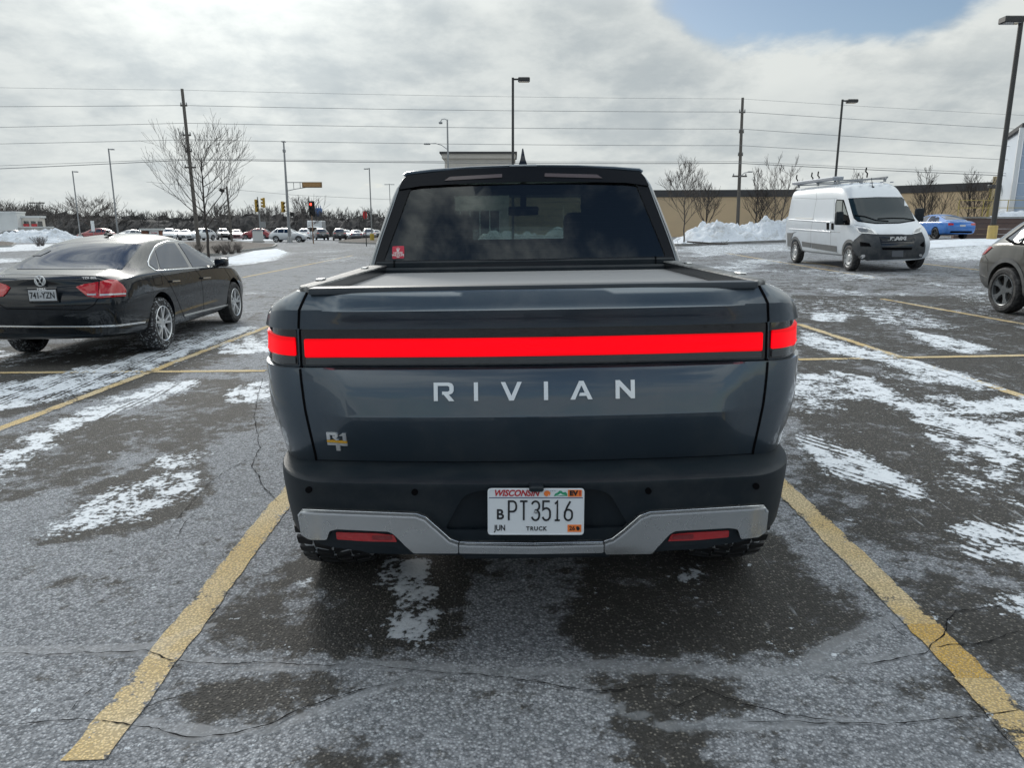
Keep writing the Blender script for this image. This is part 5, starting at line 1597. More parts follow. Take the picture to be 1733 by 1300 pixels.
for y, r0 in ((0, .44), (4.035, .44)):
    pts = [(y + (r0 + .035) * cos(a), .38 + (r0 + .035) * sin(a)) for a in np.linspace(-.15, pi + .15, 20)]
    ribbon('wheel_arch_trim', vb, pts, 'right', M_vangrey, VAN, .085, .012, .02, .06, mirror=True)
gv = MB()
for L in (C([(705, 350), (700, 500), (690, 640), (660, 700), (655, 960), (750, 1060)]), C([(470, 215), (475, 350), (430, 600), (400, 760), (400, 985)]), C([(160, 340), (470, 355), (740, 350)]), D_([(120, 690), (300, 720), (440, 815)]), D_([(440, 822), (870, 822)]), C([(120, 745), (400, 768), (780, 790)])):
    ribbon('g', vb, L, 'cam', M_gap, VAN, .010, .0015, .004, 4, mb=gv)
gv.build('panel_gap', principled('van_gap', (.16, .17, .18), .7), VAN, 0)
ribbon('body_ridge', vb, C([(118, 622), (400, 640), (655, 658)]), 'cam', M_vanwhite, VAN, .05, .018, .02, 4, round_=True)
ribbon('body_ridge', vb, C([(118, 745), (400, 765), (655, 785)]), 'cam', M_vanwhite, VAN, .05, .014, .02, 4, round_=True)
ribbon('sliding_door_rail', vb, C([(205, 602), (430, 612)]), 'cam', M_satin, VAN, .03, .02, .02, 4)
for u in (622, 683): decal('door_handle', vb, rounded(C([(u - 12, 668), (u + 13, 668), (u + 13, 752), (u - 12, 752)]), .8), 'cam', M_gap, VAN, .02, .02, 3)
for s in (-1, 1):
    m = MB(); m.box((s * 1.16, 3.62, 1.50), (.22, .16, .38), bev=.05, seg=2); m.box((s * 1.02, 3.58, 1.40), (.16, .08, .1), bev=.02); m.build('wing_mirror', M_black_plastic, VAN)
m = MB(); m.tube([(.0, 3.12, 2.36), (.0, 3.00, 2.62)], .008, 5); m.box((0, 3.12, 2.35), (.08, .10, .05), bev=.02); m.build('roof_antenna', M_gap, VAN)
M_alu = principled('rack_aluminium', (.30, .31, .33), .4, .7)
for yy in (-.7, .9, 2.4):
    m = MB(); m.box((0, yy, 2.60), (1.5, .05, .04)); m.box((-.70, yy, 2.56), (.05, .08, .10)); m.box((.70, yy, 2.56), (.05, .08, .10)); m.build('rack_bar', M_alu, VAN)
m = MB(); m.box((.62, .55, 2.68), (.34, 3.3, .10), bev=.02); m.build('rack_rail', principled('rack_silver', (.36, .38, .42), .4, .6), VAN)
m = MB(); m.box((-.62, .9, 2.63), (.05, 3.6, .05)); m.build('rack_rail', M_alu, VAN)
for yy, x in ((-.85, .70), (.45, .7), (.95, .70), (2.3, -.2)):
    m = MB(); m.tube([(x, yy, 2.66), (x, yy + .02, 2.78), (x, yy - .10, 2.84), (x, yy - .06, 2.96)], .022, 5); m.build('rack_hook', M_gap, VAN)
for x in (-.6, -.3, 0, .3, .6):
    m = MB(); m.box((x, 3.02, 2.475), (.10, .06, .03), bev=.012); m.build('roof_marker', principled('marker_lens', (.25, .27, .32), .3), VAN)

# ------------------------------------------------------------------ taupe SUV entering at the right edge
M_taupe = grime(principled('taupe_paint', (.060, .057, .050), .28, .45, coat=1., coat_r=.03), .22, (.25, .24, .22), 3., low=(.4, 1.1))
M_clad = grime(principled('grey_cladding', (.05, .055, .06), .55), .3, scale=6)
SUV = car_root('crossover', 8.76, 11.55, pi, 'taupe crossover with grey five-spoke wheels cut off by the right edge of the view', 'car')
suv_st = [
    (-.80, -.88, -.70, .36, .74, .66, .78, .76, 1.00, .62, 1.10, 1.12),
    (-.74, -.80, -.62, .34, .82, .66, .88, .82, 1.02, .64, 1.14, 1.17),
    (-.55, -.60, -.52, .30, .88, .66, .925, .86, 1.06, .64, 1.24, 1.28),
    (-.30, -.30, -.28, .27, .90, .66, .935, .88, 1.08, .62, 1.42, 1.46),
    (.05, .05, .05, .25, .90, .66, .935, .885, 1.08, .60, 1.56, 1.60),
    (.60, .60, .60, .24, .90, .66, .935, .885, 1.07, .60, 1.61, 1.665),
    (1.2, 1.2, 1.2, .24, .90, .66, .935, .885, 1.05, .60, 1.61, 1.675),
    (1.75, 1.75, 1.75, .24, .90, .66, .935, .88, 1.03, .60, 1.50, 1.56),
    (2.25, 2.25, 2.25, .24, .90, .66, .93, .87, 1.01, .66, 1.20, 1.25),
    (2.70, 2.70, 2.70, .25, .90, .66, .93, .86, .97, .70, 1.06, 1.10),
    (3.25, 3.25, 3.2, .27, .86, .64, .89, .82, .90, .64, .98, 1.0),
    (3.52, 3.55, 3.45, .30, .76, .60, .80, .72, .78, .54, .84, .86)]
suv, ub = cage_body('body', suv_st, M_taupe, SUV, (0, 2.71), .36, 3, .07, .12, trackw=.68, arch=.01)
for y in (0, 2.71):
    for s in (-1, 1): wheel(SUV, s * .84, y, s, .36, .225, 'five', M_rim_grey)
E = cpx(1640, 340, .154)
for y in (0, 2.71):
    pts = [(y + .455 * cos(a), .375 + .455 * sin(a)) for a in np.linspace(-.35, pi + .35, 22)]
    ribbon('wheel_arch_trim', ub, pts, 'right', M_clad, SUV, .065, .010, .02, .05, mirror=True)
decal('lower_cladding', ub, [(.40, .26), (2.3, .26), (2.3, .40), (.44, .40)], 'right', M_clad, SUV, .010, .02, .12, mirror=True)
decal('bumper_cladding', ub, [(-.86, .34), (-.40, .34), (-.44, .52), (-.90, .60)], 'right', M_clad, SUV, .008, .02, .06, mirror=True)
decal('window_surround', ub, rounded([(-.28, 1.15), (.05, 1.07), (1.95, 1.05), (2.05, 1.07), (1.45, 1.55), (.25, 1.56), (.05, 1.50)], .04), 'right', M_gap, SUV, .003, .005, .10, mirror=True)
for P in ([(-.20, 1.16), (.08, 1.10), (.16, 1.10), (.16, 1.48), (.10, 1.47)], [(.22, 1.10), (.95, 1.08), (.95, 1.52), (.30, 1.52), (.22, 1.49)], [(1.02, 1.08), (1.92, 1.07), (1.43, 1.51), (1.02, 1.52)]):
    decal('side_window', ub, rounded(P, .02), 'right', M_glass_sky, SUV, .007, .005, .10, mirror=True)
decal('tail_light', ub, rounded([(-.92, 1.00), (-.60, 1.03), (-.46, 1.02), (-.62, .90), (-.90, .84)], .02), 'right', M_redlens, SUV, .012, .014, .04, mirror=True, bulge=.004)
gs = MB()
for L in ([(.30, 1.06), (.33, .95), (.42, .80), (.50, .62), (.52, .36)], [(1.0, 1.05), (1.02, .36)], [(-.62, .88), (-.48, .80), (-.44, .62)]):
    ribbon('g', ub, L, 'right', M_gap, SUV, .007, .0015, .004, .05, mb=gs, mirror=True)
gs.build('panel_gap', M_gap, SUV, 0)
for y in (.42, 1.25): ribbon('door_handle', ub, [(y - .02, .965), (y + .19, .96)], 'right', M_taupe, SUV, .032, .045, .04, .03, round_=True, mirror=True)
decal('rear_window', ub, rounded([(-.60, 1.16), (.60, 1.16), (.50, 1.48), (-.50, 1.48)], .04), 'rear', M_glass_sky, SUV, .004, .005, .1)
m = MB(); m.box((0, -.12, 1.60), (1.15, .30, .03), bev=.012); m.build('roof_spoiler', M_taupe, SUV)
for s in (-1, 1):
    m = MB(); m.box((s * 1.0, 1.95, 1.12), (.20, .10, .14), bev=.04, seg=2); m.build('wing_mirror', M_taupe, SUV)

# ------------------------------------------------------------------ simpler cars farther away
def paint(name, col, metal=.2, dirt=.25):
    if name in MATS: return MATS[name]
    return grime(principled(name, col, .28, metal, coat=1., coat_r=.04), dirt, (.36, .36, .36), 3., low=(.3, 1.2))
SEDAN = dict(st=[(s[0], s[1], s[2], *s[3:]) for s in sed_st], ax=(0, 2.8), R=.33, win=[(-.30, 1.00), (2.12, 1.0), (1.62, 1.37), (.38, 1.36), (.02, 1.24)], wins=[[(-.14, 1.02), (.20, 1.01), (.98, 1.01), (.98, 1.355), (.42, 1.34), (.10, 1.22)], [(1.06, 1.01), (2.02, 1.01), (1.60, 1.34), (1.06, 1.36)]], rear=(1.12, 1.38, .52), front=(1.10, 1.42, .55), lamp=(.78, .92))
SUVD = dict(st=suv_st, ax=(0, 2.71), R=.36, win=[(-.42, 1.13), (2.05, 1.07), (1.50, 1.55), (.05, 1.54), (-.12, 1.46)], wins=[[(-.30, 1.16), (.18, 1.12), (.18, 1.49), (.05, 1.47)], [(.26, 1.12), (.95, 1.10), (.95, 1.52), (.26, 1.51)], [(1.03, 1.10), (1.92, 1.09), (1.45, 1.51), (1.03, 1.53)]], rear=(1.18, 1.48, .52), front=(1.22, 1.56, .55), lamp=(.92, 1.04))
def simple_car(name, x, y, yaw, kind, mat, label, cat='car', group=None, snow=0., level=2, rim=None, lights=True):
    K = kind; root = car_root(name, x, y, yaw, label, cat, group)
    b, bv = cage_body('body', K['st'], mat, root, K['ax'], K['R'], level, .08, .12, trackw=.66)
    for yy in K['ax']:
        for s in (-1, 1): wheel(root, s * .81, yy, s, K['R'], .22, 'five', rim or M_rim_silver, 24)
    for sd in ('right', 'left'):
        for P in K['wins']: decal('side_window', bv, P, sd, M_glass_sky, root, .006, .006, .15)
    z0, z1, w = K['rear']; decal('rear_window', bv, rounded([(-w - .06, z0), (w + .06, z0), (w, z1), (-w, z1)], .05), 'rear', M_glass_sky, root, .005, .005, .12)
    z0, z1, w = K['front']; decal('windscreen', bv, rounded([(-w - .08, z0), (w + .08, z0), (w, z1), (-w, z1)], .05), 'front', M_glass_sky, root, .005, .005, .12)
    z0, z1 = K['lamp']
    for s in (-1, 1):
        decal('tail_light', bv, rounded([(s * .50, z0 + .02), (s * .80, z0), (s * .80, z1), (s * .52, z1 - .02)], .02), 'rear', M_redlens, root, .01, .012, .06)
        decal('headlamp', bv, rounded([(s * .48, z0 - .18), (s * .70, z0 - .16), (s * .70, z0 - .06), (s * .50, z0 - .08)], .02), 'front', M_clearlens, root, .01, .012, .06)
    decal('number_plate', bv, [(-.16, .72), (.16, .72), (.16, .82), (-.16, .82)], 'rear', M_plate2, root, .012, .012, .08)
    decal('front_grille', bv, rounded([(-.40, .42), (.40, .42), (.46, .62), (-.46, .62)], .03), 'front', M_gap, root, .008, .01, .08)
    decal('rear_bumper_insert', bv, rounded([(-.66, .36), (.66, .36), (.62, .47), (-.62, .47)], .03), 'rear', M_gap, root, .008, .01, .1)
    if snow > 0:
        sz = [s[8 + 3] for s in K['st']]
    return root, bv
# ------------------------------------------------------------------ snow, kerbs, planted islands
M_snow = bpy.data.materials.new('piled_snow'); M_snow.use_nodes = True
_t = NT(M_snow.node_tree); _b = M_snow.node_tree.nodes['Principled BSDF']; _p = _t.pos()
_n = _t.noise(_p, 1.1, 8, .68); _n2 = _t.noise(_p, 7, 5, .65)
_c = _t.mix(_t.step(_n, .49, .70), (.68, .73, .80, 1), (.44, .45, .46, 1))
_c = _t.mix(_t.step(_n2, .62, .78, 0, .5), _c, (.30, .30, .30, 1))
_t.link(_c, _b.inputs['Base Color']); _b.inputs['Roughness'].default_value = .8
_t.link(_t.bump(_n2, .8, .12), _b.inputs['Normal'])
M_mulch = bpy.data.materials.new('bark_mulch'); M_mulch.use_nodes = True
_t = NT(M_mulch.node_tree); _b = M_mulch.node_tree.nodes['Principled BSDF']; _p = _t.pos()
_t.link(_t.mix(_t.step(_t.noise(_p, 7, 6, .7), .35, .7), (.035, .028, .024, 1), (.16, .14, .125, 1)), _b.inputs['Base Color']); _b.inputs['Roughness'].default_value = .95
M_kerb = grime(principled('kerb_concrete', (.30, .30, .29), .8), .5, (.12, .12, .12), 2.)
M_concrete = grime(principled('concrete', (.36, .35, .33), .8), .3, (.2, .2, .2), 2.)

def mound(name, x0, x1, y0, y1, h, mat, seed, label, cat, rough=.4, n=70, m=26, plateau=0., kind=None, freq=.5):
    X, Y = np.meshgrid(np.linspace(x0, x1, n), np.linspace(y0, y1, m))
    u = (X - x0) / (x1 - x0) * 2 - 1; v = (Y - y0) / (y1 - y0) * 2 - 1
    e = np.clip(1 - np.abs(u) ** 2.6, 0, 1) * np.clip(1 - np.abs(v) ** 2.2, 0, 1)
    e = np.minimum(1, e * 1.6)
    f = fbm(X * freq, Y * freq, seed, 6, .6); f2 = fbm(X * 2.1, Y * 2.1, seed + 7, 4, .6)
    Z = G(X, Y) - .10 + (h + .10) * e * (1 - rough + rough * 2 * (f - .25) + .35 * rough * (f2 - .5) * 2)
    vs = np.stack([X.ravel(), Y.ravel(), Z.ravel()], 1).tolist(); fs = []
    for j in range(m - 1):
        for i in range(n - 1): a = j * n + i; fs.append([a, a + 1, a + n + 1, a + n])
    o = MB().add(vs, fs).build(name, mat, None, 60)
    return tag(o, label, cat, kind=kind)

mound('snow_pile', 10.9, 24.5, 46.5, 54, 1.75, M_snow, 3, 'long ploughed snow pile with grey lumps behind the white cargo van', 'snow pile', .75, 120, 40)
mound('snow_pile', -3.6, 6.5, 56, 62, 1.5, M_snow, 23, 'snow pile seen through the pickup\'s rear window', 'snow pile', .8, 50, 20)
mound('snow_bank', gx(-70, 86).x, gx(128, 86).x, 83, 92, 1.35, M_snow, 13, 'ploughed snow bank at the left edge in front of the white restaurant', 'snow bank', .7, 120, 30)
rk = random.Random(4)
def chunks(name, x0, x1, y0, y1, n, seed, label):
    rr = random.Random(seed); m = MB()
    for i in range(n):
        x = rr.uniform(x0, x1); y = rr.uniform(y0, y1); s_ = rr.choice([.08, .12, .2, .3]) * rr.uniform(.6, 1.2)
        m.box((x, y, Gs(x, y) + s_ * .3), (s_, s_ * rr.uniform(.6, 1.2), s_ * .8), Matrix.Rotation(rr.uniform(0, 3), 3, 'Z') @ Matrix.Rotation(rr.uniform(-.5, .5), 3, 'X'), s_ * .2)
    return tag(m.build(name, M_snow, None, 0), label, 'snow chunks', kind='stuff')
chunks('snow_chunks', 11, 24.5, 45.4, 47.6, 160, 5, 'broken lumps of snow along the foot of the long snow pile')
def kerb_ring(poly, h=.15, w=.16, nm='kerb', thing=None):
    P = densify(poly, 1.0); vs = []; fs = []; n = len(P)
    c = Vector((sum(p[0] for p in P) / n, sum(p[1] for p in P) / n))
    for x, y in P:
        d = (c - Vector((x, y))).normalized() * w; z = Gs(x, y)
        vs += [(x, y, z - .05), (x, y, z + h), (x + d.x, y + d.y, z + h), (x + d.x, y + d.y, z - .05)]
    for i in range(n):
        a = i * 4; b = ((i + 1) % n) * 4
        for k in range(3): fs.append([a + k, a + k + 1, b + k + 1, b + k])
    o = MB().add(vs, fs).build(nm, M_kerb, None, 40); o['kind'] = 'structure'; return o
def island(poly, h, mat, seed, label, cat='planting bed'):
    kerb_ring(poly)
    P = densify(poly, .6); n = len(P); c = Vector((sum(p[0] for p in P) / n, sum(p[1] for p in P) / n)); vs = []; fs = []; K = 8
    rr = random.Random(seed)
    for k in range(K):
        f = 1 - k / K * .97
        for x, y in P:
            q = c + (Vector((x, y)) - c) * f * (.985 if k == 0 else 1); z = Gs(q.x, q.y) + .10 + h * (1 - f ** 2) + rr.uniform(-.03, .05)
            vs.append((q.x, q.y, z))
    for k in range(K - 1):
        for i in range(n): i2 = (i + 1) % n; fs.append([k * n + i, k * n + i2, (k + 1) * n + i2, (k + 1) * n + i])
    fs.append([(K - 1) * n + i for i in range(n)])
    return tag(MB().add(vs, fs).build('mulch_bed', mat, None, 60), label, cat)
def wp(pp): return [tuple(gnd(*p).xy) for p in pp]
isl = rounded(wp([(300, 424), (300, 412), (380, 409), (470, 415.5), (462, 420), (420, 425), (385, 430), (360, 434)]), 1.0)
island(isl, .22, M_mulch, 3, 'bark mulch island with bare shrubs beyond the black sedan\'s bonnet')
isl2 = rounded(wp([(572, 411), (590, 404), (650, 402), (700, 404), (700, 414), (640, 413.5)]), 1.0)
island(isl2, .30, M_mulch, 5, 'small bark mulch island with the post of a red sign, left of the pickup cab')
isl3 = rounded(wp([(-60, 420), (-60, 411), (10, 410.5), (28, 413), (20, 418)]), .8)
island(isl3, .18, M_mulch, 7, 'dark mulch strip at the left edge in front of the snow bank')
isl4 = rounded([(10.2, 45.2), (26, 45.2), (26, 56), (10.2, 56)], 1.0)
kerb_ring(isl4)
# snow lying on the lot in front of the left island
def flat_snow(pp, nm='snow_patch'):
    P = rounded(wp(pp), .5); P = densify(P, 1.2)
    n = len(P); c = Vector((sum(p[0] for p in P) / n, sum(p[1] for p in P) / n)); rr = random.Random(int(pp[0][0]))
    vs = []; fs = []
    for f, dz in ((1, .006), (.93, .03), (.6, .05), (.02, .06)):
        for x, y in P:
            q = c + (Vector((x, y)) - c) * f * (1 + (rr.uniform(-.06, .06) if f == 1 else 0)); vs.append((q.x, q.y, Gs(q.x, q.y) + dz))
    for k in range(3):
        for i in range(n): i2 = (i + 1) % n; fs.append([k * n + i, k * n + i2, (k + 1) * n + i2, (k + 1) * n + i])
    o = MB().add(vs, fs).build(nm, M_snow, None, 60); o['kind'] = 'structure'
flat_snow([(384, 447), (386, 436), (430, 424.5), (470, 421), (486, 427), (470, 434), (430, 444)])
flat_snow([(-80, 409.5), (-80, 405), (120, 405), (190, 408), (120, 409.5)])
flat_snow([(1560, 420), (1560, 409), (1640, 405), (1760, 402), (1760, 412), (1660, 416)])
flat_snow([(400, 407), (420, 404), (560, 403.5), (560, 405), (460, 407)])

# ------------------------------------------------------------------ bare trees
M_bark = grime(principled('bark', (.075, .062, .055), .9), .3, (.16, .15, .14), 5)
M_bark_dark = principled('dark_bark', (.045, .038, .035), .9)
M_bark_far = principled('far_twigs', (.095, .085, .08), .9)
def bare_tree(name, x, y, H, spread, seed, label, trunk_h=.25, r0=None, lv=5, mat=M_bark, nb=5, group=None, multi=1, lift=.55, side=4, cat='tree', base_z=None, fine=1.0):
    rr = random.Random(seed); z0 = Gs(x, y) if base_z is None else base_z
    root = empty(name, (x, y, z0), (0, 0, 0), label, cat, group)
    r0 = r0 or H * .014; tr = MB(); cr = MB(); maxz = [0.1]; segs = []
    def br(p, d, L, r, k):
        n = 3 if k <= 2 else 2; pts = [p]; q = p.copy(); dd = d.copy()
        for i in range(n):
            dd = (dd + Vector((rr.uniform(-1, 1), rr.uniform(-1, 1), rr.uniform(-.3, .7))) * .16 + Vector((0, 0, .05 * lift))).normalized()
            q = q + dd * (L / n); pts.append(q.copy())
        segs.append((k, pts, [r * (1 - .5 * i / n) for i in range(n + 1)])); maxz[0] = max(maxz[0], q.z)
        if k >= lv: return
        m = rr.randint(2, 3) if k < 2 else rr.randint(3, 4)
        for j in range(m):
            t = rr.uniform(.35, 1.0) if j else 1.0
            i0 = min(n - 1, int(t * n)); f = t * n - i0; pp = pts[i0].lerp(pts[i0 + 1], min(1, f))
            ax = dd.cross(Vector((rr.uniform(-1, 1), rr.uniform(-1, 1), rr.uniform(-.2, .2)))).normalized()
            ang = rr.uniform(.30, .80) if j else rr.uniform(.1, .35)
            nd = (Matrix.Rotation(ang, 3, ax) @ dd).normalized()
            nd = (nd + Vector((0, 0, .25 * lift))).normalized()
            br(pp, nd, L * rr.uniform(.55, .82), r * .52 * rr.uniform(.8, 1.1), k + 1)
    th = H * trunk_h
    for s_ in range(multi):
        lean = Vector((rr.uniform(-.25, .25), rr.uniform(-.25, .25), 1)).normalized() if multi > 1 else Vector((rr.uniform(-.03, .03), 0, 1)).normalized()
        base = Vector((rr.uniform(-.3, .3), rr.uniform(-.3, .3), 0)) if multi > 1 else Vector((0, 0, 0))
        top = base + lean * H * .80
        k_ = 9; tp = [base + (top - base) * (i / k_) + Vector((rr.uniform(-1, 1), rr.uniform(-1, 1), 0)) * H * .006 * (i > 0) for i in range(k_ + 1)]
        segs.append((0, [base - Vector((0, 0, .1))] + tp[1:], [r0 * (1 - .8 * i / k_) * (.75 if multi > 1 else 1) for i in range(k_ + 1)]))
        cnt = int(nb * 2.2 / multi) + 2
        for j in range(cnt):
            f = trunk_h + (.98 - trunk_h) * (j + .5) / cnt; i0 = min(k_ - 1, int(f * k_)); p = tp[i0].lerp(tp[i0 + 1], f * k_ - i0)
            a = j * 2.4 + rr.uniform(-.4, .4)
            d = Vector((cos(a), sin(a), lift * rr.uniform(.9, 1.6))).normalized()
            br(p, d, spread * .50 * (1.15 - .75 * f) * rr.uniform(.8, 1.15), r0 * .42 * (1.1 - .7 * f), 2)
    sc = H / maxz[0]
    for k, pts, rad in segs:
        pts = [Vector((p.x, p.y, p.z * sc if p.z > 0 else p.z)) for p in pts]
        (tr if k == 0 else cr).tube(pts, [max(r, .0045 * fine) for r in rad], side if k < 4 else 3, False)
    tr.build('trunk', mat, root, 60, fix=False)
    c = cr.build('crown', mat, root, 0, fix=False)
    return root
def shrub(x, y, h, w, seed, label, n=40, group=None, mat=M_bark):
    rr = random.Random(seed); m = MB()
    for i in range(n):
        a = rr.uniform(0, 2 * pi); e = rr.uniform(.3, 1); p = Vector((rr.uniform(-.1, .1), rr.uniform(-.1, .1), 0)); d = Vector((cos(a) * w / 2 * e, sin(a) * w / 2 * e, h * rr.uniform(.7, 1)))
        q = p + d * .5 + Vector((rr.uniform(-.05, .05), 0, 0)); m.tube([p, q, p + d], [.010, .007, .004], 3, False)
        for j in range(2):
            t = rr.uniform(.4, .9); s0 = p + d * t; m.tube([s0, s0 + Vector((rr.uniform(-.2, .2), rr.uniform(-.2, .2), rr.uniform(.08, .25)))], [.005, .003], 3, False)
    o = m.build('bare_shrub', mat, None, 0, fix=False); o.location = (x, y, Gs(x, y) + .12)
    return tag(o, label, 'shrub', group)

t0 = gx(350, 40)
bare_tree('lot_tree', t0.x, t0.y, 7.6, 5.0, 19, 'tall bare tree on the mulch island beside the leaning utility pole', .28, .085, 5, M_bark_dark, 8, lift=.75, fine=1.3)
t0 = gx(160, 95)
bare_tree('lot_tree', t0.x, t0.y, 6.3, 6.5, 21, 'wide bare tree behind the red crossover at the left', .30, .14, 5, M_bark, 7, lift=.50, fine=3)
t0 = gx(1158, 48)
bare_tree('lot_tree', t0.x, t0.y, 5.7, 3.2, 31, 'slim bare tree at the left end of the long snow pile', .28, .055, 5, M_bark, 8, lift=.95, fine=1.5)
for px, D, H, sp, sd, lab, mu in [
        (1188, 57, 4.6, 3.0, 33, 'dark bushy multi-stem tree just right of the slim tree at the snow pile', 3),
        (1277, 58, 5.6, 2.2, 35, 'dark bare tree standing behind the middle of the long snow pile', 1),
        (1290, 59, 3.9, 2.6, 36, 'low spreading bare tree between the two taller ones behind the snow pile', 3),
        (1315, 57, 6.4, 2.8, 37, 'pale upright bare tree behind the snow pile next to the white van', 2),
        (1441, 58, 5.2, 2.0, 38, 'bare tree top showing over the roof of the white van', 1),
        (1559, 56, 5.3, 2.4, 39, 'bare tree just right of the white van against the tan wall', 1),
        (1570, 60, 3.9, 2.8, 40, 'low bare tree in front of the tan wall behind the blue car', 3),
        (1634, 55, 5.1, 2.4, 41, 'bare tree rising over the brown retaining wall', 1),
        (1650, 57, 4.6, 2.4, 42, 'thin bare tree beside the yellow dock frame', 2)]:
    t0 = gx(px, D)
    bare_tree('lot_tree', t0.x, t0.y, H, sp, sd, lab, .22, .07, 4, M_bark_dark if mu != 2 else M_bark, 9, 'bare trees along the tan wall', mu, lift=.9, fine=2.0)
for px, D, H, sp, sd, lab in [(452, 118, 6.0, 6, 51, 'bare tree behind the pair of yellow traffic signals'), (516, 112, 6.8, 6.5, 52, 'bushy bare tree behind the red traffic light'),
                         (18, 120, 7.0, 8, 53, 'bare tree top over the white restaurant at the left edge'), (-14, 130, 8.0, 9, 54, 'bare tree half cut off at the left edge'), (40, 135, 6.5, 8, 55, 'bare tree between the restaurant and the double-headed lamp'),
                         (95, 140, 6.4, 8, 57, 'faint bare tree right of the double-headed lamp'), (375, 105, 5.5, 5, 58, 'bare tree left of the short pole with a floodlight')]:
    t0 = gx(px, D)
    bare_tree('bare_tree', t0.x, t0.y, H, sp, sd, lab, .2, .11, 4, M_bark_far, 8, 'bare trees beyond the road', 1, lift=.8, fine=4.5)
rs = random.Random(8)
for i, (px, D) in enumerate([(366, 44), (378, 42), (390, 43), (402, 45), (336, 43), (63, 61), (70, 62)]):
    q = gx(px, D); lab = ['low bare shrub on the mulch island right by the tree trunk', 'bare shrub at the front of the mulch island', 'widest bare shrub in the middle of the mulch island', 'rightmost bare shrub on the mulch island', 'bare shrub behind the black sedan\'s roof', 'snowy bare shrub in front of the snow bank', 'small bare shrub against the snow bank'][i]
    shrub(q.x, q.y, [.5, .6, .75, .5, .6, .9, .8][i], [.9, 1., 1.4, .8, 1, 1.6, 1.2][i], 70 + i, lab, 46, 'bare shrubs')
q = gx(1163, 44.6); m = MB()
for i in range(26):
    a = rs.uniform(-2.2, 2.6); p = Vector((a, rs.uniform(-.4, .4), .05)); m.tube([p, p + Vector((rs.uniform(-.5, .5), rs.uniform(-.2, .2), rs.uniform(.05, .35)))], .012, 3, False)
m.tube([(0, 0, .28), (2.4, -.3, .12)], .05, 5)
o = m.build('fallen_branches', M_bark, None, 0, fix=False); o.location = q; tag(o, 'brown fallen branches at the foot of the slim tree', 'branches')

# ------------------------------------------------------------------ woodland, hills
M_wood = bpy.data.materials.new('winter_woodland'); M_wood.use_nodes = True
_t = NT(M_wood.node_tree); _b = M_wood.node_tree.nodes['Principled BSDF']; _p = _t.pos()
_t.link(_t.mix(_t.step(_t.noise(_t.mapping(_p, sc=(1, 1, .35)), .9, 5, .7), .35, .68), (.030, .030, .032, 1), (.105, .098, .095, 1)), _b.inputs['Base Color']); _b.inputs['Roughness'].default_value = 1
rw_ = random.Random(77); wood = MB()
def belt(px0, px1, D, hfun, n, sticks):
    """one layer of woodland: a ragged mass with bare tops"""
    P = []
    for i in range(n + 1):
        px = px0 + (px1 - px0) * i / n; r = ray(px, 388); x = r.x / r.y * D; h = hfun(px) * (1 + .30 * (vnoise(np.array(px * .13), np.array(D * 1.), 5) - .5) + rw_.uniform(-.10, .10))
        P.append((x, float(h)))
    vs = []; fs = []
    for j, (dy, k) in enumerate(((0, -.2), (.6, .55), (3, .92), (8, 1.0), (14, .5), (16, -.2))):
        for x, h in P: vs.append((x + rw_.uniform(-.4, .4), D + dy + rw_.uniform(-.5, .5), h * k * (rw_.uniform(.92, 1.06) if 0 < k < 1.1 else 1)))
    m = len(P)
    for j in range(5):
        for i in range(m - 1): a = j * m + i; fs.append([a, a + 1, a + m + 1, a + m])
    wood.add(vs, fs)
    for s_ in range(sticks):
        px = rw_.uniform(px0, px1); r = ray(px, 388); x = r.x / r.y * D; h = hfun(px) * rw_.uniform(1.0, 1.5); y = D + rw_.uniform(-1, 6)
        b = Vector((x, y, 0)); t_ = b + Vector((rw_.uniform(-.5, .5), 0, h)); wood.tube([b, t_], [.10, .03], 3, False)
        for q_ in range(7):
            f = rw_.uniform(.5, .95); p = b.lerp(t_, f); a = rw_.uniform(0, 6.3); L = h * .28 * (1.2 - f)
            e = p + Vector((cos(a) * L, sin(a) * L, L * 1.1)); wood.tube([p, e], [.05, .02], 3, False)
            for w_ in range(2): g_ = p.lerp(e, rw_.uniform(.3, .9)); wood.tube([g_, g_ + Vector((rw_.uniform(-.5, .5), 0, rw_.uniform(.3, .8)))], [.03, .015], 3, False)
hf = lambda px: float(np.interp(px, [-100, 0, 60, 120, 200, 300, 400, 450, 560, 650], [5.6, 5.4, 5.2, 4.4, 4.2, 3.9, 4.9, 4.6, 4.3, 4.6]))
belt(-120, 700, 175, hf, 260, 420)
belt(-120, 700, 150, lambda px: hf(px) * .78, 220, 160)
wo = wood.build('woodland', M_wood, None, 0, fix=False); tag(wo, 'dark belt of leafless woodland along the far side of the road', 'woodland', kind='stuff')
M_hill = bpy.data.materials.new('far_hill'); M_hill.use_nodes = True
_t = NT(M_hill.node_tree); _b = M_hill.node_tree.nodes['Principled BSDF']; _p = _t.pos()
_t.link(_t.mix(_t.step(_t.noise(_p, .06, 6, .75), .42, .62), (.13, .15, .18, 1), (.24, .26, .29, 1)), _b.inputs['Base Color']); _b.inputs['Roughness'].default_value = 1
hm = MB(); n = 160; xs = np.linspace(-700, 500, n); vs = []; fs = []
for dy, k in ((0, -.1), (10, .5), (30, .85), (60, 1.), (90, -.1)):
    for x in xs: vs.append((x, 560 + dy, -2 + k * (15 + 6 * float(vnoise(np.array(x * .012), np.array(2.), 6)) + 2.2 * float(fbm(np.array(x * .12), np.array(4.), 7, 4)))))
for j in range(4):
    for i in range(n - 1): a = j * n + i; fs.append([a, a + 1, a + n + 1, a + n])
ho = hm.build('hills', M_hill, None, 60); ho['kind'] = 'structure'
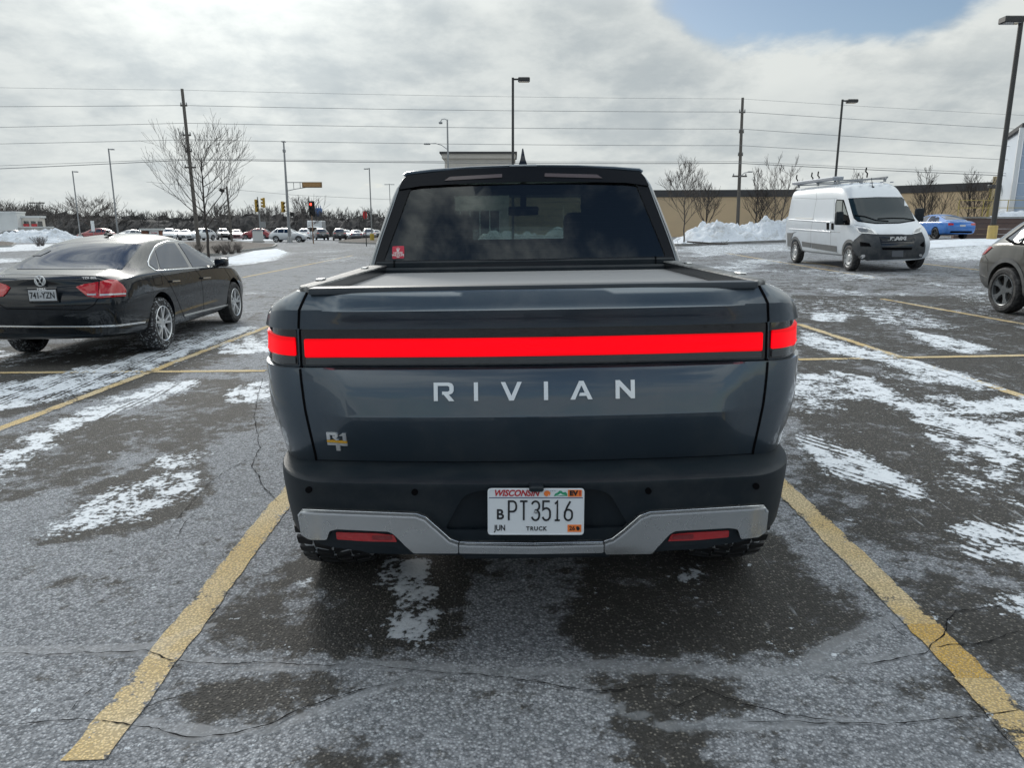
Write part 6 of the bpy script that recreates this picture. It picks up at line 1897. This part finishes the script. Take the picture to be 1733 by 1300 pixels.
# blue tank tower
q = gx(541.5, 300); m = MB()
tk = empty('water_tower', (q.x, 300, 0), (0, 0, 0), 'blue cylindrical water tower on the horizon right of the red traffic light', 'water tower')
M_bluetank = principled('tank_blue', (.05, .12, .30), .6)
m.lathe([(0, 1.45), (9.6, 1.45), (10.0, 1.2), (10.2, .1)], 24, 'z'); m.build('tank', M_bluetank, tk)
for dx in (-.8, .2, .9):
    m = MB(); m.box((dx, 0, 10.5), (.25, .25, 1.0)); m.build('roof_vent', M_bluetank, tk)

# ------------------------------------------------------------------ buildings
M_tan = grime(principled('tan_wall', (.62, .47, .30), .85), .25, (.36, .30, .23), .35)
M_fascia = principled('dark_fascia', (.055, .055, .058), .7)
M_tan2 = grime(principled('tan_pilaster', (.52, .42, .26), .85), .2, (.22, .18, .13), 1)
M_white_wall = grime(principled('white_wall', (.62, .63, .62), .8), .2, (.4, .4, .4), .5)
M_beige = grime(principled('beige_stucco', (.62, .58, .52), .85), .2, (.3, .3, .28), .5)
def wall(name, a, b, z0, z1, th, mat, par, inset=0.):
    """upright wall from a to b in plan, thickness th to the far side"""
    a = Vector(a); b = Vector(b); u = (b - a).normalized(); nrm = Vector((-u.y, u.x)); a2 = a + nrm * inset; b2 = b + nrm * inset
    m = MB(); P = [a2, b2, b2 + nrm * th, a2 + nrm * th]
    m.prism([tuple(p) for p in P], lambda x, y, z: (x, y, z), z0, z1)
    return m.build(name, mat, par, 0)
BG = empty('store_building', (0, 0, 0), (0, 0, 0), 'long tan store building with a dark roof edge behind the snow pile and the van', 'building')
S1a, S1b, S2b = (-9.0, 79.0), (29.5, 76.0), (41.2, 64.3)
for a, b in ((S1a, S1b), (S1b, S2b)):
    a = Vector(a); b = Vector(b); L = (b - a).length; k = int(round(L / 5.0)); u = (b - a) / L
    for i in range(k):
        wall('wall_panel', a + u * (L * i / k + .015), a + u * (L * (i + 1) / k - .015), -.3, 4.95, .4, M_tan, BG)
    wall('roof_edge', a - u * .02, b + u * .02, 4.75, 5.45, .7, M_fascia, BG, -.10)
wall('roof', (-9, 80), (40, 80), 5.0, 5.2, 30, M_fascia, BG)
wall('corner_pilaster', (41.3, 64.2), (42.5, 63.3), -.3, 5.9, 1.0, M_tan2, BG, -.25)
# entrance tower behind the truck
ET = empty('entrance_tower', (0, 0, 0), (0, 0, 0), 'beige store entrance tower with a stepped cornice rising above the pickup roof', 'building')
wall('tower_wall', (-6.4, 75.0), (-.3, 75.0), 0, 8.2, 5, M_beige, ET)
wall('parapet', (-6.7, 74.7), (.15, 74.7), 7.3, 8.35, 5.6, M_beige, ET)
wall('cornice', (-6.95, 74.4), (.35, 74.4), 8.35, 8.80, 6.2, M_beige, ET)
wall('roof_cap', (-7.15, 74.2), (.5, 74.2), 8.80, 8.98, 6.6, M_fascia, ET)
wall('shadow_band', (-6.42, 74.68), (-.28, 74.68), 6.4, 7.3, .2, M_fascia, ET)  # dark strip that paints in the shadow below the parapet
for i in range(6):
    x = -6.3 + i * 1.0; wall('door_frame', (x, 74.85), (x + .10, 74.85), 0, 3.4, .12, M_white_wall, ET)
wall('door_glass', (-6.2, 74.92), (-1.2, 74.92), .1, 3.3, .05, M_darkglass, ET)
# pale panelled facade at the right edge
PF = empty('office_building', (0, 0, 0), (0, 0, 0), 'pale blue building clad in square panels at the right edge of the view', 'building')
M_panel = grime(principled('pale_panel', (.36, .45, .58), .35), .15, (.4, .45, .5), .5); M_mull = principled('panel_joint', (.62, .68, .76), .5)
fa = Vector((36.6, 54.2)); fb = Vector((50.3, 47.5)); fu = (fb - fa).normalized(); fn = Vector((-fu.y, fu.x))
wall('core', fa + fu * .1, fb, -.3, 8.6, 8, M_mull, PF, .10)
wall('corner_post', fa - fu * .25, fa + fu * .02, -.3, 8.6, .4, principled('white_corner', (.7, .72, .74), .5), PF, -.06)
for r in range(8):
    for c in range(11):
        a = fa + fu * (.1 + 1.24 * c); wall('panel', a, a + fu * 1.13, 1.0 + r * .95, 1.0 + r * .95 + .87, .06, M_panel, PF, .06)
wall('roof_edge', fa - fu * .15, fb, 8.6, 8.9, 8, M_fascia, PF, -.1)
# retaining wall with courses, snow on top, railing
M_block = grime(principled('brown_block', (.125, .085, .075), .85), .3, (.2, .17, .16), 1.2)
RWt = empty('retaining_wall', (0, 0, 0), (0, 0, 0), 'low brown retaining wall with snow on top, right of the blue car', 'wall')
ra = Vector((28.5, 47.5)); rb = Vector((49.0, 42.0)); ru = (rb - ra).normalized()
zb0 = Gs(30, 47.5) - .05
for r in range(4):
    z = zb0 + r * .33
    wall('block_course', ra, rb, z, z + .315, .5 - .01 * r, M_block, RWt, .02 * r)
wall('coping', ra - ru * .05, rb, zb0 + 1.32, zb0 + 1.40, .6, M_kerb, RWt, -.03)
mo = mound('snow_drift', 28.8, 49, 46.2, 51, 1.4, M_snow, 43, 'snow lying on the ground above the brown retaining wall', 'snow', .6, 60, 16, freq=.8)
for v in mo.data.vertices:
    w_ = ra.y + (rb.y - ra.y) * (v.co.x - ra.x) / (rb.x - ra.x)
    v.co.y = w_ + .3 + (v.co.y - 46.2) * .8; v.co.z = max(v.co.z, zb0 + .4) + .45 if v.co.z > Gs(v.co.x, 48) + .1 else zb0 + 1.2
M_yel = principled('yellow_pipe', (.36, .28, .08), .5)
def railing(a, b, z, mat, label, n=6):
    R_ = empty('railing', (0, 0, 0), (0, 0, 0), label, 'railing'); a = Vector(a); b = Vector(b)
    for h in (.55, 1.05):
        m = MB(); m.tube([(a.x, a.y, z + h), (b.x, b.y, z + h)], .022, 6); m.build('rail', mat, R_)
    for i in range(n):
        p = a + (b - a) * (i / (n - 1)); m = MB(); m.tube([(p.x, p.y, z - .3), (p.x, p.y, z + 1.05)], .03, 6); m.build('post', mat, R_)
railing((30.4, 50.5), (35.2, 50.2), 2.35, M_yel, 'yellow two-bar railing above the retaining wall in front of the tan wall', 4)
railing((35.5, 50.0), (45.0, 46.5), 2.3, principled('grey_rail', (.25, .28, .32), .5), 'grey two-bar railing in front of the pale panelled building', 8)
DF = empty('dock_frame', (0, 0, 0), (0, 0, 0), 'yellow pipe frame with two small lamps on the tan wall', 'pipe frame')
for px in (1677, 1686):
    q = pt(px, 318, 61.5); m = MB(); m.tube([(q.x, 61.5, .5), (q.x, 61.5, q.z)], .09, 8); m.build('post', M_yel, DF)
    m = MB(); m.box((q.x, 61.3, q.z + .1), (.75, .35, .3), bev=.04); m.build('lamp_head', M_black_gloss, DF)

# restaurant at the far left
RB = empty('restaurant_building', (0, 0, 0), (0, 0, 0), 'white flat-roofed restaurant with two red signs at the far left', 'building')
x0 = gx(-60, 112).x; x1 = gx(33, 112).x; x2 = gx(64, 112).x
wall('main_wall', (x0, 112), (x1, 112), 0, 3.95, 2, M_white_wall, RB)
wall('parapet', (x0 - .1, 111.9), (x1 + .1, 111.9), 3.95, 4.15, 2.2, M_white_wall, RB)
wall('front_wall', (x1, 113), (x2, 113), 0, 3.2, 1.2, M_beige, RB)
wall('roof_edge', (x1, 112.8), (x2 + .2, 112.8), 3.2, 3.5, 1.5, M_white_wall, RB)
for k in range(3):
    xx = x1 + .35 + k * 1.05; wall('window', (xx, 112.93), (xx + .7, 112.93), .9, 2.7, .05, M_darkglass, RB)
M_signred = principled('sign_red', (.45, .03, .035), .5)
for k in (0, 1):
    xx = x1 + .3 + k * 1.25; wall('red_sign', (xx, 112.78), (xx + .8, 112.78), 1.7, 2.3, .1, M_signred, RB)
SW = empty('screen_wall', (0, 0, 0), (0, 0, 0), 'low pale screen wall right of the white restaurant', 'wall')
wall('wall_face', (gx(32, 99).x, 99), (gx(90, 99).x, 99), 0, 1.75, .3, M_concrete, SW); wall('coping', (gx(31, 99).x, 98.95), (gx(91, 99).x, 98.95), 1.75, 1.85, .4, M_white_wall, SW)
mound('snow_bank', gx(45, 96).x, gx(102, 96).x, 93.2, 98, 1.9, M_snow, 63, 'grey dirty snow heap in front of the pale screen wall', 'snow bank', .6, 50, 16)
# brick sign
BS = empty('monument_sign', (0, 0, 0), (0, 0, 0), 'brick monument sign with a white cap and red lower board behind the sedan', 'sign')
sx0 = gx(241, 82).x; sx1 = gx(274, 82).x; M_brick = grime(principled('sign_brick', (.20, .085, .055), .85), .4, (.12, .06, .05), 6)
for r in range(9):
    for c in range(3):
        w_ = .24; xx = sx0 + c * (w_ + .01) + (0 if r % 2 == 0 else .03)
        m = MB(); m.box((xx + w_ / 2, 82, .1 + r * .14), (w_, .5, .125)); m.build('brick', M_brick, BS, 0)
m = MB(); m.box((sx0 + .42, 82.1, .75), (.80, .30, 1.3)); m.build('pier_core', M_concrete, BS, 0)
m = MB(); m.box((sx1 - .08, 82, .7), (.16, .5, 1.3)); m.build('side_pier', M_brick, BS, 0)
m = MB(); m.box(((sx0 + sx1) / 2, 82, 1.46), (sx1 - sx0 + .3, .7, .22), bev=.02); m.build('cap', M_white_wall, BS)
m = MB(); m.box((sx0 + .98 + .45, 81.9, 1.08), (1.02, .2, .50)); sb_ = m.build('white_board', M_white_plastic, BS, 0)
m = MB(); m.box((sx0 + .98 + .45, 81.9, .50), (1.02, .2, .60)); m.build('red_board', M_signred, BS, 0)
text_obj('lettering', 'Heritage', .20, M_signred, BS, Matrix.Translation((sx0 + 1.43, 81.79, 1.10)) @ MR, .004, 1.0, bold=.004)
text_obj('lettering', 'BANK', .16, M_w, BS, Matrix.Translation((sx0 + 1.43, 81.79, .66)) @ MR, .004, 1.3, bold=.004)

# ------------------------------------------------------------------ lamp posts
M_bronze = principled('bronze_pole', (.055, .055, .055), .5, .4)
M_galv = principled('galvanised', (.30, .31, .32), .5, .6)
def lot_lamp(px, py, D, label, r=.085, head=(.62, .42, .20), hx=.42, base=.75, group='parking lot lamp posts', mat=None, double=False, tilt=0., z0=None, base_mat=None):
    p = pt(px, py, D); mat = mat or M_bronze; g = Gs(p.x, D) if z0 is None else z0
    R_ = empty('parking_lot_lamp', (p.x, D, g), (0, tilt, 0), label, 'lamp post', group); H = p.z - g
    m = MB(); m.tube([(0, 0, 0), (0, 0, H)], [r, r * .85], 12); m.build('pole', mat, R_)
    if base: m = MB(); m.lathe([(-.1, .24), (base, .24), (base + .02, .21), (base + .02, .001)], 20, 'z'); m.build('concrete_base', base_mat or M_concrete, R_)
    for s in ((1, -1) if double else ((1,) if hx > 0 else (-1,))):
        m = MB(); a = abs(hx); m.box((s * a * .5, 0, H - .08), (a, .06, .08)); m.build('arm', mat, R_)
        m = MB(); m.box((s * (a + head[0] * .25), 0, H - .10), head, bev=.04); hd = m.build('lamp_head', mat, R_)
        m = MB(); m.box((s * (a + head[0] * .25), 0, H - .10 - head[2] / 2), (head[0] * .8, head[1] * .8, .02)); m.build('lens', M_clearlens, hd)
    return R_
lot_lamp(868, 131, 40, 'tall bronze lamp post rising behind the pickup roof', .075)
lot_lamp(1426, 168, 46, 'bronze lamp post standing behind the white van', .075)
lot_lamp(1729, 30, 40, 'thick bronze lamp post on a yellow base at the right edge', .135, (1.0, .62, .30), -.25, .60, base_mat=grime(principled('yellow_base', (.50, .36, .12), .7), .4, (.3, .25, .15), 4), z0=1.05)
lot_lamp(183.5, 251, 88, 'pale lamp post right of the red crossover', .09, (.5, .3, .12), .30, .9, 'pale street lamps', M_galv)
lot_lamp(122.5, 289, 92, 'shorter pale lamp post left of the red crossover', .08, (.5, .3, .12), .30, .9, 'pale street lamps', M_galv)
lot_lamp(62, 342, 120, 'lamp post with a double head over the restaurant', .08, (.9, .5, .18), .5, .6, 'pale street lamps', M_bronze, True)
lot_lamp(625, 284, 85, 'pale lamp post just left of the pickup cab', .075, (.5, .3, .10), -.25, 1.0, 'pale street lamps', M_galv, base_mat=grime(principled('yellow_base2', (.55, .40, .05), .7), .3))
lot_lamp(659, 311, 130, 'distant double-headed lamp peeking over the left edge of the pickup cab', .07, (.7, .3, .10), .35, .6, 'pale street lamps', M_galv, True)
# two-armed street light
p = pt(757, 202, 62); SL_ = empty('street_light', (p.x, 62, Gs(p.x, 62)), (0, 0, 0), 'street light with two curved arms at different heights behind the pickup', 'street light'); H = p.z - Gs(p.x, 62)
m = MB(); m.tube([(0, 0, 0), (0, 0, H)], [.11, .06], 8); m.build('pole', M_galv, SL_)
m = MB(); m.tube([(0, 0, H - .05), (-.2, 0, H + .05), (-.45, 0, H + .02), (-.55, 0, H - .15)], .03, 6); m.box((-.55, 0, H - .25), (.30, .25, .18), bev=.05); m.build('upper_arm', M_galv, SL_)
h2 = H - 1.9; m = MB(); m.tube([(0, 0, h2 - .45), (-.5, 0, h2 - .1), (-1.0, 0, h2 + .05), (-1.5, 0, h2 + .02)], .03, 6); m.box((-1.7, 0, h2), (.55, .25, .12), bev=.05); m.build('lower_arm', M_galv, SL_)

# ------------------------------------------------------------------ utility poles and wires
M_polewood = grime(principled('pole_wood', (.12, .11, .10), .9), .4, (.14, .13, .12), 3)
def upole(pa, pb, D, label, arms):
    a = pt(*pa, D); b = pt(*pb, D)
    d = (a - b); g = Gs(b.x, D); base = b + d * ((g - b.z) / d.z)
    R_ = empty('utility_pole', tuple(base), (0, 0, 0), label, 'utility pole', 'utility poles')
    m = MB(); m.tube([(0, 0, -.2), tuple(a - base)], [.16, .11], 10); m.build('pole', M_polewood, R_)
    for f, w in arms:
        c = (a - base) * f; m = MB(); m.box(tuple(c), (w, .10, .12)); ao = m.build('crossarm', M_polewood, R_)
        for s in (-1, 1): m = MB(); m.lathe([(0, .05), (.16, .04)], 8, 'z', (c.x + s * w * .42, c.y, c.z + .06)); m.build('insulator', M_galv, ao)
    return R_, a
upole((308, 150), (333, 385), 58, 'leaning wooden utility pole behind the tall bare tree', [(.90, .5), (.72, .6), (.62, .5), (.52, .9)])
upole((1257, 165), (1249, 365), 62, 'wooden utility pole behind the long snow pile', [(.90, .5), (.76, .4), (.60, .4), (.45, 1.2)])
p = pt(1250, 300, 62); LA = empty('street_light', (p.x, 61.8, p.z), (0, 0, 0), 'small curved street light arm fixed to the right-hand utility pole', 'street light')
m = MB(); m.tube([(0, 0, 0), (.4, 0, .35), (.75, 0, .42)], .03, 5); m.build('arm', M_galv, LA); m = MB(); m.box((.85, 0, .43), (.4, .2, .1), bev=.03); m.build('lamp_head', M_galv, LA)
M_wire = principled('wire', (.22, .225, .23), .7)
def wires(pts_px, D, label, r=.022, sag=.12):
    # pts_px: left edge, pole A, pole B, right edge
    P = [pt(*q, D) for q in pts_px]; P[0] += (P[0] - P[1]) * 1.8; P[-1] += (P[-1] - P[-2]) * 1.8
    m = MB(); line = []
    for i in range(len(P) - 1):
        a, b = P[i], P[i + 1]; n = 22; L = (b - a).length
        for j in range(n):
            t = j / n; line.append(a.lerp(b, t) - Vector((0, 0, sag * (L / 45) ** 2 * 4 * t * (1 - t))))
    line.append(P[-1]); m.tube(line, r * .8, 4, False)
    tag(m.build('power_line', M_wire, None, 0, fix=False), label, 'power line', 'power lines')
for rows, lab, r in [
        ([(0, 146), (309, 152), (1257, 167), (1733, 190)], 'topmost and thinnest overhead wire', .012),
        ([(0, 178), (311, 178), (1257, 189), (1710, 213)], 'second overhead wire from the top', .020),
        ([(0, 213), (315, 208), (1256, 218), (1710, 243)], 'third overhead wire from the top', .020),
        ([(0, 241), (319, 236), (1254, 246), (1710, 266)], 'fourth overhead wire from the top', .020),
        ([(0, 283), (325, 270), (1252, 276), (1710, 293)], 'lower of the paired thick wires near the bottom', .032),
        ([(0, 278), (324, 268), (1252, 273), (1710, 289)], 'upper of the paired wires near the bottom', .018)]:
    wires(rows, 60, lab, r)
wires([(410, 322), (500, 330), (650, 337), (900, 345)], 90, 'faint low wire crossing behind the traffic signal pole', .02, 0)

# ------------------------------------------------------------------ traffic signals and signs at the junction
M_sigyel = principled('signal_yellow', (.42, .26, .03), .5)
M_sigblk = principled('signal_black', (.015, .015, .015), .6)
def signal_head(parent, c, h=1.05, w=.34, yaw=0., mat=None, lit=None, plate=True):
    R_ = Matrix.Rotation(yaw, 3, 'Z'); mat = mat or M_sigyel; c = Vector(c)
    m = MB(); m.box(c, (w, .22, h), R_, .03); hd = m.build('signal_head', mat, parent)
    if plate: m = MB(); m.box(c + R_ @ Vector((0, .13, 0)), (w + .22, .02, h + .22), R_); m.build('backplate', M_sigblk, hd, 0)
    for i in range(3):
        z = h * (.33 - .33 * i); p = c + R_ @ Vector((0, -.12, z))
        m = MB(); m.lathe([(0, .12), (-.02, .12), (-.02, .001)], 14, 'y'); m.v = [tuple(p + R_ @ Vector(v)) for v in m.v]
        on = lit == i
        m.build('lamp', principled('lit_red_signal', (.8, .02, .02), .4, emis=(1., .05, .03), es=3.) if on else M_sigblk, hd)
        m = MB(); m.lathe([(0, .135), (-.20, .135)], 14, 'y'); m.v = [tuple(p + R_ @ Vector(v)) for v in m.v if True]
        m.f = [f for k, f in enumerate(m.f) if (k % 14) not in (6, 7, 8)]; m.mi = [0] * len(m.f); m.build('visor', mat, hd, 40, fix=False)
D0 = 86
p = pt(480, 241, D0); q = gx(490, D0); TS = empty('traffic_signal_mast', (q.x, D0, q.z), (0, 0, 0), 'tall traffic signal mast with a tan overhead sign box on its arm', 'traffic signal')
tx = p.x - q.x; H = p.z - q.z
m = MB(); m.tube([(0, 0, 0), (tx, 0, H)], [.20, .09], 10); m.lathe([(0, .32), (.5, .30), (.7, .2)], 12, 'z'); m.build('pole', M_galv, TS)
m = MB(); m.box((tx, 0, H + .1), (.45, .45, .12), bev=.03); m.box((tx, 0, H - .9), (.3, .3, .35), bev=.05); m.build('camera', M_galv, TS)
za = pt(490, 308.5, D0).z - q.z; xa = tx * za / H; x1_ = pt(512, 312, D0).x - q.x; x2_ = pt(545, 312, D0).x - q.x
m = MB(); m.tube([(xa, 0, za), (x2_, 0, za)], .05, 6); m.tube([(xa, 0, za - .95), ((xa + x1_) / 2, 0, za - .75), (x1_ + .4, 0, za - .55)], .045, 6)
for f in (.45, .85): m.tube([(xa + (x1_ - xa) * f, 0, za), (xa + (x1_ - xa) * f, 0, za - .95 + .35 * f)], .035, 5)
m.build('mast_arm', M_galv, TS)
m = MB(); m.box(((x1_ + x2_) / 2, -.1, za - .28), (x2_ - x1_, .3, .62), bev=.04); bx = m.build('sign_box', principled('box_frame', (.20, .12, .05), .5), TS)
m = MB(); m.box(((x1_ + x2_) / 2, -.27, za - .28), (x2_ - x1_ - .2, .03, .42)); m.build('sign_face', principled('box_face', (.38, .22, .09), .5), bx, 0)
def px_local(px, py, D, q): v = pt(px, py, D); return (v.x - q.x, 0, v.z - q.z)
c = px_local(479, 350, D0, q); signal_head(TS, (c[0], -.1, c[2]), 1.25, .36, .9, plate=False)
m = MB(); m.tube([(c[0], -.1, c[2] + .5), (tx * .3, 0, c[2] + .5)], .04, 5); m.tube([(c[0], -.1, c[2] - .5), (tx * .3, 0, c[2] - .5)], .04, 5); m.build('bracket', M_galv, TS)
c = px_local(496, 362.5, D0, q); signal_head(TS, (c[0], -.1, c[2]), .45, .36, -1.2, M_sigblk, plate=False)
D1 = 88; q = gx(442.5, D1); TP = empty('traffic_signal_post', tuple(q), (0, 0, 0), 'signal post with two back-to-back yellow heads beside the grey cabinet', 'traffic signal')
zt = pt(440, 333, D1).z - q.z; m = MB(); m.tube([(0, 0, 0), (-.15, 0, zt)], [.10, .07], 8); m.build('pole', M_galv, TP)
c = px_local(434, 348, D1, q); signal_head(TP, (c[0], 0, c[2]), 1.45, .36, .8, plate=False)
c = px_local(446.5, 343, D1, q); signal_head(TP, (c[0], 0, c[2]), 1.15, .36, -1., plate=False)
m = MB(); m.box((.25, -.1, pt(446, 380, D1).z - q.z), (.75, .1, .7)); m.build('sign_plate', M_galv, TP)
q2 = gx(436.5, 87); CB = empty('control_cabinet', tuple(q2), (0, 0, 0), 'grey traffic control cabinet left of the white crossing SUV', 'cabinet')
m = MB(); m.box((0, 0, .72), (1.05, .6, 1.25), bev=.02); m.build('cabinet_body', M_white_wall, CB); m = MB(); m.box((0, 0, 1.37), (1.12, .68, .08), bev=.02); m.build('cabinet_roof', M_galv, CB)
m = MB(); m.box((0, 0, .05), (1.2, .8, .2)); m.build('cabinet_plinth', M_concrete, CB)
D2 = 78; q = gx(530, D2); TQ = empty('traffic_signal_post', tuple(q), (0, 0, 0), 'black signal head showing red on a wooden-coloured post', 'traffic signal')
zt = pt(528, 366, D2).z - q.z; m = MB(); m.tube([(0, 0, 0), (-.03, 0, zt + .3)], .055, 8); m.build('pole', principled('rust_post', (.22, .13, .08), .7), TQ)
c = px_local(527, 353, D2, q); signal_head(TQ, (c[0], 0, c[2]), 1.35, .42, 0., M_sigblk, lit=0)
q = gx(529, 84); SG = empty('triangle_sign', tuple(q), (0, 0, 0), 'small pale triangular sign behind the red traffic light post', 'sign')
m = MB(); m.prism([(-.35, 1.75), (.35, 1.75), (0, 2.3)], lambda u, v, w: (u, w, v), -.01, .01); m.build('plate', M_white_plastic, SG, 0); m = MB(); m.tube([(0, .03, 0), (0, .03, 2.)], .03, 5); m.build('post', M_galv, SG)
q = gx(619, 66); SG = empty('stop_sign', tuple(q), (0, 0, 0), 'narrow red sign seen edge-on on a dark post in the small mulch island', 'sign')
m = MB(); m.prism([(.38 * cos(pi / 8 + k * pi / 4), .38 * sin(pi / 8 + k * pi / 4)) for k in range(8)], lambda u, v, w: (u * .32 + w * .9, u * .94, v + 2.75), -.012, .012); m.build('plate', M_signred, SG, 0)
m = MB(); m.tube([(.03, 0, 0), (.03, 0, 3.2)], .045, 6); m.build('post', M_bronze, SG)
q = gx(159, 90); SG = empty('road_sign', tuple(q), (0, 0, 0), 'white upright road sign above the red crossover', 'sign')
m = MB(); m.box((0, 0, 1.9), (.42, .03, 1.25)); m.build('plate', M_white_plastic, SG, 0); m = MB(); m.tube([(0, .04, 0), (0, .04, 2.)], .03, 5); m.build('post', M_galv, SG)
q = gx(392, 76); FP = empty('floodlight_pole', tuple(q), (0, 0, 0), 'dark wooden pole with a floodlight right of the tall bare tree', 'pole')
zt = pt(389.5, 315, 76).z - q.z; m = MB(); m.tube([(0, 0, 0), (-.1, 0, zt)], [.12, .10], 8); m.build('pole', M_polewood, FP)
zz = pt(382, 322, 76).z - q.z; m = MB(); m.tube([(-.1, 0, zz - .3), (-.5, 0, zz)], .03, 5); m.build('arm', M_galv, FP); m = MB(); m.box((-.58, -.1, zz), (.42, .4, .34), Matrix.Rotation(.5, 3, 'Y'), .05); m.build('lamp_head', M_sigblk, FP)

# ------------------------------------------------------------------ vehicles beyond
M_white_car = paint('white_car_paint', (.66, .69, .72)); M_red_car = paint('red_car_paint', (.26, .015, .02)); M_blue_car = paint('blue_car_paint', (.008, .15, .52), .1, .08)
M_silver_car = paint('silver_car_paint', (.42, .44, .46), .6); M_dark_car = paint('dark_car_paint', (.03, .033, .038)); M_maroon = paint('maroon_car_paint', (.13, .02, .025)); M_grey_car = paint('grey_car_paint', (.20, .22, .25), .5)
x, y = 27.6, 43.0
simple_car('sedan', 25.9, 43.6, radians(2), SEDAN, M_blue_car, 'bright blue fastback sedan with black wheels right of the white van', level=2, rim=M_rim_black)
x = gx(491, 88).x
simple_car('crossover', x - 1.45, 88, radians(-90), SUVD, M_white_car, 'white SUV crossing the junction side-on behind the signal mast', 'car')
x = gx(164, 93).x
simple_car('crossover', x + 1.3, 93, radians(90), SUVD, M_red_car, 'red crossover side-on behind the black sedan\'s roof', 'car', rim=M_rim_silver)
farcars = [
    (236, 112, 150, SEDAN, M_silver_car, 'silver car with a snowy roof left of the brick sign'),
    (287, 104, 205, SUVD, M_white_car, 'white SUV right of the brick sign'),
    (300, 118, 200, SEDAN, M_grey_car, 'grey car between two white vehicles right of the brick sign'),
    (316, 106, 200, SEDAN, M_silver_car, 'silver-grey sedan left of the leaning utility pole'),
    (352, 104, 160, SUVD, M_white_car, 'white SUV behind the trunk of the tall bare tree'),
    (377, 110, 205, SUVD, M_dark_car, 'dark SUV with a snowy roof left of the floodlight pole'),
    (401, 108, 200, SEDAN, M_maroon, 'maroon sedan just right of the floodlight pole'),
    (449, 112, 90, SUVD, M_red_car, 'red SUV half hidden by the grey control cabinet'),
    (515, 110, 10, SUVD, M_white_car, 'white car behind the bonnet of the crossing white SUV'),
    (545, 104, 25, SUVD, M_dark_car, 'dark SUV below the white box truck'),
    (575, 100, 14, SUVD, M_dark_car, 'black SUV with its tail to the road, left of the grey hatchback'),
    (586, 108, 190, SEDAN, M_white_car, 'white sedan between the black SUV and the grey hatchback'),
    (603, 98, 12, SEDAN, M_grey_car, 'grey hatchback in the row left of the red sign'),
    (625, 100, 16, SUVD, M_silver_car, 'silver SUV at the foot of the pale lamp post'),
    (636, 104, 12, SEDAN, M_dark_car, 'dark sedan next to the left side of the pickup cab'),
    (12, 100, 250, SEDAN, M_dark_car, 'dark sedan in front of the white restaurant'),
]
for px, D, yw, kd, mt, lab in farcars:
    q = gx(px, D); simple_car('parked_car', q.x, D, radians(yw), kd, mt, lab, 'car', 'cars parked in the far lot', level=1)
q = gx(537, 122); BT = empty('box_truck', tuple(q), (0, 0, .1), 'white box truck behind the far row of cars', 'truck')
m = MB(); m.box((0, 0, 1.75), (2.3, 4.5, 2.3), bev=.08); m.build('cargo_box', M_white_car, BT); m = MB(); m.box((0, -3.0, 1.2), (2.0, 1.5, 1.5), bev=.2); m.build('cab', M_white_car, BT)
m = MB(); m.box((0, -3.76, 1.5), (1.7, .05, .6)); m.build('windscreen', M_darkglass, BT, 0)
for s in (-1, 1):
    for yy in (-2.9, 1.2):
        wheel(BT, s * .95, yy, s, .42, .25, 'steel', M_rim_silver, 20)

# ------------------------------------------------------------------ what stands behind the viewer, seen only mirrored in glass and paint
RV = empty('shopping_building', (0, 0, 0), (0, 0, 0), 'dim shopping building mirrored in the pickup tailgate', 'building')
wall('main_wall', (60, -115), (-70, -115), 0, 7.5, 20, grime(principled('store_brown', (.22, .18, .15), .8), .3, (.15, .13, .12), .4), RV)
wall('parapet', (60.2, -114.8), (-70.2, -114.8), 7.5, 8.1, 20.4, M_fascia, RV)
for k in range(5):
    xx = 26 - k * 15; wall('shop_window', (xx, -114.85), (xx - 9, -114.85), .5, 4.2, .2, M_darkglass, RV)
